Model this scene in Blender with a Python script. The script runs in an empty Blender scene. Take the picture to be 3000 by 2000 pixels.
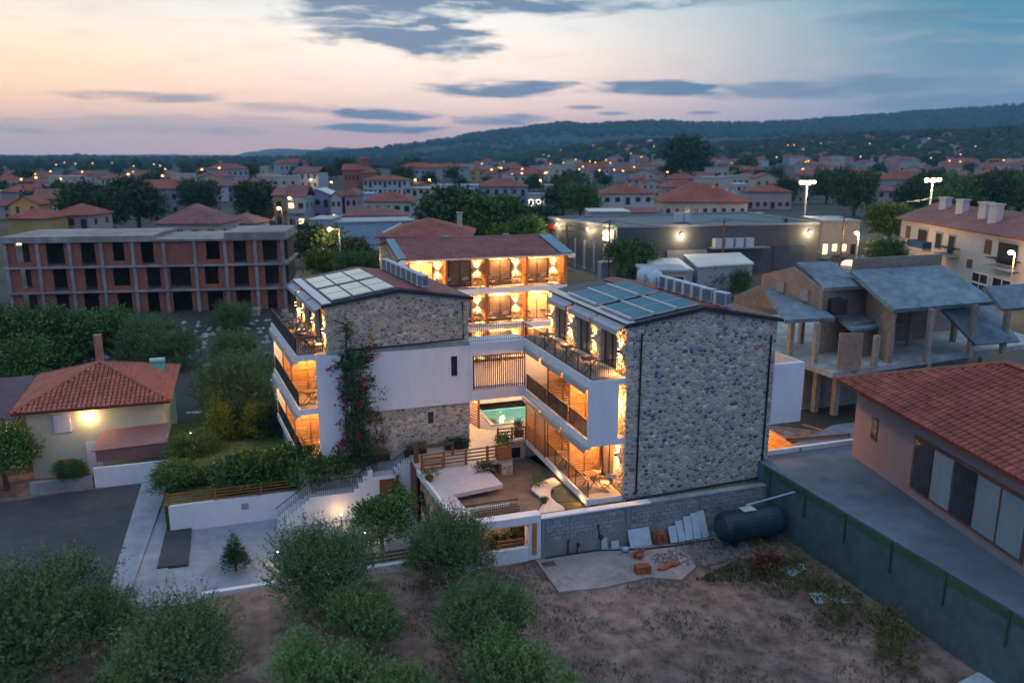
import bpy, math, random
import numpy as np
from mathutils import Vector, Matrix
S = bpy.context.scene
COL = S.collection
rad = math.radians
# ------------------------------------------------------------ camera
CAM = Vector((0, 0, 16.3)); F = 2333.0
PITCH = math.atan(540/2333.0); YAW = math.atan(790/math.hypot(2333, 540))
cam = bpy.data.cameras.new('camera'); co = bpy.data.objects.new('camera', cam); COL.objects.link(co)
co.location = CAM; co.rotation_euler = (math.pi/2-PITCH, 0, -YAW)
cam.lens = 28.0; cam.sensor_width = 36; cam.clip_end = 30000; cam.clip_start = .5
cam.dof.use_dof = True; cam.dof.focus_distance = 46; cam.dof.aperture_fstop = .23
S.camera = co
# ------------------------------------------------------------ world
W = bpy.data.worlds.new('World'); S.world = W; W.use_nodes = True
def build_world():
    nt = W.node_tree; N = nt.nodes; L = nt.links; N.clear()
    out = N.new('ShaderNodeOutputWorld'); bg = N.new('ShaderNodeBackground'); L.new(bg.outputs[0], out.inputs[0])
    tc = N.new('ShaderNodeTexCoord'); sep = N.new('ShaderNodeSeparateXYZ'); L.new(tc.outputs['Generated'], sep.inputs[0])
    def m(op, a, b=None, c=None, clamp=False):
        n = N.new('ShaderNodeMath'); n.operation = op; n.use_clamp = clamp
        for i, x in enumerate((a, b, c)):
            if x is None: continue
            if isinstance(x, (int, float)): n.inputs[i].default_value = x
            else: L.new(x, n.inputs[i])
        return n.outputs[0]
    X, Y, Z = sep.outputs
    def ramp(x, stops, mode='EASE'):
        n = N.new('ShaderNodeValToRGB'); n.color_ramp.interpolation = mode; e = n.color_ramp.elements
        while len(e) < len(stops): e.new(.5)
        for i, (p, c) in enumerate(stops): e[i].position = p; e[i].color = (*c, 1)
        L.new(x, n.inputs[0]); return n.outputs[0]
    def mix(f, a, b):
        n = N.new('ShaderNodeMix'); n.data_type = 'RGBA'
        if isinstance(f, (int, float)): n.inputs[0].default_value = f
        else: L.new(f, n.inputs[0])
        for i, x in ((6, a), (7, b)):
            if isinstance(x, tuple): n.inputs[i].default_value = (*x, 1)
            else: L.new(x, n.inputs[i])
        return n.outputs[2]
    az = m('ARCTAN2', X, Y)                       # 0 = +Y, positive to the right
    e = m('ARCSINE', Z)
    # azimuth of the afterglow: left of the frame centre
    ca, sa = math.cos(rad(SUN_AZ)), math.sin(rad(SUN_AZ))
    h = m('MAXIMUM', m('SQRT', m('ADD', m('MULTIPLY', X, X), m('MULTIPLY', Y, Y))), .001)
    dsun = m('DIVIDE', m('ADD', m('MULTIPLY', X, sa), m('MULTIPLY', Y, ca)), h)   # cos of azimuth difference
    adiff = m('ARCCOSINE', m('MULTIPLY', dsun, .9999))
    t = m('DIVIDE', adiff, math.pi)               # 0 sunward .. 1 antisolar
    ee = m('DIVIDE', e, math.pi/2)                # 0..1 of elevation
    glow = ramp(ee, [(0, (.66, .44, .38)), (.022, (.82, .54, .42)), (.045, (1.05, .64, .38)), (.07, (.98, .70, .48)), (.1, (.72, .66, .58)), (.13, (.50, .56, .58)), (.3, (.36, .46, .54)), (1, ZEN)], 'B_SPLINE')
    side = ramp(ee, [(0, (.92, .43, .35)), (.02, (.74, .47, .42)), (.045, (.92, .67, .54)), (.08, (.94, .79, .66)), (.11, (.66, .68, .67)), (.15, (.46, .55, .60)), (.3, (.30, .43, .54)), (1, ZEN)], 'B_SPLINE')
    right = ramp(ee, [(0, (.30, .27, .36)), (.03, (.19, .24, .34)), (.06, (.12, .23, .32)), (.09, (.06, .20, .28)), (.13, (.05, .20, .30)), (.3, (.10, .32, .48)), (1, ZEN)], 'B_SPLINE')
    back = ramp(ee, [(0, BACK), (.2, BACK), (.55, tuple((p+q)/2 for p, q in zip(BACK, ZEN))), (1, ZEN)])
    c = mix(ramp(t, [(.0, (0, 0, 0)), (.16, (1, 1, 1))]), glow, side)
    c = mix(ramp(t, [(.17, (0, 0, 0)), (.36, (1, 1, 1))]), c, right)
    c = mix(ramp(t, [(.38, (0, 0, 0)), (.6, (1, 1, 1))]), c, back)
    # clouds: stretched noise in azimuth / elevation, gathered in drawn-out banks
    def blob(a0, e0, wa, we, soft=1.0):
        q = m('ADD', m('POWER', m('DIVIDE', m('SUBTRACT', az, rad(a0)), rad(wa)), 2.0), m('POWER', m('DIVIDE', m('SUBTRACT', e, rad(e0)), rad(we)), 2.0))
        return m('SUBTRACT', 1.0, m('MULTIPLY', q, soft), None, True)
    cv = N.new('ShaderNodeCombineXYZ'); L.new(m('MULTIPLY', az, 8.0), cv.inputs[0]); L.new(m('MULTIPLY', e, 48.0), cv.inputs[1])
    nz = N.new('ShaderNodeTexNoise'); nz.inputs['Scale'].default_value = 1.35; nz.inputs['Detail'].default_value = 8; nz.inputs['Roughness'].default_value = .58
    nz.inputs['Distortion'].default_value = .35; L.new(cv.outputs[0], nz.inputs['Vector'])
    n1 = nz.outputs[0]
    tot = None
    for b, wgt in CLOUDS:
        x = m('MULTIPLY', ramp_f(N, L, m('ADD', blob(*b), m('MULTIPLY', m('SUBTRACT', n1, .5), 2.9)), .16, 1.05), m('MULTIPLY', min(1.0, wgt*.5), ramp_f(N, L, blob(*b), 0.0, .3)))
        tot = x if tot is None else m('ADD', tot, x, None)
    tot = m('MINIMUM', tot, .92)
    veil = m('MULTIPLY', ramp_f(N, L, n1, .46, .72), .30)
    ccol = mix(ramp(t, [(.0, (0, 0, 0)), (.3, (1, 1, 1))]), (.15, .18, .25), (.07, .15, .25))
    c = mix(m('MULTIPLY', veil, ramp_f(N, L, ee, .34, .05)), c, mix(t, (.62, .47, .42), (.12, .2, .3)))
    c = mix(tot, c, ccol)
    L.new(c, bg.inputs[0]); bg.inputs[1].default_value = SKY_STRENGTH
def ramp_f(N, L, x, a, b):
    n = N.new('ShaderNodeMapRange'); n.clamp = True; n.interpolation_type = 'SMOOTHSTEP'
    lo, hi, o0, o1 = (a, b, 0, 1) if a < b else (b, a, 1, 0)
    n.inputs[1].default_value = lo; n.inputs[2].default_value = hi; n.inputs[3].default_value = o0; n.inputs[4].default_value = o1
    L.new(x, n.inputs[0]); return n.outputs[0]
HAZE = .00013
YD = math.degrees(YAW)
SUN_AZ = YD-34; SKY_STRENGTH = .77
# (azimuth, elevation, half-width, half-height) in degrees, weight
CLOUDS = [((YD+a, e, w, h), k) for a, e, w, h, k in ((-9.0, 9.6, 8.5, 3.2, 2.8), (-5.2, 7.6, 5.5, 1.5, 2.6), (2, 10.7, 15, 1.9, 2.6), (-.5, 4.6, 7, .75, 2.2), (9.5, 4.45, 6.5, .7, 1.9), (20, 4.3, 11, .95, 1.3), (4.6, 3.3, 1.9, .22, 1.6), (7, 2.9, 1.6, .16, 1.5), (13, 2.9, 1.4, .16, 1.3),
    (-7.7, 2.85, 5.5, .55, 2.0), (-8.8, 1.9, 5.5, .45, 2.0), (-.5, 2.5, 5, .5, 1.6), (-15, 3.2, 5, .5, .9), (-23.5, 3.75, 6.5, .5, 1.3), (-22, 2.0, 15, .9, .6), (28, 3.2, 8, .7, 1.0), (25, 8.3, 6, .6, .7), (16, 9.9, 7, .6, .6))]
ZEN = (.46, .56, .70); BACK = (.22, .33, .60)
build_world()
W.cycles.sampling_method = 'MANUAL'; W.cycles.sample_map_resolution = 512
sun = bpy.data.lights.new('sun', 'SUN'); sun.energy = .12; sun.angle = rad(25); sun.color = (1, .55, .35)
so = bpy.data.objects.new('sun', sun); COL.objects.link(so); so.rotation_euler = (rad(86), 0, rad(-SUN_AZ+180))
S.view_settings.view_transform = 'Standard'; S.view_settings.look = 'None'; S.view_settings.exposure = .98; S.view_settings.gamma = 1
S.cycles.use_denoising = True; S.cycles.max_bounces = 5; S.cycles.diffuse_bounces = 3; S.cycles.glossy_bounces = 2; S.cycles.transmission_bounces = 4
S.cycles.transparent_max_bounces = 6; S.cycles.sample_clamp_indirect = 4; S.cycles.caustics_reflective = False; S.cycles.caustics_refractive = False

# ------------------------------------------------------------ where things stand
_cy, _sy, _cp, _sp = math.cos(YAW), math.sin(YAW), math.cos(PITCH), math.sin(PITCH)
FW = Vector((_sy*_cp, _cy*_cp, -_sp)); RT = Vector((_cy, -_sy, 0)); UP = Vector((_sy*_sp, _cy*_sp, _cp))
def _ray(u, v): return FW*F + RT*(u-1500) - UP*(v-1000)
def gz(u, v, z=0): r = _ray(u, v); return CAM + r*((z-CAM.z)/r.z)
def gy(u, v, y): r = _ray(u, v); return CAM + r*(y/r.y)
# ------------------------------------------------------------ materials
MATS = {}
def mat(name, col, rough=.8, var=.15, scale=3.0, bump=0.0, bscale=None, spec=.3, metal=0, col2=None, stretch=None, alpha=None, emit=None, attr=False, objrand=0):
    if name in MATS: return MATS[name]
    m = bpy.data.materials.new(name); m.use_nodes = True; nt = m.node_tree; N = nt.nodes; L = nt.links
    b = N['Principled BSDF']; b.inputs['Roughness'].default_value = rough; b.inputs['Specular IOR Level'].default_value = spec; b.inputs['Metallic'].default_value = metal
    if emit:
        b.inputs['Base Color'].default_value = (*col, 1); b.inputs['Emission Color'].default_value = (*col, 1); b.inputs['Emission Strength'].default_value = emit; MATS[name] = m; return m
    g = N.new('ShaderNodeNewGeometry'); vec = g.outputs['Position']
    if stretch:
        mp = N.new('ShaderNodeMapping'); mp.inputs['Scale'].default_value = stretch; L.new(vec, mp.inputs[0]); vec = mp.outputs[0]
    n = N.new('ShaderNodeTexNoise'); n.inputs['Scale'].default_value = scale; n.inputs['Detail'].default_value = 6; n.inputs['Roughness'].default_value = .6; L.new(vec, n.inputs['Vector'])
    mr = N.new('ShaderNodeMapRange'); mr.inputs[1].default_value = .3; mr.inputs[2].default_value = .7; mr.clamp = True; L.new(n.outputs[0], mr.inputs[0])
    mx = N.new('ShaderNodeMix'); mx.data_type = 'RGBA'; L.new(mr.outputs[0], mx.inputs[0])
    if attr:
        a = N.new('ShaderNodeAttribute'); a.attribute_name = 'Col'
        mm = []
        for k in (1-var, 1+var):
            q = N.new('ShaderNodeMix'); q.data_type = 'RGBA'; q.blend_type = 'MULTIPLY'; q.inputs[0].default_value = 1; L.new(a.outputs['Color'], q.inputs[6]); q.inputs[7].default_value = (k, k, k, 1); mm.append(q)
        L.new(mm[0].outputs[2], mx.inputs[6]); L.new(mm[1].outputs[2], mx.inputs[7])
    else:
        c2 = col2 or tuple(min(1, x*(1+var)) for x in col); c1 = col if col2 else tuple(x*(1-var) for x in col)
        mx.inputs[6].default_value = (*c1, 1); mx.inputs[7].default_value = (*c2, 1)
    res = mx.outputs[2]
    # a second, broad stain layer so that no surface is even
    n2 = N.new('ShaderNodeTexNoise'); n2.inputs['Scale'].default_value = scale*.17+.05; n2.inputs['Detail'].default_value = 3; L.new(g.outputs['Position'], n2.inputs['Vector'])
    r2 = N.new('ShaderNodeMapRange'); r2.inputs[1].default_value = .3; r2.inputs[2].default_value = .7; r2.inputs[3].default_value = 1-var*.8; r2.inputs[4].default_value = 1+var*.5; L.new(n2.outputs[0], r2.inputs[0])
    h = N.new('ShaderNodeHueSaturation'); L.new(r2.outputs[0], h.inputs['Value']); L.new(res, h.inputs['Color'])
    if objrand:
        oi = N.new('ShaderNodeObjectInfo'); r3 = N.new('ShaderNodeMapRange'); r3.inputs[3].default_value = 1-objrand; r3.inputs[4].default_value = 1+objrand; L.new(oi.outputs['Random'], r3.inputs[0])
        h2 = N.new('ShaderNodeHueSaturation'); L.new(r3.outputs[0], h2.inputs['Value']); L.new(h.outputs[0], h2.inputs['Color']); h = h2
    L.new(h.outputs[0], b.inputs['Base Color'])
    if bump:
        nb = N.new('ShaderNodeTexNoise'); nb.inputs['Scale'].default_value = bscale or scale*3; nb.inputs['Detail'].default_value = 5; L.new(vec, nb.inputs['Vector'])
        bp = N.new('ShaderNodeBump'); bp.inputs['Strength'].default_value = min(1, bump*8); bp.inputs['Distance'].default_value = bump; L.new(nb.outputs[0], bp.inputs['Height']); L.new(bp.outputs[0], b.inputs['Normal'])
    if alpha is not None: b.inputs['Alpha'].default_value = alpha
    MATS[name] = m; return m
def leafmat(name, c1, c2, scale=1.2):
    m = mat(name, c1, .65, .2, scale, col2=c2, spec=.25, objrand=.12); b = m.node_tree.nodes['Principled BSDF']
    return m
WHITE = mat('white_plaster', (.70, .68, .69), .85, .05, 2.0, .004, 30, col2=(.76, .75, .77), stretch=(2, 2, .4))
CREAM = mat('cream_plaster', (.66, .6, .5), .85, .07, 2, .004, 30)
MORTAR = mat('mortar', (.50, .48, .46), .95, .12, 6, .01, 40)
STONE = mat('stone', (1, 1, 1), .85, .18, 9, .008, 35, attr=True)
CONC = mat('concrete', (.34, .34, .33), .9, .3, 1.1, .006, 14)
CONC_D = mat('old_concrete', (.24, .25, .25), .9, .22, 1.3, .008, 14)
BLOCK = mat('cement_block', (.27, .29, .30), .95, .2, 5, .008, 40, objrand=.14)
WOOD = mat('stained_wood', (.30, .12, .045), .6, .3, 4, .003, 20, stretch=(1, 1, 7))
WOODP = mat('warm_wood', (.42, .20, .075), .55, .22, 4, .003, 20, stretch=(1, 1, 9))
DWOOD = mat('dark_wood', (.16, .07, .045), .6, .3, 4, .003, 20, stretch=(1, 1, 7))
BLACK = mat('black_metal', (.018, .018, .02), .45, .2, 5)
DARKM = mat('dark_fascia', (.035, .033, .04), .5, .2, 4)
GREYM = mat('grey_metal', (.3, .31, .33), .5, .15, 3, metal=.2)
PANEM = mat('curtained_glass', (.17, .12, .095), .25, .3, 6, stretch=(9, 9, .5), spec=.5)
GLASSD = mat('dark_glass', (.03, .035, .045), .12, .3, 2, spec=.6)
VOID = mat('unlit_interior', (.03, .03, .03), .9, .2, 2)
TILE = mat('clay_tile', (.36, .115, .075), .8, .25, 5, .004, 30, objrand=.16)
TILEP = mat('faded_clay_tile', (.33, .13, .12), .8, .25, 5, .004, 30, objrand=.16)
TILEB = mat('roof_base', (.16, .06, .045), .9, .2, 3)
CANVAS = mat('canvas', (.52, .47, .40), .85, .1, 8)
LAMPM = mat('lamp_glow', (1, .62, .25), emit=14)
LAMPW = mat('white_lamp_glow', (1, .78, .48), emit=16)
LAMPC = mat('cool_lamp_glow', (1, .70, .36), emit=3.2)
GLAZED = mat('solar_glass_cream_reflection', (.50, .46, .37), .18, .06, 2, spec=.6)  # cream of the reflected warm sky is put into the base colour
GLAZEB = mat('solar_glass_teal_reflection', (.045, .17, .22), .5, .08, 2, spec=.12)  # teal sky reflection painted as base colour, with the real gloss kept low
ALU = mat('aluminium', (.55, .53, .52), .45, .08, 5, metal=.3)
# ------------------------------------------------------------ meshes
class MB:
    def __init__(s): s.v = []; s.f = []; s.m = []; s.cur = 0
    def add(s, vs, fs):
        n = len(s.v); s.v += [tuple(p) for p in vs]; s.f += [tuple(i+n for i in f) for f in fs]; s.m += [s.cur]*len(fs); return s
    def box(s, x0, x1, y0, y1, z0, z1):
        return s.add([(x0, y0, z0), (x1, y0, z0), (x1, y1, z0), (x0, y1, z0), (x0, y0, z1), (x1, y0, z1), (x1, y1, z1), (x0, y1, z1)],
                     [(0, 3, 2, 1), (4, 5, 6, 7), (0, 1, 5, 4), (1, 2, 6, 5), (2, 3, 7, 6), (3, 0, 4, 7)])
    def bar(s, a, b, w, h=None):
        a = Vector(a); b = Vector(b); h = h or w; d = (b-a).normalized(); r = Vector((0, 0, 1)) if abs(d.z) < .9 else Vector((0, 1, 0))
        x = d.cross(r).normalized()*w/2; y = x.cross(d).normalized()*h/2; vs = []
        for p in (a, b): vs += [p-x-y, p+x-y, p+x+y, p-x+y]
        return s.add(vs, [(0, 1, 2, 3), (7, 6, 5, 4), (0, 4, 5, 1), (1, 5, 6, 2), (2, 6, 7, 3), (3, 7, 4, 0)])
    def tube(s, pts, r, n=6):
        pts = [Vector(p) for p in pts]; vs = []; fs = []
        rr = r if isinstance(r, (list, tuple)) else [r]*len(pts)
        for i, p in enumerate(pts):
            d = (pts[min(i+1, len(pts)-1)]-pts[max(i-1, 0)]).normalized(); q = Vector((0, 0, 1)) if abs(d.z) < .9 else Vector((1, 0, 0))
            x = d.cross(q).normalized(); y = x.cross(d)
            for k in range(n): a = 2*math.pi*k/n; vs.append(p+(x*math.cos(a)+y*math.sin(a))*rr[i])
            if i: fs += [((i-1)*n+k, (i-1)*n+(k+1) % n, i*n+(k+1) % n, i*n+k) for k in range(n)]
        fs += [tuple(range(n))[::-1], tuple(range((len(pts)-1)*n, len(pts)*n))]
        return s.add(vs, fs)
    def prism(s, poly, z0, z1):
        n = len(poly); vs = [(x, y, z0) for x, y in poly]+[(x, y, z1) for x, y in poly]
        return s.add(vs, [tuple(range(n))[::-1], tuple(range(n, 2*n))]+[(i, (i+1) % n, n+(i+1) % n, n+i) for i in range(n)])
    def prismy(s, poly, y0, y1):
        n = len(poly); vs = [(x, y0, z) for x, z in poly]+[(x, y1, z) for x, z in poly]
        return s.add(vs, [tuple(range(n)), tuple(range(n, 2*n))[::-1]]+[(i, n+i, n+(i+1) % n, (i+1) % n) for i in range(n)])
    def slab(s, pts, t):
        pts = [Vector(p) for p in pts]; n = len(pts); nn = (pts[1]-pts[0]).cross(pts[2]-pts[0]).normalized()
        if nn.z < 0: nn = -nn; pts = pts[::-1]
        vs = [p-nn*t for p in pts]+pts
        return s.add(vs, [tuple(range(n))[::-1], tuple(range(n, 2*n))]+[(i, (i+1) % n, n+(i+1) % n, n+i) for i in range(n)])
    def dome(s, c, rx, rz, n=10, m=4, flip=1):
        vs = []; fs = []
        for j in range(m+1):
            t = math.pi/2*j/m
            for k in range(n): a = 2*math.pi*k/n; vs.append((c[0]+rx*math.cos(t)*math.cos(a), c[1]+rx*math.cos(t)*math.sin(a), c[2]+flip*rz*math.sin(t)))
        for j in range(m): fs += [(j*n+k, j*n+(k+1) % n, (j+1)*n+(k+1) % n, (j+1)*n+k) for k in range(n)]
        return s.add(vs, fs)
    def ball(s, c, r, n=8, m=6, sz=1):
        vs = []; fs = []
        for j in range(m+1):
            t = math.pi*j/m-math.pi/2
            for k in range(n): a = 2*math.pi*k/n; vs.append((c[0]+r*math.cos(t)*math.cos(a), c[1]+r*math.cos(t)*math.sin(a), c[2]+r*sz*math.sin(t)))
        for j in range(m): fs += [(j*n+k, j*n+(k+1) % n, (j+1)*n+(k+1) % n, (j+1)*n+k) for k in range(n)]
        return s.add(vs, fs)
    def mapped(s, fn): s.v = [tuple(fn(*p)) for p in s.v]; return s
    def mesh(s, name, mats):
        me = bpy.data.meshes.new(name); me.from_pydata(s.v, [], s.f)
        for q in (mats if isinstance(mats, (list, tuple)) else [mats]): me.materials.append(q)
        if any(s.m): me.polygons.foreach_set('material_index', s.m)
        return me
    def obj(s, name, mats, parent=None, world=True, **k): return link(name, s.mesh(name, mats), parent, world, **k)
def link(name, me, parent=None, world=True, label=None, cat=None, group=None, kind=None, loc=None, rot=None, scale=None):
    o = bpy.data.objects.new(name, me); COL.objects.link(o)
    if parent:
        o.parent = parent
        if world: o.matrix_parent_inverse = PINV(parent)
    if loc is not None: o.location = loc
    if rot is not None: o.rotation_euler = rot
    if scale is not None: o.scale = scale
    if label: o['label'] = label
    if cat: o['category'] = cat
    if group: o['group'] = group
    if kind: o['kind'] = kind
    return o
def WM(o):
    m = Matrix.LocRotScale(o.location, o.rotation_euler, o.scale)
    return WM(o.parent) @ o.matrix_parent_inverse @ m if o.parent else m
def PINV(p): return WM(p).inverted()
def thing(name, label, cat, loc=(0, 0, 0), rz=0, group=None, sc=1):
    o = bpy.data.objects.new(name, None); COL.objects.link(o); o.location = loc; o.rotation_euler = (0, 0, rz); o.scale = (sc, sc, sc)
    o['label'] = label; o['category'] = cat
    if group: o['group'] = group
    return o
KIDS = {}
def dup(root, loc, rz=0, label=None, group=None, sc=None, me=None):
    src = [root]
    def cp(o, par):
        c = o.copy(); COL.objects.link(c)
        if par: c.parent = par
        for ch in KIDMAP.get(o.name, []): cp(ch, c)
        return c
    if not KIDMAP or root.name not in KIDMAP: index_kids(root)
    r = cp(root, None); r.location = loc; r.rotation_euler = (0, 0, rz)
    if sc is not None: r.scale = (sc, sc, sc) if isinstance(sc, (int, float)) else sc
    if label: r['label'] = label
    if group: r['group'] = group
    return r
KIDMAP = {}
def index_kids(root):
    KIDMAP[root.name] = list(root.children)
    for c in root.children: index_kids(c)
def light(name, kind, loc, power, color, parent=None, size=.05, spot=None, tgt=None, blend=.6):
    l = bpy.data.lights.new(name, kind); l.energy = power; l.color = color
    if kind == 'SPOT': l.spot_size = rad(spot); l.spot_blend = blend
    l.shadow_soft_size = size
    o = bpy.data.objects.new(name, l); COL.objects.link(o)
    if parent: o.parent = parent; o.matrix_parent_inverse = PINV(parent)
    o.location = loc
    if tgt is not None: o.rotation_euler = Vector(tgt).to_track_quat('-Z', 'Y').to_euler()
    return o
UC = MB().box(-.5, .5, -.5, .5, -.5, .5)
_cube = {}
def cube(m):
    if m.name not in _cube: _cube[m.name] = UC.mesh('block', m)
    return _cube[m.name]
def brick(name, m, parent, c, size, rz=0):   # one small box-shaped piece that shares its mesh with its like
    return link(name, cube(m), parent, True, loc=c, scale=size, rot=(0, 0, rz))
# ------------------------------------------------------------ rubble stone walling
def clip(poly, a, b, c):     # keep a*x+b*y <= c
    out = []; n = len(poly)
    for i in range(n):
        p, q = poly[i], poly[(i+1) % n]; dp = a*p[0]+b*p[1]-c; dq = a*q[0]+b*q[1]-c
        if dp <= 0: out.append(p)
        if (dp < 0 < dq) or (dq < 0 < dp): t = dp/(dp-dq); out.append((p[0]+t*(q[0]-p[0]), p[1]+t*(q[1]-p[1])))
    return out
PAL_BUFF = [((.54, .39, .23), 5), ((.46, .32, .19), 4), ((.60, .48, .33), 4), ((.34, .25, .18), 3), ((.22, .19, .16), 1.6), ((.46, .26, .14), 2), ((.18, .17, .18), .4)]
PAL_GREY = [((.50, .43, .34), 5), ((.40, .37, .33), 4), ((.46, .35, .23), 4), ((.28, .27, .26), 2.5), ((.16, .175, .19), 2), ((.31, .22, .18), 2), ((.09, .11, .15), 1.0), ((.56, .50, .42), 3)]
def stones(parent, O, U, N, poly, size=.3, nparts=300, pal=PAL_BUFF, depth=.04, seed=1, holes=(), warp=1.25, fn=None):
    rs = random.Random(seed); O = Vector(O); U = Vector(U); N = Vector(N); V = Vector((0, 0, 1))
    xs = [p[0] for p in poly]; ys = [p[1] for p in poly]; x0, x1, y0, y1 = min(xs), max(xs), min(ys), max(ys)
    sx = size*warp; sy = size/warp; nx = int((x1-x0)/sx)+3; ny = int((y1-y0)/sy)+3
    P = {(i, j): (x0+(i-1+.5*(j % 2)+rs.uniform(-.49, .49))*sx, y0+(j-1+rs.uniform(-.49, .49))*sy) for i in range(nx+1) for j in range(ny+1)}
    for kk in list(P):
        if rs.random() < .13: del P[kk]
    w = warp*warp; cells = []
    ed = []
    n = len(poly); area = sum(poly[i][0]*poly[(i+1) % n][1]-poly[(i+1) % n][0]*poly[i][1] for i in range(n))
    for i in range(n):
        p, q = poly[i], poly[(i+1) % n]; a, b = (q[1]-p[1]), -(q[0]-p[0])
        if area < 0: a, b = -a, -b
        ed.append((a, b, a*p[0]+b*p[1]))
    for (i, j), c in P.items():
        pg = [(c[0]-2*sx, c[1]-2*sy), (c[0]+2*sx, c[1]-2*sy), (c[0]+2*sx, c[1]+2*sy), (c[0]-2*sx, c[1]+2*sy)]
        for di in (-2, -1, 0, 1, 2):
            for dj in (-2, -1, 0, 1, 2):
                q = P.get((i+di, j+dj))
                if q is None or (di == 0 and dj == 0): continue
                a = (q[0]-c[0])/w; b = (q[1]-c[1])*w
                pg = clip(pg, a, b, a*(c[0]+q[0])/2+b*(c[1]+q[1])/2)
                if len(pg) < 3: break
            if len(pg) < 3: break
        for e in ed:
            if len(pg) >= 3: pg = clip(pg, *e)
        if len(pg) < 3: continue
        cx = sum(p[0] for p in pg)/len(pg); cy = sum(p[1] for p in pg)/len(pg); dead = False
        for h0, h1, v0, v1 in holes:
            ds = [(h0-cx, (1, 0, h0)), (cx-h1, (-1, 0, -h1)), (v0-cy, (0, 1, v0)), (cy-v1, (0, -1, -v1))]
            dm = max(ds, key=lambda t: t[0])
            if dm[0] <= 0: dead = True; break
            pg = clip(pg, *dm[1])
            if len(pg) < 3: dead = True; break
        if dead: continue
        A = abs(sum(pg[k][0]*pg[(k+1) % len(pg)][1]-pg[(k+1) % len(pg)][0]*pg[k][1] for k in range(len(pg))))/2
        if A < .12*sx*sy: continue
        cells.append((pg, A))
    tot = sum(x[1] for x in pal); out = []
    for pg, A in cells:
        cx = sum(p[0] for p in pg)/len(pg); cy = sum(p[1] for p in pg)/len(pg); r = math.sqrt(A/math.pi); k1 = 1-.026/r; k2 = k1-.028/r-.05; d = depth*rs.uniform(.55, 1.2)
        # cut the sharp corners once so that the stones look worn
        pr = []
        for k in range(len(pg)):
            a, b = pg[k], pg[(k+1) % len(pg)]; pr += [(a[0]*.78+b[0]*.22, a[1]*.78+b[1]*.22), (a[0]*.22+b[0]*.78, a[1]*.22+b[1]*.78)]
        m = len(pr); vs = []
        for kk, dd in ((k1, 0), (k1, d*.6), (k2, d)):
            for p in pr: q = O+U*(cx+(p[0]-cx)*kk)+V*(cy+(p[1]-cy)*kk)+N*dd; vs.append(fn(*q) if fn else tuple(q))
        fs = [(a*m+i, a*m+(i+1) % m, (a+1)*m+(i+1) % m, (a+1)*m+i) for a in (0, 1) for i in range(m)]+[tuple(range(2*m, 3*m))]
        t = rs.uniform(0, tot)
        for col, wt in pal:
            t -= wt
            if t <= 0: break
        f = rs.uniform(.75, 1.25); out.append((A, vs, fs, (col[0]*f, col[1]*f, col[2]*f)))
    out.sort(key=lambda t: -t[0])
    def mk(lst):
        me = bpy.data.meshes.new('stone'); V2 = []; F2 = []; C2 = []
        for A, vs, fs, c in lst:
            n = len(V2); V2 += vs; F2 += [tuple(i+n for i in f) for f in fs]; C2 += [c]*sum(len(f) for f in fs)
        me.from_pydata(V2, [], F2); me.materials.append(STONE)
        at = me.color_attributes.new('Col', 'FLOAT_COLOR', 'CORNER'); arr = np.ones((len(C2), 4), np.float32); arr[:, :3] = np.array(C2, np.float32); at.data.foreach_set('color', arr.ravel()); return me
    for it in out[:nparts]: link('stone', mk([it]), parent)
    if out[nparts:]: link('stone', mk(out[nparts:]), parent, kind='stuff')
# ================================================================ furniture prototypes
def make_chair():
    t = thing('folding_chair', 'canvas folding chair', 'chair')
    b = MB()
    for y in (-.24, .24):
        b.bar((-.25, y, 0), (.25, y, .44), .03); b.bar((.25, y, 0), (-.25, y, .44), .03)
        b.bar((-.25, y, .42), (-.3, y, .88), .03); b.bar((-.28, y, .64), (.25, y, .64), .04, .02); b.bar((.22, y, .44), (.22, y, .64), .03)
    b.obj('frame', WOOD, t)
    MB().box(-.25, .25, -.24, .24, .43, .45).obj('seat', CANVAS, t); b = MB(); b.bar((-.27, 0, .66), (-.3, 0, .9), .5, .015).obj('backrest', CANVAS, t)
    return t
def make_table():
    t = thing('folding_table', 'wooden folding table', 'table')
    b = MB()
    for k in range(6): b.box(-.33, .33, -.33+k*.112, -.33+k*.112+.1, .70, .725)
    b.obj('table_top', DWOOD, t)
    for y in (-.26, .26):
        l = MB(); l.bar((-.3, y, 0), (.3, y, .7), .035, .025).obj('leg', DWOOD, t); l = MB(); l.bar((.3, y*.9, 0), (-.3, y*.9, .7), .035, .025).obj('leg', DWOOD, t)
    return t
CHAIR0 = make_chair(); TABLE0 = make_table(); _used = {}
def furn(proto, loc, rz, label, group):
    if not _used.get(proto.name):
        _used[proto.name] = 1; index_kids(proto); proto.location = loc; proto.rotation_euler = (0, 0, rz); proto['label'] = label; proto['group'] = group; return proto
    return dup(proto, loc, rz, label, group)
LV = random.Random(2); WARM = (1, .50, .16); WARM2 = (1, .60, .26)
def wall_lamp(parent, p, n, power, floor_z):
    """up-and-down wall lamp: a short black drum with a glowing mouth at both ends"""
    p = Vector(p); n = Vector(n); c = p+n*.09
    b = MB(); b.tube([c-Vector((0, 0, .09)), c+Vector((0, 0, .09))], .055, 8); b.bar(p, c, .04)
    o = b.obj('wall_lamp', BLACK, parent)
    g = MB(); g.tube([c+Vector((0, 0, .092)), c+Vector((0, 0, .104))], .048, 8); g.tube([c-Vector((0, 0, .104)), c-Vector((0, 0, .092))], .048, 8); g.obj('bulb', LAMPM, o)
    for s in (1, -1):
        light('lamp_beam', 'SPOT', c+Vector((0, 0, s*.13))+n*.03, power*4.4*LV.uniform(.6, 1.25), WARM, parent, .03, 120, (-n.x*.22, -n.y*.22, s), 1)
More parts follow.
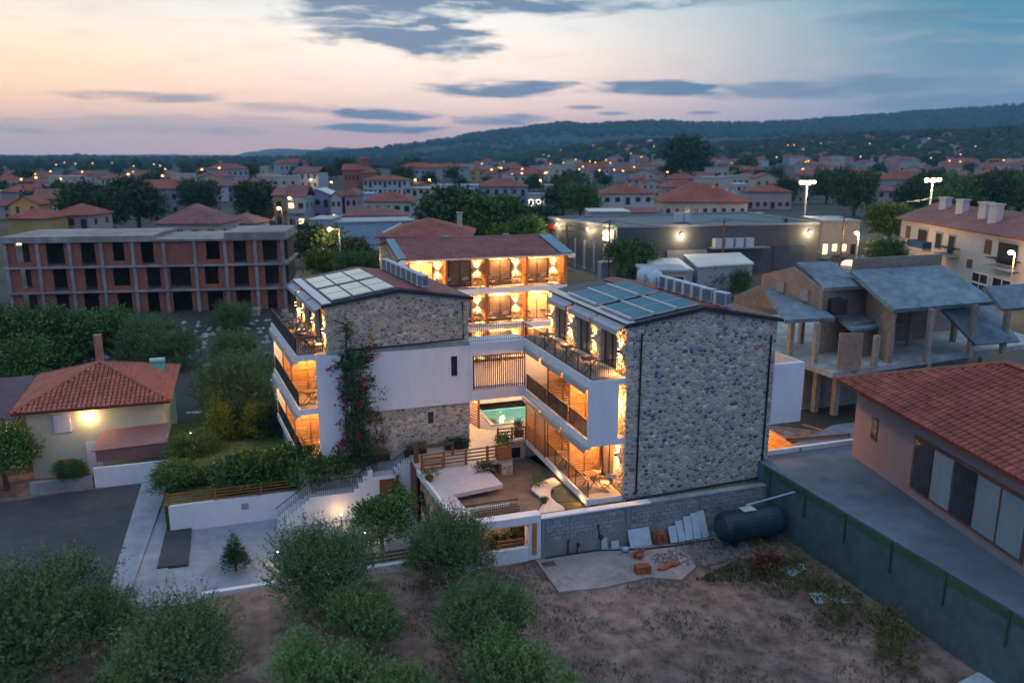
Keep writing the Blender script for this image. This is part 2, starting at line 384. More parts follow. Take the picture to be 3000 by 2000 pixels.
# ================================================================ hotel side wings
def door(parent, fx, s0, s1, z0, z1, fn, lit=None, curtain=True):
    """sliding door in a side wall: s runs along Y, faces -X"""
    d = MB(); w = .07
    d.box(fx, fx+.06, s0, s1, z1-w, z1); d.box(fx, fx+.06, s0, s1, z0, z0+w)
    for s in (s0, (s0+s1)/2-w/2, s1-w): d.box(fx-.01, fx+.07, s, s+w, z0+w, z1-w)
    f = d.mapped(fn).obj('door', BLACK, parent)
    MB().box(fx+.02, fx+.035, s0+w, (s0+s1)/2-w/2, z0+w, z1-w).mapped(fn).obj('pane', lit or PANEM, f)
    MB().box(fx+.02, fx+.035, (s0+s1)/2+w/2, s1-w, z0+w, z1-w).mapped(fn).obj('pane', lit or PANEM, f)
OPEN = [(1.2, 3.05), (4.4, 6.2), (7.7, 9.4)]; LAMPS = [.72, 3.8, 7.05, 10.0]; PARTS = [2.8, 5.9]
def wing(root, xw, xr, xo, y0, y1, ez, pk, er, px, fn, pal, seed, solid_rail, gable_z0):
    B = lambda: MB()
    L = y1-y0; T = .3
    # body and gable
    g = [(xw+T, -2.1), (xr, -2.1), (xr, er-.1), (px, pk-.1), (xw+T, ez-.06)]
    B().prismy(g, y0, y1).mapped(fn).obj('wall', MORTAR, root)
    # pierced side wall
    sw = B(); segs = [0]+[v for o in OPEN for v in o]+[L]
    for k in range(0, len(segs), 2): sw.box(xw, xw+T, y0+segs[k], y0+segs[k+1], -.3, ez-.12)
    for a, b in OPEN:
        for f in (0, 3, 6): sw.box(xw, xw+T, y0+a, y0+b, f+2.2, min(f+3, ez-.12))
    sw.mapped(fn).obj('wall', MORTAR, root)
    holes = [(a, b, f-.3, f+2.2) for a, b in OPEN for f in (0, 3, 6)]+[(0, L, f-.32, f+.02) for f in (3, 6)]
    stones(root, (xw, y0, 0), (0, 1, 0), (-1, 0, 0), [(0, -.2), (L, -.2), (L, ez-.2), (0, ez-.2)], .22, 150, PAL_BUFF, .035, seed, holes, fn=fn)
    for a, b in OPEN:
        for f in (0, 3, 6): door(root, xw+.2, y0+a+.05, y0+b-.05, f+.02, f+2.18, fn)
    # slabs, beams, screens
    for f in (0, 3, 6):
        sl = B().box(xo, xw-.002, y0+.06, y1, f-.3, f); sl.box(xo-.03, xo+.1, y0+.03, y1, f-.42 if f else -.32, f+.03); sl.mapped(fn).obj('balcony_slab', WHITE, root)
        B().box(xo+.1, xw-.04, y0+.1, y1-.05, f+.003, f+.012).mapped(fn).obj('balcony_paving', PAVE, root)
    for f in (0, 3):
        B().box(xo+.04, xw-.04, y0+9.3, y0+9.42, f+.02, f+2.6).mapped(fn).obj('end_panel', WHITE, root)
        for p in PARTS:
            w = B().box(xw-.14, xw-.05, y0+p-.03, y0+p+.06, f+.02, f+2.6).box(xo+.95, xo+1.03, y0+p-.02, y0+p+.05, f+.02, f+2.6).mapped(fn).obj('screen', WOODP, root)
            s = B(); k = 0
            while .1+k*.125 < 2.5: s.box(xo+.14, xw-.05, y0+p-.02, y0+p+.02, f+.08+k*.125, f+.08+k*.125+.088); k += 1
            s.mapped(fn).obj('slat', WOODP, w, kind='stuff')
            B().box(xo+.08, xo+.15, y0+p-.03, y0+p+.06, f+.02, f+2.6).mapped(fn).obj('post', DWOOD, w)
            B().box(xo+.55, xo+1.35, y0+p-.07, y0+p-.02, f+1.55, f+1.6).mapped(fn).obj('shelf_rail', WOODP, w)
    # awnings
    for i, (a, b) in enumerate(OPEN):
        for f, xx, zz, d in ((8.38, xw-.02, ez-.17, .46), (5.6, xo-.02, 5.62, .12), (2.6, xo-.02, 2.62, .12)):
            aw = B().box(xx-.13, xx, y0+a-1.0, y0+b+.12, zz-.07, zz+.07).mapped(fn).obj('awning', ALU, root)
            a0, b0 = y0+a-.97, y0+b+.09
            B().slab([(xx-.1, a0, zz-.02), (xx-.1, b0, zz-.02), (xx-d, b0, zz-.02-d*.3), (xx-d, a0, zz-.02-d*.3)], .015).mapped(fn).obj('fabric', AWN, aw)
            B().box(xx-d-.03, xx-d, a0, b0, zz-.26-d*.3, zz-.02-d*.3).mapped(fn).obj('valance', AWN2, aw)
    # roof
    ov = .12
    rf = B().slab([(xw-.18, y0-ov, ez), (xw-.18, y1+ov, ez), (px, y1+ov, pk), (px, y0-ov, pk)], .1).mapped(fn).obj('roof', DARKM, root)
    B().slab([(px+.01, y0-ov, pk), (px+.01, y1+ov, pk), (xr+.2, y1+ov, er), (xr+.2, y0-ov, er)], .1).mapped(fn).obj('roof_slope', DARKM, root)
    B().slab([(px+.05, y0+.15, pk+.03), (px+.05, y1-.1, pk+.03), (xr+.05, y1-.1, er+.035), (xr+.05, y0+.15, er+.035)], .02).mapped(fn).obj('tiled_slope', ROOFRED, rf)
    B().slab([(px-.75, y0+.15, pk-.07), (px-.75, y1-.1, pk-.07), (px+.04, y1-.1, pk+.035), (px+.04, y0+.15, pk+.035)], .02).mapped(fn).obj('ridge_cover', ROOFRED, rf)
    B().slab([(xw-.16, y0-ov+.05, ez+.03), (xw-.16, y1+ov-.05, ez+.03), (xw+.32, y1+ov-.05, ez+.09), (xw+.32, y0-ov+.05, ez+.09)], .03).mapped(fn).obj('eave_strip', ALU, rf)
    bb = B().prismy([(xw-.24, ez-.19), (px, pk-.2), (xr+.24, er-.2), (xr+.24, er-.03), (px, pk-.0), (xw-.24, ez-.02)], y0-ov-.06, y0-ov-.01).mapped(fn).obj('bargeboard', DARKM, root)
    def rail(pts, z, solid=False):
        b = B(); a, c = Vector(pts[0]), Vector(pts[1]); n = int((c-a).length/.11); up = Vector((0, 0, 1))
        b.bar(a+up*(z+.95), c+up*(z+.95), .04); b.bar(a+up*(z+.1), c+up*(z+.1), .025)
        for k in range(n+1): p = a.lerp(c, k/n); b.bar(p+up*(z+.08), p+up*(z+.95), .016 if k % 14 else .035)
        b.mapped(fn).obj('railing', BLACK, root)
        if solid:
            q = B(); q.bar(a+up*(z+.53), c+up*(z+.53), .8, .012) if 0 else q.box(a.x-.01, a.x+.01, min(a.y, c.y), max(a.y, c.y), z+.1, z+.93); q.mapped(fn).obj('privacy_panel', solid, root)
    rail(((xo+.05, y0+.12, 0), (xo+.05, y1, 0)), 6, solid_rail)
    rail(((xo+.05, y0+.12, 0), (xw-.12, y0+.12, 0)), 6)
    for k, (a, b) in enumerate(((.12, 2.7), (2.95, 5.8), (6.0, 9.2))):
        rail(((xo+.05, y0+a+(.3 if not k else 0), 0), (xo+.05, y0+b, 0)), 3, RAILP if not solid_rail else solid_rail)
        rail(((xo+.05, y0+a, 0), (xo+.05, y0+b, 0)), 0, solid_rail)
def idf(x, y, z): return (x, y, z)
PAVE = mat('balcony_paving', (.38, .30, .25), .8, .18, 3)
AWN = mat('awning_fabric', (.36, .38, .46), .85, .2, 2, stretch=(1, 14, 1)); AWN2 = mat('awning_valance', (.42, .38, .38), .85, .1, 4)
ROOFRED = mat('red_roof_sheet', (.22, .065, .055), .7, .2, 4)
RAILP = mat('bronze_mesh', (.10, .06, .045), .8, .2, 8, alpha=.55); RAILS = mat('black_reed_panel', (.022, .022, .022), .8, .4, 30, stretch=(1, 1, .1))
# --- right wing
R = thing('hotel_wing', 'stone gabled hotel wing nearest the camera, blue solar panels on its roof', 'building', (16.7, 33.1, 0))
wing(R, 16.7, 25.0, 14.82, 33.1, 43.2, 8.66, 9.28, 8.42, 20.6, idf, PAL_BUFF, 3, None, 0)
stones(R, (0, 33.1, 0), (1, 0, 0), (0, -1, 0), [(16.72, -.25), (25.0, -.25), (25.0, 8.2), (20.6, 9.04), (16.72, 8.44)], .19, 300, PAL_GREY, .035, 11)
MB().box(14.76, 16.32, 33.12, 33.28, 2.72, 5.98).obj('end_wall', WHITE, R)
MB().box(25.0, 26.95, 33.2, 33.5, 2.75, 5.95).obj('end_wall', WHITE, R)
MB().box(25.0, 26.95, 33.5, 42.9, 2.75, 3.0).obj('balcony_slab', WHITE, R); MB().box(26.85, 26.95, 33.5, 42.9, 3.0, 5.95).obj('side_panel', WHITE, R)
MB().box(25.0, 27.4, 33.3, 42.9, -.25, .0).obj('balcony_slab', WHITE, R)
b = MB()
for k in range(9): b.box(27.3, 27.36, 33.4, 42, .1+k*.115, .18+k*.115)
b.obj('slat_screen', WOODP, R)
light('porch_lamp', 'POINT', (25.6, 37, 2.3), 348, WARM, R, .1); light('porch_lamp', 'POINT', (25.7, 40, 5.2), 218, WARM, R, .1)
# drainpipes on the gable: down the left edge, along the foot, down the right edge
b = MB(); b.tube([(17.35, 32.98, 8.15), (17.35, 32.98, .05)], .045); b.obj('drainpipe', BLACK, R)
b = MB(); b.tube([(24.6, 32.98, 7.6), (24.6, 32.98, -.02)], .05); b.obj('drainpipe', BLACK, R)
b = MB(); b.tube([(16.8, 32.95, -.22), (24.6, 32.95, -.02)], .05); b.obj('drainpipe', BLACK, R)
for s in (.72, 3.8, 7.05, 10.0):
    wall_lamp(R, (16.66, 33.1+s, 7.18), (-1, 0, 0), 42, 6)
for f in (0, 3):
    for s in (.72, 3.5, 6.7):
        if f == 3 and s < 1: light('lamp_glow', 'POINT', (16.2, 33.8, 4.6), 155, WARM, R, .08); continue
        wall_lamp(R, (16.66, 33.1+s-(.0 if s < 1 else -.02), f+1.9), (-1, 0, 0), 30, f)
        if s > 1: light('ceiling_lamp', 'POINT', (15.9, 33.1+s-.9-.0, f+2.2), 118, WARM, R, .1)
for f in (0, 3): light('ceiling_lamp', 'POINT', (15.7, 41.2, f+2.2), 60, WARM, R, .1)
for f in (0, 3): light('ceiling_lamp', 'POINT', (15.9, 35.2, f+2.2), 118, WARM, R, .1)
# hanging-foil shades at the corbels between awnings glow: small fabric hoods
def panels(xs, ys, zf, fn, mglass, bar, who, group):
    n = 0
    for j, (ya, yb) in enumerate(ys):
        for i, (xa, xb) in enumerate(xs):
            for h in (0, 1):
                a = ya+(yb-ya)*(.5*h)+.03; c = ya+(yb-ya)*(.5*h+.5)-.03
                P = [fn(xa, a, zf(xa)+.10), fn(xb, a, zf(xb)+.10), fn(xb, c, zf(xb)+.10), fn(xa, c, zf(xa)+.10)]
                t = thing('solar_collector', who(j, i, h), 'solar panel', P[0], 0, group)
                MB().slab(P, .06).obj('frame', ALU, t)
                q = [Vector(p) for p in P]; m = sum(q, Vector())/4
                MB().slab([m+(p-m)*.94+Vector((0, 0, .012)) for p in q], .02).obj('glass', mglass, t)
                if bar: MB().bar(q[0]+Vector((-.06, 0, .02)), q[3]+Vector((-.06, 0, .02)), .12, .1).obj('header_bar', ALU, t)
                n += 1
zR = lambda x: 8.66+(x-16.52)*(9.28-8.66)/(20.6-16.52)
cols = ['lowest', 'middle', 'upper']
panels([(16.98, 18.1), (18.2, 19.3), (19.4, 20.5)], [(33.3, 36.85), (37.3, 41.2)], zR, idf, GLAZEB, True,
       lambda j, i, h: 'blue solar collector on the right wing, %s column, %s' % (cols[i], ['front one', 'second from the gable', 'third from the gable', 'farthest from the gable'][j*2+h]), 'blue solar collectors')
def ac_unit():
    t = thing('air_conditioner', 'x', 'air conditioner')
    MB().box(-.18, .18, -.42, .42, .12, .78).obj('casing', ACW, t); MB().box(-.2, -.178, -.38, .2, .17, .73).obj('fan_grille', ACD, t); MB().box(-.16, .16, -.425, -.42, .2, .7).obj('side_vent', ACD, t)
    b = MB()
    for y in (-.3, .3): b.box(-.2, .2, y-.03, y+.03, 0, .12)
    b.obj('foot', GREYM, t); return t
ACW = mat('ac_casing', (.52, .52, .54), .6, .08, 5); ACD = mat('ac_grille', (.16, .17, .2), .6, .2, 30)
AC0 = ac_unit(); AC0.scale = (1, 1, 1); index_kids(AC0)
ord_ = ['nearest the gable', 'second from the gable', 'third from the gable', 'fourth from the gable', 'fifth from the gable', 'sixth from the gable', 'farthest by the satellite dishes', 'last']
for k in range(7):
    y = [33.75, 34.95, 35.8, 36.6, 37.4, 38.2, 38.95][k]; x = 22.1-.05*k; z = 9.28-(x-20.6)*.2+.04
    if k == 0: o = AC0; o.location = (x, y, z); o.rotation_euler = (0, 0, .25)
    else: o = dup(AC0, (x, y, z), .25)
    o['label'] = 'white air conditioner on the right wing roof, '+ord_[k]; o['group'] = 'air conditioners on the right wing roof'
for k, (dx, dy, r, lab) in enumerate(((21.25, 40.2, .44, 'white round satellite dish on the roof, left and higher of the pair'), (21.35, 39.1, .42, 'bluish satellite dish on the roof, right of the pair beside the air conditioners'))):
    z = 8.85; t = thing('satellite_dish', lab, 'satellite dish', (dx, dy, z), rad(-15), 'satellite dishes'); b = MB()
    vs = []; fs = []; n = 20
    for j in range(5):
        rr = r*j/4
        for i in range(n): a = 2*math.pi*i/n; vs.append((rr*math.cos(a), -.0+.35*rr*rr/r-.12, .95+rr*math.sin(a)))
    for j in range(4): fs += [(j*n+i, j*n+(i+1) % n, (j+1)*n+(i+1) % n, (j+1)*n+i) for i in range(n)]
    b.add(vs, fs); o = b.obj('reflector', mat('dish_paint', (.55, .58, .62), .4, .05, 3), t, world=False); o.rotation_euler = (rad(-14), 0, 0)
    m = o.modifiers.new('thick', 'SOLIDIFY'); m.thickness = .02
    b = MB(); b.tube([(0, .08, 0), (0, .08, .95)], .035); b.obj('mast', GREYM, t, world=False); b = MB(); b.tube([(0, -.05, .5), (0, -.62, .86)], .015); b.box(-.05, .05, -.7, -.58, .8, .9); b.obj('feed_arm', GREYM, t, world=False)
# --- left wing
SK = -.10
def lf(x, y, z): return (x+SK*(y-42.5), y, z)
Lw = thing('hotel_wing', 'stone and lilac-white hotel wing with the tall flowering vine on its front', 'building', (3.6, 42.5, 0))
wing(Lw, 3.6, 11.43, 1.95, 42.5, 52.0, 8.7, 9.36, 8.72, 7.5, lf, PAL_BUFF, 7, RAILS, 6)
stones(Lw, (0, 42.5, 0), (1, 0, 0), (0, -1, 0), [(3.62, 6.2), (11.42, 6.2), (11.42, 8.5), (7.5, 9.12), (3.62, 8.46)], .19, 300, PAL_BUFF, .035, 21)
# lilac-white band with its small window, and the white pier at the terrace end
b = MB(); b.box(4.3, 10.35, 42.34, 42.5, 2.58, 5.98); b.box(10.72, 11.44, 42.34, 42.5, 2.58, 5.98); b.box(10.35, 10.72, 42.34, 42.5, 2.58, 4.2); b.box(10.35, 10.72, 42.34, 42.5, 5.38, 5.98); b.obj('wall', WHITE, Lw)
MB().slab([(3.0, 42.3, 6.0), (11.46, 42.3, 6.0), (11.46, 42.52, 6.14), (3.0, 42.52, 6.14)], .06).obj('ledge', CONC_D, Lw)
w_ = MB().box(10.35, 10.4, 42.42, 42.46, 4.2, 5.38).box(10.67, 10.72, 42.42, 42.46, 4.2, 5.38).obj('window', BLACK, Lw); MB().box(10.4, 10.67, 42.45, 42.46, 4.2, 5.38).obj('pane', GLASSD, w_)
MB().box(2.94, 4.3, 42.3, 42.62, -.4, 5.98).obj('end_wall', WHITE, Lw)
stones(Lw, (0, 42.5, 0), (1, 0, 0), (0, -1, 0), [(4.32, -.4), (11.42, -.4), (11.42, 2.56), (4.32, 2.56)], .175, 60, PAL_BUFF, .03, 22, [(8.92, 9.36, 1.45, 2.25)])
w_ = MB().box(8.94, 9.34, 42.52, 42.56, 1.47, 2.23).obj('window', BLACK, Lw); MB().box(8.98, 9.3, 42.48, 42.5, 1.51, 2.19).obj('pane', GLASSD, w_)
b = MB(); b.tube([(11.08, 42.4, 8.45), (11.12, 42.4, 6.34), (8.6, 42.4, 6.22), (4.5, 42.4, 6.16)], .045); b.obj('drainpipe', BLACK, Lw)
for s in (.45, 3.6, 6.85, 9.2):
    p = lf(3.56, 42.5+s, 7.2); wall_lamp(Lw, p, (-1, 0, 0), 42, 6)
for f in (0, 3):
    p = lf(3.5, 43.0, f+1.9); wall_lamp(Lw, p, (-1, 0, 0), 45, f)
    for s in (2.0, 4.6, 7.6):
        p = lf(3.0, 42.5+s, f+2.3); light('ceiling_lamp', 'POINT', p, 174, WARM, Lw, .1)
zL = lambda x: 8.7+(x-3.42)*(9.36-8.7)/(7.5-3.42)
panels([(4.0, 5.05), (5.15, 6.2), (6.3, 7.35)], [(42.7, 46.4), (46.9, 50.7)], zL, lf, GLAZED, False,
       lambda j, i, h: 'pale solar panel on the left wing, %s column, %s' % (cols[i], ['front one', 'second from the gable', 'third from the gable', 'farthest from the gable'][j*2+h]), 'pale solar panels')
for k in range(8):
    y = 43.6+k*1.08; x, _, _ = lf(9.2, y, 0); z = 9.36-(9.2-7.5)*.165+.04; o = dup(AC0, (x, y, z), .2)
    o['label'] = 'white air conditioner on the left wing roof, '+(ord_[k] if k < 6 else ['seventh from the gable', 'eighth and farthest from the gable'][k-6]); o['group'] = 'air conditioners on the left wing roof'
# bridge between the wings
Bg = thing('footbridge', 'white covered bridge with brown vertical slats joining the two front wings', 'bridge', (13.1, 42.5, 2.65))
MB().box(11.46, 14.84, 42.36, 42.66, 2.65, 3.25).box(11.46, 14.84, 42.36, 42.66, 5.3, 6.02).box(11.46, 11.62, 42.36, 42.66, 3.25, 5.3).box(14.8, 14.92, 42.36, 42.66, 3.25, 5.3).obj('frame', WHITE, Bg)
MB().box(11.46, 14.84, 42.66, 44.1, 2.72, 2.98).obj('deck', WHITE, Bg); MB().box(11.46, 14.84, 42.66, 44.1, 5.75, 6.02).obj('roof', WHITE, Bg)
for k in range(27):
    x = 11.72+k*.117; brick('slat', DWOOD, Bg, (x, 42.45, 4.27), (.045, .06, 2.02))
brick('post', WOOD, Bg, (11.7, 42.6, 4.27), (.12, .12, 2.02)); brick('rail', DWOOD, Bg, (13.2, 42.5, 4.9), (3.1, .03, .04)); brick('rail', DWOOD, Bg, (13.2, 42.5, 3.4), (3.1, .03, .04))
b = MB()
for y in (42.5, 44.05):
    b.bar((11.5, y, 6.95), (14.85, y, 6.95), .035); b.bar((11.5, y, 6.12), (14.85, y, 6.12), .02)
    for k in range(30): b.bar((11.5+k*.115, y, 6.0), (11.5+k*.115, y, 6.95), .015)
b.obj('railing', BLACK, Bg)
# canvas hammocks glimpsed through the slats
for k, (xa, xb, lab) in enumerate(((11.9, 13.4, 'white hammock hung behind the bridge slats, left one'), (13.4, 14.8, 'white hammock hung behind the bridge slats, right one'))):
    vs = []; fs = []
    for i in range(9):
        t = i/8; z = 4.85-.45*math.sin(math.pi*t)+.2*abs(t-.5); vs += [(xa+(xb-xa)*t, 43.3-.25*math.sin(math.pi*t), z+.25), (xa+(xb-xa)*t, 43.3+.3*math.sin(math.pi*t), z+.1)]
    fs = [(2*i, 2*i+1, 2*i+3, 2*i+2) for i in range(8)]; MB().add(vs, fs).obj('hammock', CANVAS, None, label=lab, cat='hammock', group='hammocks behind the slats')
LITC = mat('lit_curtain', (.9, .45, .17), emit=.28)
# ================================================================ back wing
Bk = thing('hotel_wing', 'long back wing of the hotel with faded red tiled roof and lit galleries', 'building', (17.7, 62, 0))
X0, X1 = 11.0, 24.9
MB().box(X0, X1, 62.3, 71, -1.2, 8.5).obj('wall', CREAM, Bk)

MB().add([(X0, 62.3, 8.5), (X0, 71, 8.5), (X0, 66.4, 9.55), (X1, 62.3, 8.5), (X1, 71, 8.5), (X1, 66.4, 9.55)], [(0, 1, 2), (3, 5, 4), (0, 3, 4, 1), (0, 2, 5, 3), (1, 4, 5, 2)]).obj('gable', CREAM, Bk)
stones(Bk, (X0, 61.0, 0), (0, 1, 0), (-1, 0, 0), [(0, 4.5), (10, 4.5), (10, 8.3), (5.3, 9.3), (0, 8.3)], .3, 0, PAL_BUFF, .03, 31)
for f in (0, 3, 6):
    MB().box(X0, X1, 60.8, 62.3, f-.42, f).obj('balcony_slab', WHITE, Bk)
    MB().box(X0, X0+.35, 60.85, 62.3, f, f+2.6).obj('side_wall', MORTAR, Bk)
    MB().box(X1-.3, X1, 60.85, 62.3, f, f+2.6).obj('side_wall', WOODP, Bk)
    for i, x in enumerate((14.74, 18.13, 21.5)):
        s = MB().box(x-.05, x+.05, 61.2, 62.28, f+.01, f+2.55).obj('partition', WOODP, Bk)
        q = MB()
        for k in range(20): q.box(x-.08, x+.08, 61.15, 61.22, f+.1+k*.12, f+.17+k*.12)
        q.obj('slat', WOODP, s, kind='stuff')
        MB().box(x-.35, x-.07, 62.18, 62.3, f+.01, f+2.55).obj('pier', STONEB, Bk) if 0 else None
    holes = [(a, b_, f, f+2.1) for a, b_ in ((11.9, 13.85), (15.1, 17.0), (18.5, 20.45), (21.75, 23.7))]
    stones(Bk, (0, 62.3, 0), (1, 0, 0), (0, -1, 0), [(X0+.3, f+.02), (X1-.3, f+.02), (X1-.3, f+2.55), (X0+.3, f+2.55)], .24, 80 if f else 0, PAL_BUFF, .035, 40+f, holes)
    for a, b_, _, _ in holes:
        d = MB(); w = .06
        d.box(a, b_, 62.2, 62.27, f+2.03, f+2.1); d.box(a, b_, 62.2, 62.27, f+.01, f+.07)
        for x in (a, (a+b_)/2-.04, b_-w): d.box(x, x+w+.01, 62.19, 62.28, f+.07, f+2.03)
        dd = d.obj('door', BLACK, Bk)
        for xa, xb in ((a+w, (a+b_)/2-.04), ((a+b_)/2+.03, b_-w)): MB().box(xa, xb, 62.23, 62.24, f+.07, f+2.03).obj('pane', LITC if (f, a) in ((6, 11.9), (3, 21.75)) else PANEM, dd)
    for x in (14.23, 17.53, 20.85, 24.2):
        wall_lamp(Bk, (x, 62.26, f+1.42), (0, -1, 0), 42, f)
    for x in (12.9, 19.4, 22.7):
        g = MB(); g.dome((x, 61.9, f+2.5), .11, .06, flip=-1); g.obj('ceiling_lamp', LAMPM, Bk); light('ceiling_light', 'POINT', (x, 61.7, f+2.35), 224, WARM, Bk, .1)
    b = MB(); b.bar((X0+.4, 60.85, f+.95), (X1-.2, 60.85, f+.95), .03); b.bar((X0+.4, 60.85, f+.12), (X1-.2, 60.85, f+.12), .02)
    n = int((X1-X0-.6)/.12)
    for k in range(n+1): b.bar((X0+.4+k*.12, 60.85, f), (X0+.4+k*.12, 60.85, f+.95), .012)
    b.obj('railing', BLACK, Bk)
MB().box(X0+.3, X1-.1, 60.85, 62.3, 8.5, 8.56).obj('ceiling', WOODP, Bk)
b = MB()
for k in range(26): b.box(X0+.5+k*.54, X0+.58+k*.54, 60.35, 60.9, 8.4, 8.5)
b.obj('rafter_end', DWOOD, Bk)
ez_, rz_ = (60.2, 8.62), (65.5, 9.62)
rf = MB().slab([(X0-.3, *ez_), (X1+.2, *ez_), (X1+.2, *rz_), (X0-.3, *rz_)], .1).obj('roof', TILEB, Bk)
MB().slab([(X0-.3, 65.51, 9.62), (X1+.2, 65.51, 9.62), (X1+.2, 71.5, 8.6), (X0-.3, 71.5, 8.6)], .1).obj('roof_slope', TILEB, Bk)
MB().box(X0-.1, X1, 60.08, 60.2, 8.48, 8.62).obj('gutter', ALU, Bk)
for xa, xb in ((X0-.3, X0+.35), (X1-.75, X1+.2)): MB().slab([(xa, ez_[0], ez_[1]+.14), (xb, ez_[0], ez_[1]+.14), (xb, rz_[0], rz_[1]+.14), (xa, rz_[0], rz_[1]+.14)], .12).obj('verge_slab', BLUEV, Bk) if 0 else None
BLUEV = mat('painted_verge', (.16, .26, .31), .6, .15, 4)
for xa, xb in ((X0-.3, X0+.35), (X1-.85, X1+.2)): MB().slab([(xa, ez_[0], ez_[1]+.14), (xb, ez_[0], ez_[1]+.14), (xb, rz_[0], rz_[1]+.14), (xa, rz_[0], rz_[1]+.14)], .12).obj('verge_slab', BLUEV, rf)
for x in (15.5, 20.8): MB().box(x, x+.5, 65.2, 65.8, 9.65, 9.85).obj('vent_cap', BLUEV, rf)
def tile_mesh(w, l, m, name='roof_tile'):
    vs = []; fs = []; n = 5
    for j, (yy, rr, dz) in enumerate(((0, w*.5, .02), (l, w*.42, 0))):
        for k in range(n+1): a = math.pi*k/n; vs.append((rr*math.cos(a), yy, dz+rr*.75*math.sin(a)))
    fs = [(k, k+1, n+1+k+1, n+1+k) for k in range(n)]+[tuple(range(n+1))[::-1]]
    return vs, fs
def tile_roof(parent, O, U, Vv, nu, nv, w, l, m, inside, nparts=300, order=None):
    """barrel tiles in courses: O = corner of the eave, U along the eave, Vv up the slope"""
    U = Vector(U).normalized(); Vv = Vector(Vv).normalized(); N = U.cross(Vv); O = Vector(O); vs, fs = tile_mesh(w, l*1.12, m)
    me = MB().add(vs, fs).mesh('roof_tile', m); pos = []
    for j in range(nv):
        for i in range(nu):
            u = (i+.5)*w; v = j*l
            if inside(u, v+l/2): pos.append((u, v))
    for u, v in pos[:nparts]:
        o = link('roof_tile', me, parent); M = Matrix(((U.x, Vv.x, N.x, 0), (U.y, Vv.y, N.y, 0), (U.z, Vv.z, N.z, 0), (0, 0, 0, 1))); o.matrix_basis = Matrix.Translation(O+U*u+Vv*v) @ M
    if pos[nparts:]:
        b = MB()
        for u, v in pos[nparts:]: c = O+U*u+Vv*v; b.add([c+U*p[0]+Vv*p[1]+N*p[2] for p in vs], fs)
        b.obj('roof_tile', m, parent, kind='stuff')
sl = Vector((0, rz_[0]-ez_[0], rz_[1]-ez_[1])); tile_roof(rf, (X0+.36, ez_[0]-.05, ez_[1]+.02), (1, 0, 0), sl, int((X1-X0-1.2)/.245), int(sl.length/.36), .245, .36, TILEP, lambda u, v: True, 240)
MB().tube([(X0, 65.5, 9.66), (X1, 65.5, 9.66)], .11).obj('ridge_tile', TILEP, rf)
MB().box(X1-.1, X1+.35, 60.0, 60.5, 8.3, 8.62).box(X0-.15, X0+.25, 60.0, 60.5, 8.25, 8.6).obj('corbel', WHITE, Bk)
# second stone gable end and post seen at the left of the back wing
b = MB().box(X0-.35, X0+.05, 60.8, 61.1, -1, 8.3).obj('corner_pier', MORTAR, Bk); light('corner_lamp', 'POINT', (X0-.5, 60.4, 7.9), 12, WARM, Bk, .05); light('corner_lamp', 'POINT', (X0-.3, 71.3, 7.6), 30, WARM, Bk, .05)
# ================================================================ furniture on the terraces
G1 = 'folding tables on the right wing terraces'; G2 = 'folding chairs on the left wing roof terrace'
for f, fl in ((6, 'top'), (3, 'middle')):
    for k, (y, w) in enumerate(((34.4 if f == 6 else 34.0, 'nearest the gable'), (37.0, 'in the middle bay'), (40.2, 'in the farthest bay'))):
        furn(TABLE0, (15.35, y+.2, f+.013), .2*k, 'dark wooden folding table on the right wing %s balcony, %s' % (fl, w), G1)
furn(TABLE0, (15.6, 34.6, .013), .3, 'wooden folding table on the ground terrace at the foot of the stone gable', G1)
furn(CHAIR0, (16.2, 35.3, .013), -2.2, 'canvas chair pulled out by the ground terrace door, behind the table', 'folding chairs on the ground terrace')
furn(CHAIR0, (16.1, 33.95, .013), 2.6, 'canvas chair nearest the gable on the ground terrace', 'folding chairs on the ground terrace')
furn(TABLE0, (15.5, 37.6, .013), .2, 'wooden folding table on the ground terrace between the slatted screens', G1)
words = ['nearest the camera', 'second from the front', 'third from the front', 'fourth from the front', 'at the far end']
for k, y in enumerate((43.4, 45.2, 47.0, 48.8, 50.5)):
    x, _, _ = lf(2.75, y, 0); furn(TABLE0, (x, y+.3, 6.013), .1, 'folding table on the left wing roof terrace, '+words[k], 'folding tables on the left wing roof terrace')
    furn(CHAIR0, (x+.15, y+.95, 6.013), -1.5+.2*k, 'canvas chair behind a table on the left roof terrace, '+words[k], G2); furn(CHAIR0, (x+.5, y-.3, 6.013), 1.7, 'canvas chair before a table on the left roof terrace, '+words[k], G2)
for f, fl in ((3, 'middle'), (0, 'ground')):
    furn(TABLE0, (2.6, 43.6, f+.013), .1, 'folding table on the left wing %s balcony' % fl, 'folding tables on the left wing'); furn(CHAIR0, (2.95, 44.4, f+.013), -1.6, 'canvas chair on the left wing %s balcony' % fl, 'folding chairs on the left wing')
bays = ['leftmost bay', 'second bay', 'third bay', 'rightmost bay']
for f, fl in ((6, 'top'), (3, 'middle')):
    for k, x in enumerate((13.0, 16.2, 19.6, 22.9)):
        furn(TABLE0, (x+1.15, 61.5, f+.003), 0, 'folding table on the back wing %s gallery, %s' % (fl, bays[k]), 'folding tables on the back galleries')
        furn(CHAIR0, (x+.45, 61.6, f+.003), 0, 'canvas chair on the back wing %s gallery, %s, right of the door' % (fl, bays[k]), 'canvas chairs on the back galleries')
        furn(CHAIR0, (x-1.0, 61.5, f+.003), .3, 'canvas chair on the back wing %s gallery, %s, left of the door' % (fl, bays[k]), 'canvas chairs on the back galleries')
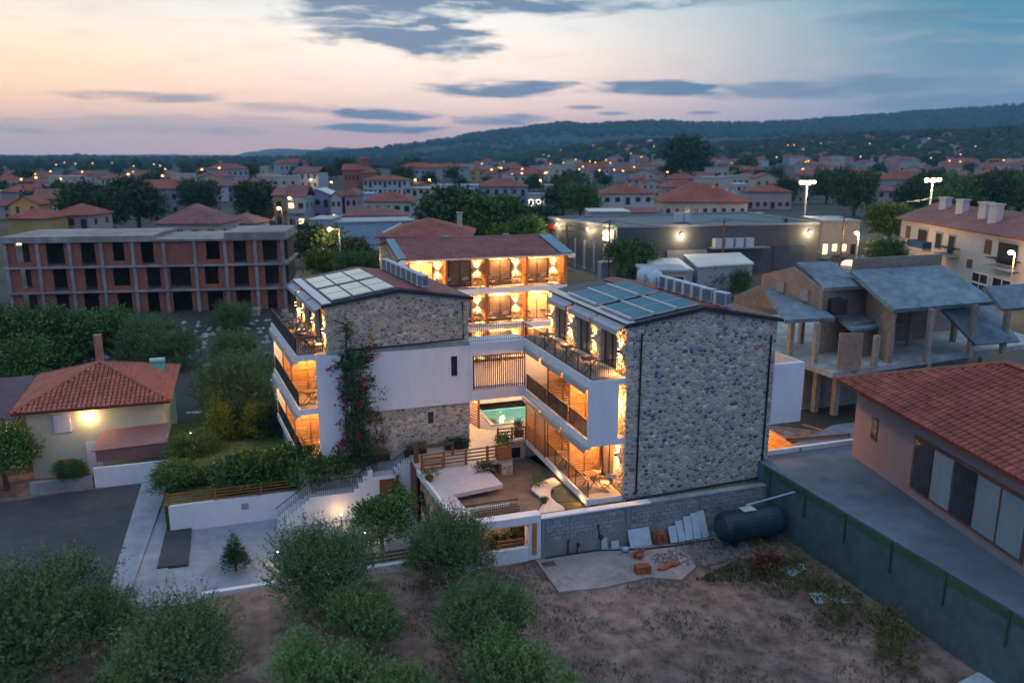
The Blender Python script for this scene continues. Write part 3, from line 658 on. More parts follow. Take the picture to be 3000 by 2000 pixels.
# ================================================================ plants
def crown_mesh(name, blobs, nsh, per, ll, lw, up, seed, m, fill=.35, droop=0):
    """leaf-sized faces on short shoots spread over lumpy blobs (x,y,z,rx,rz)"""
    r = np.random.default_rng(seed); bl = np.array(blobs, float); wt = bl[:, 3]**2; wt /= wt.sum()
    k = r.choice(len(bl), nsh, p=wt); B = bl[k]; d = r.normal(size=(nsh, 3)); d /= np.linalg.norm(d, axis=1)[:, None]
    d[:, 2] = np.where(d[:, 2] < -.5, -d[:, 2], d[:, 2])
    q = np.where(r.random(nsh) < fill, r.uniform(.3, .85, nsh), r.uniform(.82, 1.12, nsh))
    base = B[:, :3]+d*q[:, None]*np.stack([B[:, 3], B[:, 3], B[:, 4]], 1)
    dr = d+np.array([0, 0, up]); dr += r.normal(size=dr.shape)*.25; dr /= np.linalg.norm(dr, axis=1)[:, None]
    L = r.uniform(.4, 1.5, nsh)*ll*per*.42
    t = np.tile(np.linspace(0, 1, per), (nsh, 1)); P = base[:, None, :]+dr[:, None, :]*(t*L[:, None])[:, :, None]; P[:, :, 2] -= droop*t*t*L[:, None]
    n = nsh*per; P = P.reshape(-1, 3)+r.normal(size=(n, 3))*ll*.25
    a = np.repeat(dr, per, 0)+r.normal(size=(n, 3))*.75; a /= np.linalg.norm(a, axis=1)[:, None]
    b = np.cross(a, r.normal(size=(n, 3))); b /= np.linalg.norm(b, axis=1)[:, None]
    s = r.uniform(.7, 1.3, n)[:, None]; a *= ll*s; b *= lw*s
    V = np.stack([P-a*.5, P+b*.5, P+a*.5, P-b*.5], 1).reshape(-1, 3)
    me = bpy.data.meshes.new(name); me.vertices.add(4*n); me.vertices.foreach_set('co', V.astype(np.float32).ravel())
    me.loops.add(4*n); me.loops.foreach_set('vertex_index', np.arange(4*n, dtype=np.int32)); me.polygons.add(n); me.polygons.foreach_set('loop_start', np.arange(0, 4*n, 4, dtype=np.int32))
    me.materials.append(m); me.update(calc_edges=True); return me
def trunk_mesh(h, r, m, seed, spread=.8, n=5):
    rs = random.Random(seed); b = MB(); b.tube([(0, 0, -.3), (rs.uniform(-.1, .1), 0, h*.35), (rs.uniform(-.15, .15), .1, h*.55)], [r*1.3, r, r*.8], 7)
    for k in range(n):
        a = 6.28*k/n+rs.uniform(-.4, .4); b.tube([(0, 0, h*.35), (spread*.5*math.cos(a), spread*.5*math.sin(a), h*.62), (spread*math.cos(a), spread*math.sin(a), h*.92)], [r*.6, r*.4, r*.12], 5)
    return b.mesh('trunk', m)
BARK = mat('bark', (.10, .085, .07), .95, .3, 8, .02, 20)
OLIVE = leafmat('olive_leaf', (.042, .085, .03), (.20, .27, .10), 1.6); OLIVE2 = leafmat('olive_leaf_light', (.06, .125, .035), (.23, .33, .11), 1.6)
LEAFD = leafmat('dark_leaf', (.018, .045, .020), (.06, .11, .04), 1.2); LEAFM = leafmat('green_leaf', (.035, .085, .022), (.12, .20, .05), 1.2)
LEAFY = leafmat('yellow_green_leaf', (.07, .11, .012), (.22, .25, .03), 1.2); MAG = mat('magenta_bract', (.30, .012, .05), .6, .3, 4); CYPR = leafmat('cypress_leaf', (.008, .024, .016), (.022, .05, .03), 1)
def lumps(seed, R, H, n=11, z0=.9):
    rs = random.Random(seed); out = [(0, 0, z0+H*.45, R*.62, H*.42)]
    for k in range(n):
        a = 6.28*k/n+rs.uniform(-.3, .3); q = rs.uniform(.35, .75)*R; out.append((q*math.cos(a), q*math.sin(a), z0+H*rs.uniform(.22, .82), R*rs.uniform(.28, .46), H*rs.uniform(.16, .3)))
    return out
TREE = {}
def tree_kind(key, R, H, nsh, per, ll, lw, up, m, z0=.9, nvar=2, r=.13, n=11, fill=.35, droop=0):
    TREE[key] = [(crown_mesh('crown', lumps(s*7+len(key), R, H, n, z0), nsh, per, ll, lw, up, s+3, m, fill, droop), trunk_mesh(z0+H*.7, r, BARK, s, R*.55)) for s in range(nvar)]
def tree(key, p, sc, label, name='tree', cat='tree', group=None, k=0, rz=0, sz=None, m=None):
    cr, tr = TREE[key][k % len(TREE[key])]; t = thing(name, label, cat, p, rz, group); t.scale = (sc, sc, sz or sc)
    link('crown', cr, t, False); link('trunk', tr, t, False); return t
tree_kind('olive', 2.15, 3.1, 2500, 14, .135, .042, .95, OLIVE, .3, 4, .18, 16, .3)
tree_kind('olivel', 2.0, 3.0, 2200, 11, .15, .05, .9, OLIVE2, .2, 2, .16, 12, .45)
tree_kind('bushy', 2.5, 3.4, 2400, 7, .22, .10, .2, LEAFM, .6, 2, .16, 12)
tree_kind('leafy', 2.4, 2.6, 900, 6, .30, .12, .1, LEAFM, 1.6, 2, .12, 9, droop=.5)
tree_kind('dark', 3.0, 5, 1700, 6, .40, .26, .2, LEAFD, 1.0, 2, .25, 13)
tree_kind('mid', 3.0, 5, 1700, 6, .40, .26, .2, LEAFM, 1.0, 2, .25, 13)
tree_kind('yellow', 2.6, 4, 1300, 6, .34, .2, .2, LEAFY, .8, 1, .2, 12)
tree_kind('far', 3.2, 5, 420, 4, .9, .7, .2, LEAFD, .8, 3, .25, 9)
TREE['cypress'] = [(crown_mesh('crown', [(0, 0, 1+k*.9, 1.15*math.sin(math.pi*(.22+.70*k/9)), .9) for k in range(10)], 800, 5, .35, .18, 1.6, 5, CYPR), trunk_mesh(4, .15, BARK, 4, .1))]
TREE['conifer'] = [(crown_mesh('crown', [(0, 0, .35+k*.33, 1.05*(1-k/9)+.08, .35) for k in range(9)], 900, 6, .16, .07, .6, 6, mm), trunk_mesh(1.6, .1, BARK, 5, .2)) for mm in (LEAFY, LEAFD)]
# ================================================================ ground, courtyard, pool
def sheet(name, pts, m, z=None, kind='structure', parent=None):
    vs = [(p[0], p[1], z if z is not None else p[2]) for p in pts]; b = MB().add(vs, [tuple(range(len(vs)))]); return b.obj(name, m, parent, kind=kind)
def block(name, pts, z0, z1, m, kind='structure'): return MB().prism(pts, z0, z1).obj(name, m, kind=kind)
LAWN = mat('lawn', (.030, .045, .018), .95, .3, 3, .03, 25, col2=(.10, .15, .045))
GRAVEL = mat('gravel', (.13, .10, .085), .95, .3, 9, .02, 60, col2=(.20, .16, .14))
DECKM = mat('deck_tile', (.52, .47, .50), .55, .10, 2, .002, 20); POOLDECK = mat('pool_paving', (.55, .44, .36), .5, .1, 2)
ASPH = mat('asphalt', (.055, .06, .07), .85, .2, 1.2, .004, 60); PATHM = mat('path_paving', (.27, .29, .34), .75, .2, 1.2, .003, 20)
DIRT = mat('dry_earth', (.095, .062, .050), .98, .4, 1.4, .05, 10, col2=(.31, .215, .185))
PINKC = mat('cement_slab', (.34, .28, .27), .9, .2, 1.6, .006, 20)
block('pool_terrace', [(11.3, 42.6), (13.8, 42.6), (13.8, 61.5), (11.3, 61.5)], -1.2, 0, POOLDECK); block('pool_terrace', [(13.8, 42.3), (25, 43.4), (25, 45.4), (13.8, 45.4)], -1.2, 0, POOLDECK); block('pool_terrace', [(13.8, 49.6), (25, 49.6), (25, 61.5), (13.8, 61.5)], -1.2, 0, POOLDECK)
block('pool_terrace', [(12.9, 39.9), (14.84, 39.9), (14.84, 42.6), (12.9, 42.6)], -.25, 0, POOLDECK) if 0 else block('pool_terrace', [(10.9, 39.62), (13.1, 39.62), (13.1, 42.6), (10.9, 42.6)], -.25, 0, POOLDECK)
block('pool_terrace', [(7.7, 39.4), (10.9, 39.4), (10.9, 42.5), (7.7, 42.5)], -.25, 0, POOLDECK)
PL = thing('swimming_pool', 'turquoise swimming pool lit from below, seen under the bridge', 'swimming pool', (17, 47.5, 0)); SHELL = mat('pool_tile', (.42, .86, .78), .4, .08, 6)
b = MB(); b.add([(13.8, 45.4, -1.25), (21, 45.4, -1.25), (21, 49.6, -1.25), (13.8, 49.6, -1.25)], [(0, 1, 2, 3)])
for a, c in (((13.8, 45.4), (21, 45.4)), ((21, 45.4), (21, 49.6)), ((21, 49.6), (13.8, 49.6)), ((13.8, 49.6), (13.8, 45.4))): b.add([(a[0], a[1], -1.25), (c[0], c[1], -1.25), (c[0], c[1], .0), (a[0], a[1], .0)], [(0, 1, 2, 3)])
for k in range(4): b.box(13.81, 14.2+.3*k, 45.41, 47.0, -1.2+.0, -.35-.22*k)
b.obj('basin', SHELL, PL)
b = MB(); b.box(13.5, 21.3, 45.1, 45.38, 0, .05).box(13.5, 21.3, 49.62, 49.9, 0, .05).box(13.5, 13.78, 45.38, 49.62, 0, .05); b.obj('coping', POOLDECK, PL)
WAT = bpy.data.materials.new('water'); WAT.use_nodes = True; _b = WAT.node_tree.nodes['Principled BSDF']; _b.inputs['Transmission Weight'].default_value = 1; _b.inputs['IOR'].default_value = 1.33; _b.inputs['Specular IOR Level'].default_value = .15; _b.inputs['Roughness'].default_value = .06; _b.inputs['Base Color'].default_value = (.85, 1, .97, 1)
_n = WAT.node_tree.nodes.new('ShaderNodeTexNoise'); _n.inputs['Scale'].default_value = 1.6; _p = WAT.node_tree.nodes.new('ShaderNodeBump'); _p.inputs['Strength'].default_value = .35; _p.inputs['Distance'].default_value = .12; WAT.node_tree.links.new(_n.outputs[0], _p.inputs['Height']); WAT.node_tree.links.new(_p.outputs[0], _b.inputs['Normal'])
MB().add([(13.79, 45.39, -.08), (21, 45.39, -.08), (21, 49.61, -.08), (13.79, 49.61, -.08)], [(0, 1, 2, 3)]).obj('water', WAT, PL)
for x in (15.9, 17.2, 18.5, 19.8): light('pool_light', 'SPOT', (x, 45.5, -.5), 4500, (.72, 1, .82), PL, .06, 150, (0, 1, -.12), 1)
for x, y in ((12.3, 45.2), (12.4, 50), (12.4, 56), (17, 51.5), (21, 51.5)): light('terrace_light', 'POINT', (x, y, 2.2), 150, WARM2, PL, .1)
# lattice, rails and planters of the pool terrace
lt = thing('trellis', 'brown horizontal slat trellis standing at the corner of the stone base, by the pool', 'trellis', (12.5, 45.5, 0))
for k in range(16): brick('slat', WOOD, lt, (12.5, 45.5, .15+k*.16), (.04, .95, .07), .28)
brick('post', WOOD, lt, (12.68, 45.0, 1.35), (.12, .12, 2.7)); brick('post', WOOD, lt, (12.35, 46.0, 1.35), (.1, .1, 2.7))
def fence(name, label, pts, z, nrail, gap, hgt, m=WOOD, pw=.1, every=1.6, rw=.09, group=None):
    t = thing(name, label, 'fence', (pts[0][0], pts[0][1], z), 0, group)
    for a, c in zip(pts, pts[1:]):
        za = a[2] if len(a) > 2 else z; zc = c[2] if len(c) > 2 else z; A = Vector((a[0], a[1], za)); C_ = Vector((c[0], c[1], zc)); d = C_-A; n = max(1, round(d.length/every))
        for k in range(n+1): p = A.lerp(C_, k/n); brick('post', m, t, (p.x, p.y, p.z+hgt/2), (pw, pw, hgt), math.atan2(d.y, d.x))
        for k in range(n):
            for i in range(nrail):
                p, q = A.lerp(C_, k/n), A.lerp(C_, (k+1)/n); h = hgt-.08-i*gap
                mid = (p+q)/2; o = link('rail', cube(m), t, True, loc=(mid.x, mid.y-.03, mid.z+h), scale=((q-p).length-pw, .03, rw), rot=(0, -math.asin(max(-1, min(1, (q-p).normalized().z))), math.atan2(d.y, d.x)))
    return t
fence('rail_fence', 'brown wooden rail fence across the deck in front of the stone base', [(7.95, 39.45), (12.85, 39.6)], 0, 4, .2, .9, WOOD, .12, 1.25, .07)
fence('rail_fence', 'short brown rail fence at the pool terrace edge, under the bridge', [(13.1, 42.35), (14.8, 42.25)], 0, 4, .2, .85, WOOD, .1, .85, .07)
fence('gate_fence', 'low wooden gate panel at the top of the entrance steps', [(8.0, 39.2), (9.0, 39.25)], -.05, 3, .26, .78, WOOD, .07, 1.0, .09)
t = thing('slat_screen', 'tall horizontal slat screen closing the far ground terrace of the right wing', 'screen', (14.8, 40.7, 0))
for k in range(20): brick('slat', WOOD, t, (14.78, 40.6, .12+k*.118), (.04, 3.1, .06))
for y in (39.05, 40.6, 42.15): brick('post', DWOOD, t, (14.8, y, 1.25), (.08, .08, 2.5))
def planter(label, p, w, d, h, key, sc, m=DWOOD, group=None, rz=0):
    t = thing('planter', label, 'planter', p, rz, group); MB().box(-w/2, w/2, -d/2, d/2, 0, h).obj('box', m, t, False)
    cr = {'g': G_GREEN, 'y': G_DRY, 'd': G_DARK}[key]; o = link('plant', cr, t, False); o.location = (0, 0, h-.05); o.scale = (sc*w/1.0, sc*w/1.0*.8, sc*.8); return t
G_GREEN = crown_mesh('plant', [(0, 0, .3, .5, .35)], 160, 7, .14, .05, .5, 2, LEAFM); G_DRY = crown_mesh('plant', [(-.25, 0, .2, .3, .25), (.3, 0, .22, .35, .3)], 170, 6, .12, .03, .9, 3, leafmat('dry_leaf', (.10, .09, .03), (.20, .17, .07)))
G_DARK = crown_mesh('plant', [(-.2, 0, .2, .35, .25), (.3, 0, .2, .3, .25)], 170, 6, .13, .05, .5, 4, LEAFD)
planter('wooden slatted planter with a bright green shrub at the end of the deck fence', (12.6, 39.75, 0), .8, .55, .75, 'g', 1.0, WOOD)
planter('pot with a small green shrub hanging on the rail by the pool', (14.3, 42.1, .3), .5, .35, .4, 'g', .9, DWOOD)
planter('long dark planter with olive-brown grasses left under the stone base', (6.0, 42.0, -.15), 1.25, .4, .3, 'y', .8, DARKM, 'planters along the stone base')
planter('long dark planter with dry grasses in the middle under the stone base', (8.1, 42.0, -.1), 1.25, .4, .3, 'y', .8, DARKM, 'planters along the stone base')
planter('long dark planter with dark leafy plants at the right under the stone base', (10.5, 42.0, -.05), 1.35, .4, .3, 'd', .8, DARKM, 'planters along the stone base')
# white L-shaped deck over the entrance
block('deck', [(7.72, 39.4), (11.2, 39.5), (11.5, 36.3), (8.78, 35.85), (9.15, 31.95), (8.3, 31.95)], -.22, 0, DECKM)
b = MB()
P = [(7.62, 39.4), (8.18, 31.9)]; b.prism([(7.62, 39.35), (7.74, 39.35), (8.36, 31.9), (8.18, 31.9)], -.2, .1); b.obj('parapet', WHITE, kind='structure', label='white parapet', cat=None)
en = thing('entrance_portal', 'white entrance portal with a lit opening left of the block wall', 'portal', (10.3, 32.2, -2))
MB().box(8.35, 11.95, 31.9, 32.45, -.16, .22).box(11.35, 11.95, 31.92, 32.5, -2.0, -.16).box(8.35, 8.7, 31.92, 32.45, -3, -.16).box(8.7, 11.35, 31.95, 32.2, -2.1, -1.35).obj('frame', WHITE, en)
brick('shutter', WOODP, en, (11.62, 31.9, -.95), (.22, .05, 1.6)); MB().box(8.8, 11.3, 34.6, 34.7, -2.2, -.3).obj('back_wall', CREAM, en); brick('rail', WOOD, en, (10.6, 32.3, -1.25), (1.3, .05, .1)); brick('rail', WOOD, en, (10.6, 32.3, -1.05), (1.3, .05, .1))
light('entrance_light', 'POINT', (10.4, 33.3, -.55), 26, WARM2, en, .1)
planter('dark shrub inside the lit entrance opening', (10.5, 33.2, -2.1), 1.0, .6, .4, 'd', 1.3)
# retaining wall below the deck, faced in stone, with the black bicycle-like metal emblem
rw = thing('retaining_wall', 'rubble stone retaining wall under the left edge of the white deck', 'wall', (8, 35.6, -3)); MB().prism([(7.82, 39.3), (8.2, 39.3), (8.7, 32.2), (8.3, 32.2)], -3.1, -.22).obj('wall', MORTAR, rw)
_u = Vector((8.3-7.82, 32.2-39.3, 0)).normalized(); stones(rw, (7.82, 39.3, 0), _u, (-_u.y*-1, _u.x*-1, 0) if 0 else Vector((_u.y, -_u.x, 0)), [(0, -3.05), (7.1, -3.05), (7.1, -.25), (0, -.25)], .3, 120, PAL_BUFF, .04, 61)
em = thing('wall_emblem', 'black bent metal emblem fixed on the stone retaining wall', 'emblem', (7.9, 38, -1.2)); b = MB()
def on(s, z): p = Vector((7.82, 39.3, 0))+_u*s+Vector((_u.y, -_u.x, 0))*.12; return (p.x, p.y, z)
b.tube([on(.5, -.9), on(.8, -1.3), on(1.3, -1.5), on(1.9, -1.9)], .05); b.tube([on(.5, -1.5), on(1.0, -1.85), on(1.7, -2.35)], .04); b.tube([on(.9, -.8), on(1.1, -1.2), on(.8, -1.6)], .035)
b.tube([on(.75+.28*math.cos(a*.6), -1.15+.28*math.sin(a*.6)) for a in range(11)], .025); b.obj('emblem', BLACK, em)
gp = thing('entrance_door_frame', 'tall dark reddish wooden post and open gate at the head of the stairs wall', 'gate', (8, 40.3, -3)); b = MB().box(7.78, 8.0, 40.5, 40.9, -3.1, .75).obj('post', DWOOD, gp); MB().box(7.62, 7.74, 39.6, 41.1, -3.1, -.1).obj('panel', DWOOD, gp); MB().box(7.75, 10.1, 40.95, 41.1, .65, .8).obj('lintel', DWOOD, gp); MB().box(9.95, 10.1, 40.95, 41.1, 0, .65).obj('post', DWOOD, gp)
# gravel garden between deck and right wing
sheet('gravel_garden', [(8.7, 32.4, -.5), (15.0, 32.4, -.42), (15.0, 37.3, -.45), (15.0, 43.0, -1.3), (8.7, 43.0, -1.3), (8.7, 37.3, -.5)], GRAVEL)
block('garden_bed', [(11.9, 32.35), (24.2, 32.35), (24.2, 33.0), (14.7, 33.2), (11.9, 33.2)], -.6, -.36, mat('planted_grass', (.10, .085, .03), .95, .3, 6, .02, 40, col2=(.16, .13, .05)))
for k, y in enumerate((35.3, 34.75, 34.2)): b = MB().box(9.0, 12.0-.2*k, y, y+.05, -.5, -.43); b.obj('timber_edging', DWOOD, kind='structure')
pth = [(14.6, 37.2), (13.9, 36.9), (13.2, 36.5), (12.95, 36.1), (13.0, 35.5), (13.1, 34.9), (12.95, 34.3), (12.6, 33.8), (12.2, 33.2), (12.2, 32.6), (13.0, 32.6), (13.6, 33.0), (13.75, 33.6), (13.6, 34.2), (13.55, 34.8), (13.75, 35.4), (14.0, 35.9), (14.7, 36.3)]
block('garden_path', pth, -.46, -.38, mat('white_path', (.60, .53, .50), .7, .1, 3, .003, 30)); block('turf_bed', [(13.7, 34.2), (14.7, 34.0), (14.75, 36.2), (14.1, 35.8), (13.8, 35.3), (13.6, 34.8)], -.46, -.40, mat('grey_turf', (.075, .085, .07), .95, .25, 8, .02, 50))
block('turf_bed', [(13.85, 33.3), (14.7, 33.25), (14.7, 33.95), (13.75, 34.1)], -.46, -.40, MATS['planted_grass'])
light('path_light', 'POINT', (14.55, 36.8, -.1), 7, WARM, None, .05); light('bed_light', 'POINT', (14.6, 33.7, -.15), 5, WARM, None, .05)
pl_ = thing('stone_pier', 'square stone pier under the corner of the pool terrace', 'pier', (12.7, 39.5, -1.2)); MB().box(12.4, 13.05, 39.4, 39.9, -1.3, -.25).obj('core', MORTAR, pl_); stones(pl_, (12.4, 39.4, 0), (1, 0, 0), (0, -1, 0), [(0, -1.2), (.65, -1.2), (.65, -.27), (0, -.27)], .2, 30, PAL_BUFF, .03, 63)
bw = thing('basement_wall', 'low stone wall with a dark basement window below the pool terrace', 'wall', (13.8, 42.2, -1.3)); MB().box(13.05, 14.8, 42.2, 42.3, -1.4, -.02).obj('wall', MORTAR, bw); stones(bw, (13.05, 42.2, 0), (1, 0, 0), (0, -1, 0), [(0, -1.3), (1.75, -1.3), (1.75, -.1), (0, -.1)], .22, 40, PAL_BUFF, .03, 64, [(.7, 1.4, -1.1, -.4)]); brick('window', GLASSD, bw, (14.1, 42.18, -.75), (.66, .04, .64))
def pot_shrub(label, p, r, mesh, pm, sc):
    t = thing('potted_plant', label, 'plant', p); b = MB(); b.tube([(0, 0, 0), (0, 0, r*.9)], [r*.7, r], 10); b.obj('pot', pm, t, False); o = link('foliage', mesh, t, False); o.location = (0, 0, r*.7); o.scale = (sc, sc, sc); return t
pot_shrub('clipped round green shrub on the curved white path', (13.45, 36.35, -.38), .14, G_GREEN, CONC, .55); pot_shrub('small dark pot at the narrow part of the curved path', (13.0, 34.3, -.38), .16, G_DARK, DWOOD, .3)
pot_shrub('reddish potted plant on the left parapet of the white deck', (8.0, 37.9, 0), .25, G_DRY, DWOOD, .75)
wb = thing('driftwood_pile', 'grey driftwood and plants heaped on the far deck edge', 'ornament', (11.1, 38.2, 0)); b = MB(); rs = random.Random(3)
for k in range(9): a = rs.uniform(0, 6); b.tube([(11+rs.uniform(-.2, .2), 38.2, .05), (11+.5*math.cos(a), 38.2+.4*math.sin(a), rs.uniform(.1, .5))], .03)
b.obj('branches', CONC_D, wb); o = link('foliage', G_DARK, wb, True); o.location = (11.1, 38.3, 0); o.scale = (.8, .8, .7)
ld = thing('wooden_ladder', 'small wooden ladder leaning down from the deck corner', 'ladder', (11.5, 39, -1)); b = MB(); b.bar((11.2, 39.3, .3), (11.45, 37.9, -.5), .05); b.bar((11.6, 39.4, .3), (11.85, 38.0, -.5), .05); b.obj('side_rails', WOOD, ld)
for k in range(4): brick('rung', WOOD, ld, (11.45+.05*k, 39.2-.3*k, .2-.18*k), (.4, .05, .05))
gt = thing('arched_gate', 'black arched railing gate in the sunken opening of the deck', 'gate', (10.4, 34, -.5)); b = MB()
for k in range(22):
    t_ = k/21; x = 9.35+2.2*t_; h = .35+.3*math.sin(math.pi*t_); b.bar((x, 33.9, -.5), (x, 33.9, -.5+h), .02)
b.bar((9.35, 33.9, -.42), (11.55, 33.9, -.42), .03); b.bar((9.3, 33.9, -.15), (11.6, 33.9, -.15), .025); b.obj('bars', BLACK, gt)
# ================================================================ stairs wall
sw = thing('staircase', 'long white stepped stairway climbing to the deck behind its black railing', 'staircase', (4, 41.2, -3))
steps = [(0.15, -3.05)]; x = .4; z = -2.85
prof = []
nst = 8
for k in range(nst): prof.append((x, z)); x += .215; z += .165
prof.append((x, z)); x = 4.5; L1 = z
for k in range(4): prof.append((x, z+.165*(k+1))); x += .26; z += .165
z2 = -.8; prof.append((5.55, z2))
x = 6.78; z = z2
for k in range(4): z += .165; prof.append((x, z)); x += .26
prof = sorted(prof); top = []
for i, (a, h) in enumerate(prof):
    nx = prof[i+1][0] if i+1 < len(prof) else 7.8; b = MB()
    top.append((a, nx, h))
    dz = (5.9, 6.75)
    if nx <= dz[0] or a >= dz[1]: b.box(a, nx, 41.2, 42.3, -3.1, h)
    else:
        if a < dz[0]: b.box(a, dz[0], 41.2, 42.3, -3.1, h)
        if nx > dz[1]: b.box(dz[1], nx, 41.2, 42.3, -3.1, h)
        b.box(max(a, dz[0]), min(nx, dz[1]), 41.2, 42.3, -1.0, h); b.box(max(a, dz[0]), min(nx, dz[1]), 41.6, 42.3, -3.1, -1.0)
    b.obj('step', WHITE, sw)
d = MB().box(5.93, 6.72, 41.3, 41.36, -3.0, -1.02).obj('door', WOOD, sw); MB().box(6.62, 6.66, 41.24, 41.3, -2.0, -1.9).obj('handle', BLACK, d)
for x_, z_ in ((5.25, -1.75), (1.75, -2.6)): brick('vent', GREYM, sw, (x_, 41.19, z_), (.12, .02, .12))
b = MB(); hs = []
for a, nx, h in top:
    n = max(1, int((nx-a)/.1))
    for k in range(n): xx = a+(nx-a)*(k+.5)/n; b.bar((xx, 41.26, h-.02), (xx, 41.26, h+.85), .016); hs.append((xx, h+.85))
rp = [(.35, -1.95), (2.15, -.68), (4.5, -.66), (5.6, .05), (6.75, .06), (7.75, .72)]
for a, c in zip(rp, rp[1:]): b.bar((a[0], 41.26, a[1]), (c[0], 41.26, c[1]), .035)
b.obj('railing', BLACK, sw)
gw = thing('garden_wall', 'white garden wall left of the stairs with a small square hatch', 'wall', (-1, 42.6, -3)); MB().box(-5.0, 5.5, 42.5, 42.75, -3.2, -1.6).box(5.5, 7.7, 42.42, 42.6, -3.2, -.9).obj('wall', WHITE, gw); brick('hatch', GREYM, gw, (-1.2, 42.49, -2.1), (.36, .03, .34))
fence('rail_fence', 'long brown horizontal rail fence on top of the white garden wall', [(-5.0, 42.62), (4.4, 42.62), (5.3, 42.6, -.9)], -1.6, 4, .17, .72, WOOD, .09, 2.2, .06)
light('path_lamp', 'POINT', (3.5, 40.6, -2.5), 5, WARM2, None, .05)
def garden_lamp(label, p, pw=8, h=.5):
    t = thing('garden_lamp', label, 'garden lamp', p, 0, 'garden lamps'); MB().tube([(0, 0, 0), (0, 0, h)], .03).obj('post', BLACK, t, False); MB().ball((0, 0, h+.05), .06).obj('bulb', LAMPW, t, False)
    light('lamp_light', 'POINT', (p[0]-.05, p[1]-.25, p[2]+h+.25), pw, WARM2, None, .08)
garden_lamp('bright garden lamp low against the white stairs wall', (3.7, 40.7, -3.0), 5, .45); garden_lamp('yellow garden lamp beside the path, behind the big olive tree', (0.3, 37.6, -3.0), 10, .4); garden_lamp('garden lamp glowing under the leafy tree', (4.6, 38.0, -3.0), 10, .5)
garden_lamp('garden lamp at the far corner of the lawn', (-4.4, 52.5, -1.6), 9, .6); garden_lamp('garden lamp in the bushes beside the road', (-4.6, 46.6, -1.6), 9, .5)
# ================================================================ ground sheets near the hotel
sheet('path', [(-6, 34.3), (8, 34.3), (8, 42.6), (-6, 42.6)], PATHM, -3.06); sheet('forecourt', [(-7.2, 35), (-4.8, 35), (-4.8, 47), (-5.6, 52), (-7.2, 52)], PATHM, -3.0)
sheet('road', [(-60, 33.5), (-9, 34.8), (-6.4, 36.8), (-5.9, 41), (-5.7, 49.6), (-8.2, 50), (-60, 47)], ASPH, -3.02)
MB().prism([(-6.4, 36.8), (-6.2, 36.8), (-5.6, 49.6), (-5.8, 49.6)], -3.1, -2.9).obj('kerb', PATHM, kind='structure')
MB().prism([(-5.3, 38.5), (-3.9, 38.4), (-4.0, 44.8), (-5.2, 45)], -3.1, -2.93).obj('ramp', ASPH, kind='structure')
block('lawn', [(-5.2, 42.7), (1.9, 42.7), (.9, 57), (-6, 57)], -3, -1.62, LAWN); block('terrace_base', [(1.7, 42.4), (11.5, 42.4), (11.3, 62), (.8, 62)], -3, -.33, CONC); block('terrace_base', [(1.7, 42.0), (11.4, 42.0), (11.4, 42.5), (1.7, 42.5)], -3, -.16, CONC)
hd = thing('hedge', 'dense leafy hedge along the fence in front of the left wing', 'hedge', (-.5, 43.6, -1.6)); link('foliage', crown_mesh('foliage', [(-1.9+k*.62, 43.7+.15*math.sin(k*2.1), -1.0+.06*k, .75, .85+.12*math.sin(k*1.3)) for k in range(7)]+[(2.1, 42.25, -.75, .6, .75), (2.8, 42.2, -.6, .55, .7), (3.5, 42.15, -.55, .5, .65), (4.1, 42.1, -.6, .4, .5)], 3200, 7, .17, .09, .3, 9, LEAFM, .25), hd)
vs_ = []; b = MB(); rs = random.Random(8)
vn = thing('flowering_vine', 'tall dark vine with magenta flowers climbing the front of the left wing', 'climbing plant', (5, 42.1, -.6))
bl = [(4.95+.25*math.sin(k*1.1), 41.95, -.4+k*.48, .62+.12*math.sin(k*2.3), .5) for k in range(13)]+[(4.5, 42, 5.6, .5, .4), (4.1, 42.05, 5.4, .35, .3), (5.6, 42, 5.9, .4, .45), (5.7, 42.05, 4.2, .35, .4), (5.75, 42.05, 2.2, .4, .5), (4.6, 42, 6.6, .34, .75), (4.55, 42.05, 7.5, .26, .5), (5.9, 42.1, 6.5, .12, .5), (4.0, 42.05, 6.5, .1, .4), (6.1, 42.05, .8, .35, .6), (4.2, 42, 3.2, .25, .3), (3.95, 42, .3, .35, .5), (6.2, 42.05, 3.4, .12, .3), (6.3, 42.05, 2.3, .12, .25)]
bl = [(x, y, z, r*.74, h*.92) for x, y, z, r, h in bl]; cm = crown_mesh('foliage', bl, 1500, 7, .13, .07, .1, 12, LEAFD, .3); link('foliage', cm, vn)
fl = [(6.05, 42.0, 5.75, .13, .13), (5.6, 41.95, 5.6, .14, .2), (4.35, 41.9, 4.75, .12, .2), (3.7, 42.1, 5.2, .12, .12), (4.25, 41.9, 3.5, .13, .14), (4.2, 41.85, 3.0, .14, .2), (4.1, 41.85, 1.0, .2, .2), (4.3, 41.8, 1.5, .14, .2), (6.25, 41.95, 2.1, .12, .1), (4.0, 41.9, 2.2, .09, .09), (6.35, 41.95, .9, .12, .1), (5.3, 41.4, 4.4, .12, .2), (4.9, 41.35, 3.4, .1, .15), (5.9, 41.8, 6.3, .09, .1), (4.0, 42, 4.1, .08, .1), (4.9, 41.3, 1.6, .1, .1)]
link('flower', crown_mesh('flower', fl, 260, 6, .07, .07, 0, 13, MAG, .5), vn)
for k in range(7): x = 4.9+rs.uniform(-.3, .3); b.tube([(x, 42, -.5), (x+rs.uniform(-.3, .3), 41.95, 2.5), (x+rs.uniform(-.5, .4), 42.05, 5.5)], [.06, .045, .02], 5)
b.tube([(4.55, 42.1, 6), (4.6, 42.05, 7.6), (3.95, 42.0, 7.95)], [.05, .06, .04], 5); b.obj('stem', BARK, vn)
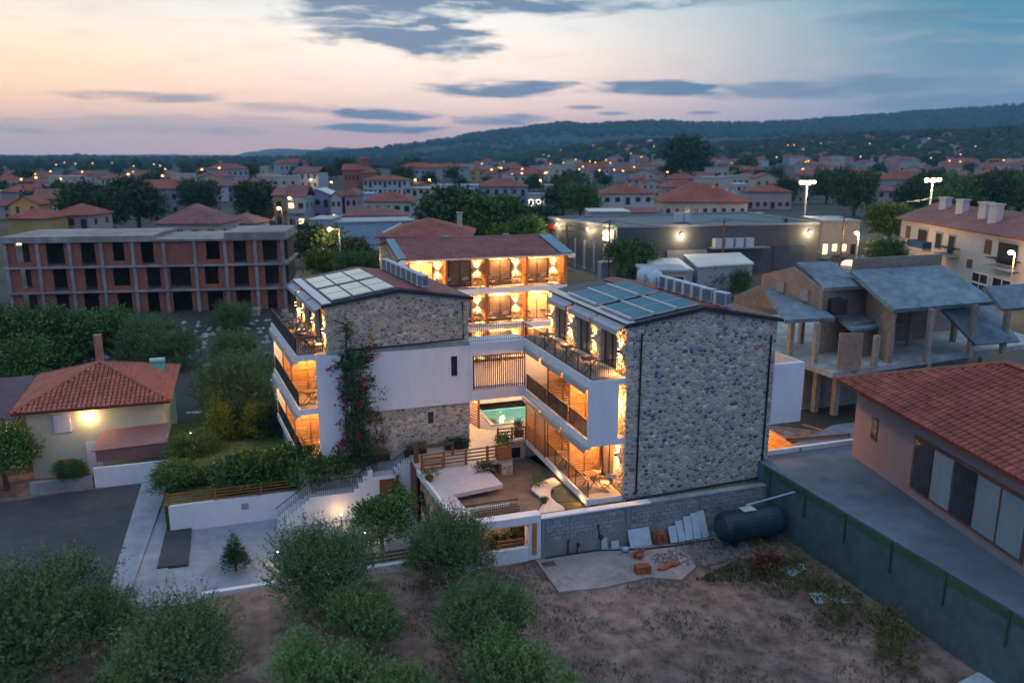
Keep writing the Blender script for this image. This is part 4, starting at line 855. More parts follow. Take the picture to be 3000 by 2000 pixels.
# ================================================================ block wall and front lot
bwl = thing('block_wall', 'long cement block wall in front of the stone gable, on a poured footing', 'wall', (18, 32.1, -2)); MB().box(11.95, 24.2, 32.0, 32.15, -2.1, -.03).obj('core', CONC_D, bwl)
MB().box(11.95, 24.2, 31.9, 32.0, -2.1, -1.2).obj('footing', CONC_D, bwl); MB().box(11.95, 17.6, 31.88, 32.3, -.03, .04).obj('coping', WHITE, bwl); MB().box(17.6, 24.2, 31.9, 32.3, -.03, .03).obj('coping', CONC, bwl)
for x in (12.0, 16.35, 20.4, 24.05): MB().box(x, x+.16, 31.92, 32.0, -1.19, -.03).obj('column', CONC_D, bwl)
rs = random.Random(4)
for j in range(6):
    k = 0; x = 12.2-(.2 if j % 2 else 0)
    while x < 24.0:
        a, c = max(x, 12.18), min(x+.39, 24.04); x += .4
        if c-a < .08 or any(a < q+.17 and c > q-.01 for q in (16.35, 20.4)): continue
        brick('cement_block', BLOCK, bwl, ((a+c)/2, 31.985-rs.uniform(0, .012), -1.1+j*.2-.0), (c-a-.015, .05, .178))
dl = [(11.65, 28.85), (13.5, 28.6), (15.95, 28.75), (17.2, 28.1), (18.4, 28.9), (19.1, 31.0), (16.2, 31.78), (11.65, 31.82)]
MB().prism(dl[:2]+[(13.5, 31.8), dl[7]], -2.12, -1.96).prism([dl[1], dl[2], (15.95, 31.78), (13.5, 31.8)], -2.12, -1.961).prism([dl[2], dl[3], dl[4], dl[5], (15.95, 31.78)], -2.12, -1.962).obj('cement_pad', PINKC, kind='structure')
p = gz(1608, 1652, -1.96); t = thing('manhole_cover', 'rusty square manhole cover at the left corner of the cement pad', 'manhole cover', p); MB().box(-.3, .3, -.22, .22, 0, .03).obj('plate', mat('rust', (.13, .07, .06), .9, .3, 8), t, False); MB().box(-.34, .34, -.26, .26, -.02, .012).obj('rim', CONC_D, t, False)
BR = mat('hollow_brick', (.34, .105, .06), .9, .2, 6, .004, 30, objrand=.2)
def brick_pile(label, p, nx, ny, nz, rz, mess=0, missing=0):
    t = thing('brick_pile', label, 'brick pile', p, rz, 'leftover bricks on the cement pad'); rs = random.Random(nx*7+nz)
    for i in range(nx):
        for j in range(ny):
            for k in range(nz):
                if rs.random() < missing: continue
                o = link('brick', cube(BR), t, False, loc=((i-nx/2+.5)*.235+rs.uniform(-mess, mess), (j-ny/2+.5)*.14+rs.uniform(-mess, mess), .06+k*.122), scale=(.22, .125, .115), rot=(0, 0, rs.uniform(-.1, .1)+mess*3*rs.uniform(-1, 1)))
    return t
brick_pile('neat stack of orange hollow bricks at the front of the cement pad', gz(1882, 1676, -1.96), 3, 3, 3, -.1); brick_pile('loose row of orange bricks behind the neat brick stack', gz(1960, 1660, -1.96), 5, 2, 1, .3, .04); brick_pile('tumbled orange bricks against the rubble heap', gz(1872, 1628, -1.96), 3, 3, 2, .8, .06, .25); brick_pile('leaning heap of orange bricks between the marble slabs at the wall', (17.9, 31.5, -1.98), 2, 4, 5, .1, .05, .2)
def slab_lean(label, x, y, w, h, tilt, m, rz=0):
    t = thing('leaning_slab', label, 'stone slab', (x, y, -1.97), rz, 'slabs leaning against the block wall'); o = MB().box(-w/2, w/2, 0, .04, 0, h).obj('slab', m, t, False); o.rotation_euler = (-tilt, 0, 0); return t
MARB = mat('pale_marble', (.42, .50, .54), .5, .12, 3)
slab_lean('pale trapezoid slab leaning on the block wall, left of the brick heap', 16.95, 31.45, 1.15, .85, .5, MARB); slab_lean('small grey slab standing left of the blue bucket', 15.15, 31.75, .32, .55, .15, MARB, .1); slab_lean('little pale box-like slab next to the bucket', 15.65, 31.6, .38, .4, .2, MARB)
for k, (x, h) in enumerate(((18.65, .8), (19.1, 1.0), (19.5, 1.15), (19.95, 1.25), (20.4, 1.3))): slab_lean('tall pale marble offcut leaning on the wall, %s from the left in the row by the black tank' % ['first', 'second', 'third', 'fourth', 'fifth'][k], x, 31.3, .4, h, .42, MARB, .12*math.sin(k*2))
t = thing('bucket', 'small white and blue bucket on the cement pad near the wall', 'bucket', gz(1832, 1622, -1.96)); MB().tube([(0, 0, 0), (0, 0, .3)], [.12, .15], 12).obj('body', MARB, t, False); MB().tube([(0, 0, .12), (0, 0, .2)], [.142, .148], 12).obj('band', mat('blue_paint', (.03, .09, .35), .5, .1), t, False)
pp = thing('water_pipe', 'black water pipe with valves running along the foot of the block wall', 'pipe', (14, 31.6, -1.95)); b = MB(); b.tube([(12.1, 31.75, -1.93), (14.6, 31.7, -1.93), (17.0, 31.1, -1.93), (18.6, 30.9, -1.9), (20.6, 30.9, -1.9)], .035); b.obj('pipe', BLACK, pp); b = MB(); b.tube([(13.25, 31.75, -1.95), (13.25, 31.75, -1.2), (13.4, 31.75, -1.2)], .035); b.obj('riser', BLACK, pp); b = MB(); b.ball((13.75, 31.7, -1.5), .1); b.tube([(13.7, 31.7, -1.95), (13.7, 31.7, -1.5)], .03); b.ball((14.95, 31.8, -1.35), .12); b.tube([(14.85, 31.9, -.7), (14.9, 31.85, -1.3)], .03); b.obj('valve', BLACK, pp)
tk = thing('fuel_tank', 'large dark horizontal tank on legs in the corner by the green fence', 'tank', (22.2, 30.2, -2)); b = MB(); b.tube([(20.35, 30.25, -.98), (20.5, 30.25, -.98), (20.75, 30.25, -.98), (23.5, 30.25, -.98), (23.75, 30.25, -.98), (23.9, 30.25, -.98)], [.42, .64, .74, .74, .64, .42], 24)
TK = mat('tank_paint', (.018, .04, .06), .4, .25, 2); b.obj('drum', TK, tk)
for x in (21.2, 23.1): MB().box(x-.1, x+.1, 29.9, 30.6, -2, -1.55).obj('leg', TK, tk)
o = MB().box(21.6, 22.3, 30.0, 30.5, -.235, -.2).obj('lid', mat('pale_lid', (.45, .52, .42), .6, .1, 4), tk); t = thing('white_pole', 'pale pole leaning from the tank lid to the green fence', 'pole', (22.2, 30.6, -.2)); MB().tube([(22.1, 30.6, -.2), (24.3, 29.7, .6)], .04).obj('pole', MARB, t)
# rubble and ground litter
def scatter(name, n, xr, yr, zf, s0, s1, m, seed, shape='rock', kind='stuff', flt=None):
    r = np.random.default_rng(seed); b = MB()
    for _ in range(n):
        x, y = r.uniform(*xr), r.uniform(*yr)
        if flt and not flt(x, y): continue
        s = r.uniform(s0, s1); z = zf(x, y)
        if shape == 'rock': vs = [(x+s*dx*r.uniform(.5, 1), y+s*dy*r.uniform(.5, 1), z+dz) for dx, dy, dz in ((-1, 0, -.01), (0, -1, -.01), (1, 0, -.01), (0, 1, -.01), (.1, 0, s*r.uniform(.4, .9)))]; b.add(vs, [(0, 1, 4), (1, 2, 4), (2, 3, 4), (3, 0, 4)])
        else:
            for q in range(4): a = r.uniform(0, 6.28); c_, s_ = math.cos(a), math.sin(a); h = s*r.uniform(.6, 1.3); b.add([(x-.012*s_, y+.012*c_, z), (x+.012*s_, y-.012*c_, z), (x+c_*h*.5, y+s_*h*.5, z+h)], [(0, 1, 2)])
    return b.obj(name, m, kind=kind)
scatter('wall_debris', 700, (12, 24), (30.9, 31.9), lambda x, y: -2.03, .03, .12, MATS['cement_slab'], 25); scatter('rubble', 1300, (16.8, 21.9), (28.8, 31.0), lambda x, y: -2.0, .04, .2, mat('rubble', (.20, .17, .16), .95, .4, 3), 5, flt=lambda x, y: abs(y-29.9)+abs(x-19.3)*.2 < 1.0)
lotg = lambda x, y: -2.05
scatter('clods', 1500, (4, 25), (15, 31.8), lotg, .05, .15, DIRT, 16); scatter('pebbles', 4200, (6, 25), (14, 31.8), lotg, .02, .07, mat('pebble', (.19, .17, .17), .95, .3, 5), 6); scatter('dry_grass', 11000, (4, 24), (16, 31.8), lotg, .06, .2, mat('dry_grass', (.14, .115, .07), .95, .3, 2, col2=(.08, .085, .04)), 7, 'g', flt=lambda x, y: math.sin(x*1.3)+math.sin(y*1.7+x*.6) > .2)
scatter('green_weeds', 3800, (17.5, 24), (26.0, 29.4), lotg, .08, .25, LAWN, 8, 'g', flt=lambda x, y: abs(x-20.7)/3+abs(y-27.9)/1.1 < 1)
# green-topped boundary wall, neighbour's yard and house
gwl = thing('boundary_wall', 'long dark boundary wall with green mesh edging running to the lower right corner', 'wall', (24.3, 24, -2)); MB().box(24.2, 24.4, 8, 32.2, -2.2, .82).obj('wall', mat('dark_render', (.085, .12, .13), .9, .2, 2), gwl)
b = MB(); b.box(24.17, 24.2, 8, 32.2, .62, .95); b.obj('mesh_strip', mat('green_mesh', (.05, .105, .06), .8, .25, 10), gwl)
for k in range(9): MB().box(24.12, 24.17, 10+k*2.7, 10.06+k*2.7, -.4, 1.0).obj('post', mat('green_post', (.05, .08, .06), .7), gwl)
block('neighbour_yard', [(24.4, 5), (60, 5), (60, 36.5), (32, 36.5), (24.4, 33.05)], -2.2, .9, mat('yard_cement', (.12, .155, .20), .8, .25, .7, .004, 20)); block('yard_ledge', [(24.9, 33.1), (33, 33.7), (33, 33.9), (24.9, 33.3)], .9, 1.02, WHITE) if 0 else None
MB().box(25.0, 31, 33.5, 33.7, -.5, 1.15).obj('low_wall', WHITE, kind='structure')
fence('plank_fence', 'orange-lit horizontal plank fence behind the right wing, over the low white wall', [(27.5, 41.5), (27.6, 35.0), (31.5, 34.6)], -.3, 8, .16, 1.4, WOOD, .08, 2.2, .13)
NH = thing('house', 'large pinkish neighbour house with red hip roof at the right edge', 'house', (30, 28, .9)); A = Vector((29.6, 32.2, 0)); Bv = Vector((26.9, 20.0, 0)); dv = (Bv-A).normalized(); nv = Vector((dv.y, -dv.x, 0)); nv = nv if nv.x < 0 else -nv; bk = -nv
PINK = mat('pink_render', (.26, .195, .21), .85, .08, 1.5); TILEN = mat('near_clay_tile', (.27, .075, .055), .85, .3, 2.5, .004, 30, objrand=.12); RRED = mat('red_roof_tiles_near', (.30, .075, .045), .8, .2, 1.5, .03, 8)
def q2(s, t_): p = A+dv*s+bk*t_; return (p.x, p.y)
MB().prism([q2(0, 0), q2(22, 0), q2(22, 9), q2(0, 9)], .85, 4.75).obj('wall', PINK, NH)
def q3(s, t_, z): p = q2(s, t_); return (p[0], p[1], z)
E0, E1, E2, E3 = q3(-.8, -.8, 4.8), q3(22.8, -.8, 4.8), q3(22.8, 9.8, 4.8), q3(-.8, 9.8, 4.8); R0, R1 = q3(4.6, 4.5, 6.9), q3(17.5, 4.5, 6.9)
for nm, pts in (('roof', [E0, E1, R1, R0]), ('roof_end', [E0, R0, E3]), ('roof_back', [E3, R0, R1, E2])): MB().slab(pts, .12).obj(nm, RRED, NH)
sl_ = Vector(R0)-Vector(E0); sl_ -= dv*sl_.dot(dv); hh = sl_.length; tile_roof(NH, Vector(E0)+Vector((0, 0, .02)), dv, sl_, 66, 14, .33, .42, TILEN, lambda u, v: v < hh-.1 and v*5.4/hh < u and u < 22, 260)
_d2 = (Vector(E0)-Vector(E3)).normalized(); s2 = Vector(R0)-Vector(E3); s2 -= _d2*s2.dot(_d2); h2 = s2.length; tile_roof(NH, Vector(E3)+Vector((0, 0, .02)), _d2, s2, 32, 14, .33, .42, TILEN, lambda u, v: v < h2-.1 and v*5.3/h2 < u < 10.6-v*5.3/h2, 0)
for a, c in ((E0, R0), (R0, R1), (E3, R0)): MB().tube([Vector(a)+Vector((0, 0, .1)), Vector(c)+Vector((0, 0, .1))], .13).obj('ridge_tile', TILE, NH)
for s0, s1, z0, z1 in ((1.6, 2.2, 2.4, 3.6),):
    b = MB().prism([q2(s0, -.03), q2(s1, -.03), q2(s1, .0), q2(s0, .0)], z0, z1).obj('window', DWOOD, NH); MB().prism([q2(s0+.07, -.05), q2(s1-.07, -.05), q2(s1-.07, -.03), q2(s0+.07, -.03)], z0+.08, z1-.08).obj('pane', GLASSD, b)
b = MB().prism([q2(5.2, -.04), q2(12.5, -.04), q2(12.5, .0), q2(5.2, .0)], 1.3, 3.9).obj('window', DWOOD, NH)
for k in range(5): a = 5.35+k*1.43; MB().prism([q2(a, -.07), q2(a+1.3, -.07), q2(a+1.3, -.04), q2(a, -.04)], 1.45, 3.75).obj('pane', GLASSD if k in (0, 2) else mat('curtain_glass', (.22, .27, .31), .4, .1, 3, stretch=(5, 5, .4)), b)
for k, (x, y, w, d_, rz, lab) in enumerate(((22.6, 27.4, 1.3, .8, .3, 'pale blue sheet lying by the boundary wall, upper one'), (22.5, 24.8, 1.6, .8, -.3, 'pale blue sheet lying by the boundary wall, lower one'), (23.4, 18.2, 1.8, 1.2, .2, 'pale blue tarpaulin at the very bottom right'))):
    t = thing('sheet_panel', lab, 'sheet', (x, y, -2.03), rz, 'sheets by the boundary wall'); MB().box(-w/2, w/2, -d_/2, d_/2, 0, .06).obj('sheet', MARB, t, False)
t = thing('weed_bush', 'yellowish weeds growing along the boundary wall', 'bush', (22.6, 24, -2)); link('foliage', crown_mesh('foliage', [(21.6+.9*math.sin(k*2.2)+.12*k, 28.0-k*.95, -1.9, .6, .5) for k in range(9)], 900, 7, .16, .05, .7, 19, leafmat('weed_leaf', (.05, .06, .015), (.14, .13, .03))), t)
t = thing('red_shrub', 'dull red shrub left of the pale sheets', 'bush', (21.2, 27.5, -2)); link('foliage', crown_mesh('foliage', [(21.3, 27.6, -1.8, .5, .45)], 200, 7, .12, .06, .4, 20, leafmat('red_leaf', (.10, .03, .02), (.22, .07, .05))), t)
# front planter wall, fence and trees
fw_ = thing('planter_wall', 'low white wall with rails between the olive trees', 'wall', (5, 33.7, -3)); MB().box(-3, 8.3, 33.7, 33.95, -3.1, -2.1).obj('wall', WHITE, fw_)
fence('rail_fence', 'dark brown rail fence on the low white wall between the olive trees', [(2.6, 33.8), (8.0, 33.8)], -2.1, 3, .2, .7, DWOOD, .1, 1.8, .09)
light('trunk_light', 'POINT', (4.15, 34.6, -2.5), 7, WARM, None, .05)
ol = [((955, 1800), .96, 0, 'olive', 'big olive tree in front of the white stairs, left of the leafy tree'), ((1325, 1715), 0.86, 1, 'olive', 'olive tree in front of the entrance portal, tallest of the middle trees'), ((1425, 1935), .86, 2, 'olive', 'olive tree standing alone on the dry lot in the centre'), ((1075, 1905), .72, 0, 'olivel', 'small light green olive between the two bigger olives'),
      ((1500, 2080), .75, 1, 'olivel', 'young olive at the bottom edge below the centre olive'), ((90, 2030), 1.15, 3, 'olive', 'large dark olive in the lower left corner'), ((540, 2060), .95, 1, 'olive', 'olive in the lower left, beside the road end'), ((960, 2110), .8, 1, 'olivel', 'light green olive at the bottom edge, left of centre'), ((330, 2190), .7, 0, 'olivel', 'small olive at the bottom edge on the left'), ((1180, 2180), .7, 0, 'olivel', 'small bright olive cut by the bottom edge'),
      ((1720, 2230), .7, 1, 'olivel', 'small olive cut by the bottom edge, right of centre'), ((330, 1900), .62, 2, 'olive', 'dark olive behind the lower left olives, near the kerb')]
for (u, v), sc, k, key, lab in ol: tree(key, gz(u, v, -2.05), sc, lab, 'olive_tree', 'olive tree', 'olive trees on the front lot', k, k*1.3+u)
tree('leafy', (5.2, 36.4, -3), .70, 'leafy broad-leaved tree lit by a garden lamp in front of the stairs door', 'leafy_tree', 'tree', None, 0, .4); tree('conifer', gz(690, 1660, -2.9), .52, 'small dark cone-shaped bush by the path', 'conifer', 'conifer', None, 1, 0)
vt = thing('door_vine', 'yellowish climbing vine beside the wooden stairs door', 'climbing plant', (6.8, 41.1, -3)); link('foliage', crown_mesh('foliage', [(6.85+.05*math.sin(k), 41.05, -2.7+k*.22, .16, .2) for k in range(8)], 240, 6, .12, .07, .2, 24, LEAFY), vt)
for (u, v), sc, k, lab in (((690, 985), 1.0, 0, 'round olive tree farthest up the row left of the hotel'), ((690, 1085), 1.0, 1, 'round olive tree second from the top of the row left of the hotel'), ((725, 1150), .9, 2, 'olive tree in the middle of the row left of the hotel'), ((700, 1240), 1.35, 3, 'widest olive tree of the row, beside the terraces')):
    tree('olive', gz(u, v, -2.4), sc*.92, lab, 'olive_tree', 'olive tree', 'olive trees beside the left wing', k, k*2.0)
for (u, v), sc, k, lab in (((650, 1290), .95, 0, 'yellow-green cone-shaped conifer at the lawn edge, left one'), ((745, 1280), .8, 0, 'yellow-green conifer nearer the terraces'), ((700, 1275), .9, 1, 'dark conifer between the two yellow-green ones'), ((790, 1275), .95, 1, 'dark conifer next to the terrace railing')):
    tree('conifer', gz(u, v, -1.7), sc, lab, 'conifer', 'conifer', 'conifers at the lawn edge', k, k*2+u)
for (u, v), sc, lab in (((560, 1340), .62, 'dark bush at the left edge of the lawn, upper'), ((520, 1430), .6, 'dark bush beside the road kerb'), ((600, 1420), .45, 'low round bush on the lawn by the fence')): tree('bushy', gz(u, v, -1.9), sc, lab, 'bush', 'bush', 'dark bushes round the lawn', 0, u, sc*.55)
for i, ((u, v), sc, key, lab) in enumerate((((80, 1120), 1.5, 'bushy', 'dark tree left behind the tiled house, leftmost'), ((200, 1090), 1.2, 'bushy', 'dark tree behind the tiled house, second from left'), ((320, 1060), 1.15, 'bushy', 'dark tree right behind the ridge of the tiled house'), ((440, 1090), 1.25, 'olive', 'olive tree behind the right end of the tiled house'), ((500, 1110), 1.1, 'olive', 'olive tree next to the grey walkway'), ((20, 1200), 1.2, 'bushy', 'dark tree at the left edge above the brown roof'), ((20, 1420), .8, 'bushy', 'bush at the left edge beside the yellow wall'), ((215, 1420), .35, 'bushy', 'small weeds against the grey garden wall'))):
    tree(key, gz(u, v, -2.8), sc, lab, 'tree' if sc > .5 else 'bush', 'tree' if sc > .5 else 'bush', 'trees round the tiled house', i, i*1.7)
sheet('walkway', [tuple(gz(u, v, -2.5)) for u, v in ((545, 1210), (592, 1210), (590, 940), (555, 940))], CONC); t = thing('wire_fence', 'dark wire fence along the right side of the grey walkway', 'fence', gz(592, 1200, -2.5)); a, c = gz(592, 1200, -2.5), gz(590, 930, -2.3)
for k in range(9): p = a.lerp(c, k/8); MB().tube([p, p+Vector((0, 0, 1.3))], .04).obj('post', BLACK, t)
b = MB(); [b.bar(a+Vector((0, 0, h)), c+Vector((0, 0, h)), .02) for h in (.3, .6, .9, 1.25)]; b.obj('wire', BLACK, t)
# ================================================================ tiled house on the left
H = thing('house', 'low cream house with terracotta hip roof beside the road on the left', 'house', (-9.9, 57, -3.3)); HY = mat('pale_green_render', (.48, .50, .38), .85, .08, 1.5)
MB().box(-13.6, -5.9, 53.0, 60.8, -3.4, 1.3).obj('wall', HY, H); Cn = [(-14.2, 52.25, 1.35), (-5.35, 52.1, 1.35), (-5.4, 61.4, 1.35), (-14.6, 61.5, 1.35)]; ap = (-9.9, 56.9, 3.05)
for k in range(4):
    a, c = Cn[k], Cn[(k+1) % 4]; MB().slab([a, c, ap], .1).obj('roof', TILEB, H)
    U = (Vector(c)-Vector(a)); W_ = U.length; U.normalize(); s_ = Vector(ap)-Vector(a); m0 = s_.dot(U); s_ -= U*m0; h_ = s_.length
    if k != 2: tile_roof(H, Vector(a)+Vector((0, 0, .03)), U, s_, int(W_/.27), int(h_/.36), .27, .36, TILE, lambda u, v, m0=m0, h_=h_, W_=W_: v/h_*m0 < u < W_-(W_-m0)*v/h_, 240 if k == 0 else 0)
    MB().tube([Vector(a)+Vector((0, 0, .08)), Vector(ap)+Vector((0, 0, .1))], .1).obj('ridge_tile', TILE, H)
w_ = MB().box(-12.15, -11.2, 52.94, 53.0, -.25, .85).obj('window', WHITE, H); MB().box(-12.08, -11.27, 52.92, 52.94, -.18, .78).obj('shutter', mat('roller_shutter', (.5, .52, .6), .6, .08, 2), w_)
d = MB().box(-10.55, -9.75, 52.93, 53.0, -3.3, -1.0).obj('door', WHITE, H); MB().tube([(-9.85, 52.85, -2.3), (-9.85, 52.85, -2.1)], .02).obj('handle', BLACK, d); MB().ball((-10.2, 52.8, .75), .12).obj('lamp', LAMPW, H); light('house_light', 'POINT', (-10.2, 52.55, .6), 45, WARM2, H, .08)
MB().box(-10.4, -9.95, 58.5, 59, 2.5, 4.6).obj('chimney', mat('chimney_brick', (.34, .17, .12), .9, .2, 8), H)
t = thing('water_heater', 'small solar water heater on the right end of the tiled roof', 'water heater', (-6.6, 59.5, 1.8)); MB().tube([(-7.2, 59.5, 2.35), (-6.2, 59.5, 2.35)], .18, 10).obj('cylinder', MARB, t); MB().slab([(-7.2, 58.4, 1.8), (-6.2, 58.4, 1.8), (-6.2, 59.4, 2.25), (-7.2, 59.4, 2.25)], .05).obj('collector', mat('teal_glass', (.05, .22, .18), .2), t)
ln = thing('lean_to', 'rusty sheet lean-to shed in front of the tiled house', 'shed', (-7.7, 51.5, -3.3)); RS = mat('rusty_sheet', (.20, .13, .13), .85, .35, 1.5, col2=(.30, .17, .15), stretch=(1, 6, 1)); MB().slab([(-9.9, 50.9, -.95), (-5.7, 50.9, -.85), (-5.7, 52.95, -.25), (-9.5, 52.95, -.35)], .06).obj('roof', RS, ln)
b = MB()
for k in range(26): b.box(-9.7+k*.155, -9.62+k*.155, 50.98, 51.02, -1.75, -.97)
b.obj('slat', RS, ln, kind='stuff'); MB().box(-9.7, -5.7, 51.0, 51.06, -1.7, -1.0).obj('panel', mat('rusty_red', (.22, .09, .08), .9, .2, 3), ln)
t = thing('white_yard_wall', 'white garden wall below the lean-to shed', 'wall', (-7.7, 50.4, -3.3)); MB().box(-9.8, -5.5, 50.3, 50.5, -3.3, -1.85).obj('wall', WHITE, t); t = thing('grey_yard_wall', 'grey garden wall left of the white one', 'wall', (-11.5, 50.4, -3.3)); MB().box(-13.2, -9.9, 50.2, 50.4, -3.3, -2.3).obj('wall', CONC, t)
t = thing('red_cart', 'dark red wheelbarrow-like cart by the house wall', 'cart', (-11.6, 52.2, -3.0)); MB().prism([(-12.2, 51.9), (-11.1, 51.9), (-11.2, 52.5), (-12.1, 52.5)], -2.3, -1.85).obj('tub', mat('dark_red', (.17, .02, .03), .6), t); MB().tube([(-11.3, 52.1, -2.3), (-11.2, 52.1, -3.0)], .04).obj('leg', BLACK, t)
bh = thing('house', 'brown-roofed outbuilding with an orange lit wall at the left edge', 'house', (-18, 57, -3.3)); MB().box(-22, -14.9, 55.5, 62, -3.4, .1).obj('wall', CREAM, bh); MB().slab([(-22.5, 54.9, .2), (-14.6, 54.9, .2), (-14.6, 62.5, 1.2), (-22.5, 62.5, 1.2)], .15).obj('roof', mat('brown_roof', (.13, .07, .09), .85, .2, 2), bh); light('outbuilding_light', 'POINT', (-15.3, 54.2, -.6), 50, WARM, bh, .1)
def street_lamp(label, p, h, pw=0, arm=(-.9, 0), m=LAMPW, r=.14, group='street lamps', pm=GREYM):
    t = thing('street_lamp', label, 'street lamp', p, 0, group); MB().tube([(0, 0, -.5), (0, 0, h)], [.09, .06], 6).obj('pole', pm, t, False); b = MB(); b.tube([(0, 0, h-.1), (arm[0], arm[1], h)], .04); b.obj('arm', pm, t, False); MB().ball((arm[0], arm[1], h-.05), r, 8, 6, .7).obj('bulb', m, t, False)
    if pw: light('street_light', 'POINT', (p[0]+arm[0], p[1]+arm[1]-.1, p[2]+h-.4), pw, WARM2, None, .15)
    return t
street_lamp('unlit lamp post standing at the right corner of the tiled house', gz(492, 1330, -3.0), 3.6, 0, (-.3, 0), ALU, .12, None)
# ================================================================ terrain and hills
def prof(pts, x):
    if x <= pts[0][0]: return pts[0][1]
    for (a, p), (b, q) in zip(pts, pts[1:]):
        if x <= b: t = (x-a)/(b-a); t = t*t*(3-2*t); return p+(q-p)*t
    return pts[-1][1]
P_FAR = [(-900, 470), (0, 464), (200, 462), (330, 468), (480, 460), (640, 469), (740, 446), (830, 438), (920, 442), (980, 434), (1090, 437), (1160, 444), (1300, 455), (4000, 455)]
P_MAIN = [(-900, 464), (100, 467), (400, 463), (640, 468), (900, 461), (1080, 452), (1200, 437), (1300, 420), (1400, 402), (1500, 391), (1600, 379), (1650, 373), (1720, 380), (1780, 375), (1850, 371), (1950, 370), (2020, 377), (2100, 375), (2200, 375), (2300, 371), (2450, 361), (2550, 354), (2700, 343), (2850, 334), (3000, 324), (3600, 318)]
P_NEAR = [(-900, 500), (1000, 500), (1300, 496), (1450, 480), (1600, 462), (1700, 446), (1800, 434), (1900, 428), (2000, 428), (2080, 438), (2200, 432), (2400, 416), (2600, 408), (2800, 402), (3000, 392), (3600, 385)]
def noise2(x, y):
    return (math.sin(x*1.7+1.3*math.sin(y*2.1))+math.sin(y*2.3+1.1*math.sin(x*1.9+.7))+.5*math.sin(x*5.1+y*3.7)+.4*math.sin(x*9.3-y*7.1))/2.9
HALF = math.hypot(2333, 540)
def ground_z(x, y):
    d = math.hypot(x, y); az = math.atan2(x, y)-YAW
    if abs(az) > 1.35: u = 1500+HALF*math.copysign(4.4, az)
    else: u = 1500+HALF*math.tan(az)
    k = math.cos(az) if abs(az) < 1.3 else .27
    def ridge(P, D, w0, w1):
        z = 16.3+(460-prof(P, u))/HALF*D*1.0*min(1, 1/1); q = (d*max(k, .4)-D); s = max(0, math.exp(-(q/(w0 if q < 0 else w1))**2)*1.03-.03); return z, s
    z = -2.05
    if y > 34: z = -2.05 if x > 8.6 else -3.1
    if y > 56: t = min(1, (y-56)/16); z = z+(-1.6-z)*t
    if d > 80: t = min(1, (d-80)/50); z = z*(1-t)
    if d > 600: z += (d-600)*.004
    ch = math.hypot(x-(gz(1045, 500, 8).x*.0+CH.x), y-CH.y); z += 7*math.exp(-(ch/75)**2)
    for P, D, w0, w1 in ((P_NEAR, 1350, 520, 500), (P_MAIN, 3300, 1100, 900), (P_FAR, 7000, 1800, 1800)):
        zz, s = ridge(P, D, w0, w1); n = noise2(x*.0035+D, y*.0035)*D*.006*s*(1-s)*2.6; z = max(z, z*(1-s)+zz*s+n)
    return z
CH = gz(1045, 515, 7); CH = Vector((CH.x, CH.y, 0))
NA, NR = 420, 190
vs = []; rr = [9*((10500/9)**(i/(NR-1))) for i in range(NR)]
for r_ in rr:
    for a in range(NA):
        t = (a/NA)*2*math.pi
        th = t if False else YAW+math.pi*((a/NA*2-1)**3*.62+(a/NA*2-1)*.38)
        x, y = r_*math.sin(th), r_*math.cos(th); z = ground_z(x, y)
        if r_ > 700: z += noise2(x*.03, y*.03)*min(5, r_*.0016)
        vs.append((x, y, z))
fs = [(i*NA+a, i*NA+(a+1) % NA, (i+1)*NA+(a+1) % NA, (i+1)*NA+a) for i in range(NR-1) for a in range(NA)]
c0 = len(vs); vs.append((0, 0, -2.05)); fs += [((a+1) % NA, a, c0) for a in range(NA)]
tb = MB().add(vs, fs); tb.m = [0]*len(fs)
EARTH = DIRT
FOREST = mat('forest_cover', (.006, .020, .017), .95, .3, .03, 3.0, .05, col2=(.030, .050, .034)); FIELD = mat('town_ground', (.035, .04, .030), .95, .3, .05, col2=(.085, .08, .065))
for i in range(NR-1):
    r_ = rr[i]; k = 0 if r_ < 56 else 1 if r_ < 900 else 2
    if k:
        for a in range(NA): tb.m[i*NA+a] = k
me = tb.mesh('terrain', [EARTH, FIELD, FOREST]); o = link('terrain', me, kind='structure'); me.polygons.foreach_set('use_smooth', [True]*len(me.polygons))
# ================================================================ buildings
def W3(root_fn): return root_fn
MATW = {k: mat('render_'+k, c, .88, .09, 1.2) for k, c in dict(white=(.47, .45, .46), cream=(.48, .40, .31), blue=(.34, .46, .52), violet=(.34, .27, .42), ochre=(.46, .30, .12), grey=(.32, .34, .36), rose=(.42, .30, .28), green=(.42, .46, .38), brick=(.28, .115, .085)).items()}
ROOFT = {'red': mat('distant_tiles', (.27, .08, .058), .85, .3, 1.2, .03, 3, stretch=(1, 1, 3)), 'dull': mat('dull_tiles', (.24, .10, .09), .85, .25, 1.2), 'grey': mat('grey_sheet_roof', (.32, .34, .36), .6, .15, 1), 'white': mat('white_sheet_roof', (.62, .58, .54), .6, .1, 1), 'dark': mat('dark_sheet_roof', (.055, .075, .10), .5, .2, .6)}
WINL = mat('lit_window', (1, .62, .25), emit=2.2); WINLW = mat('lit_shop_window', (1, .85, .62), emit=4.0)
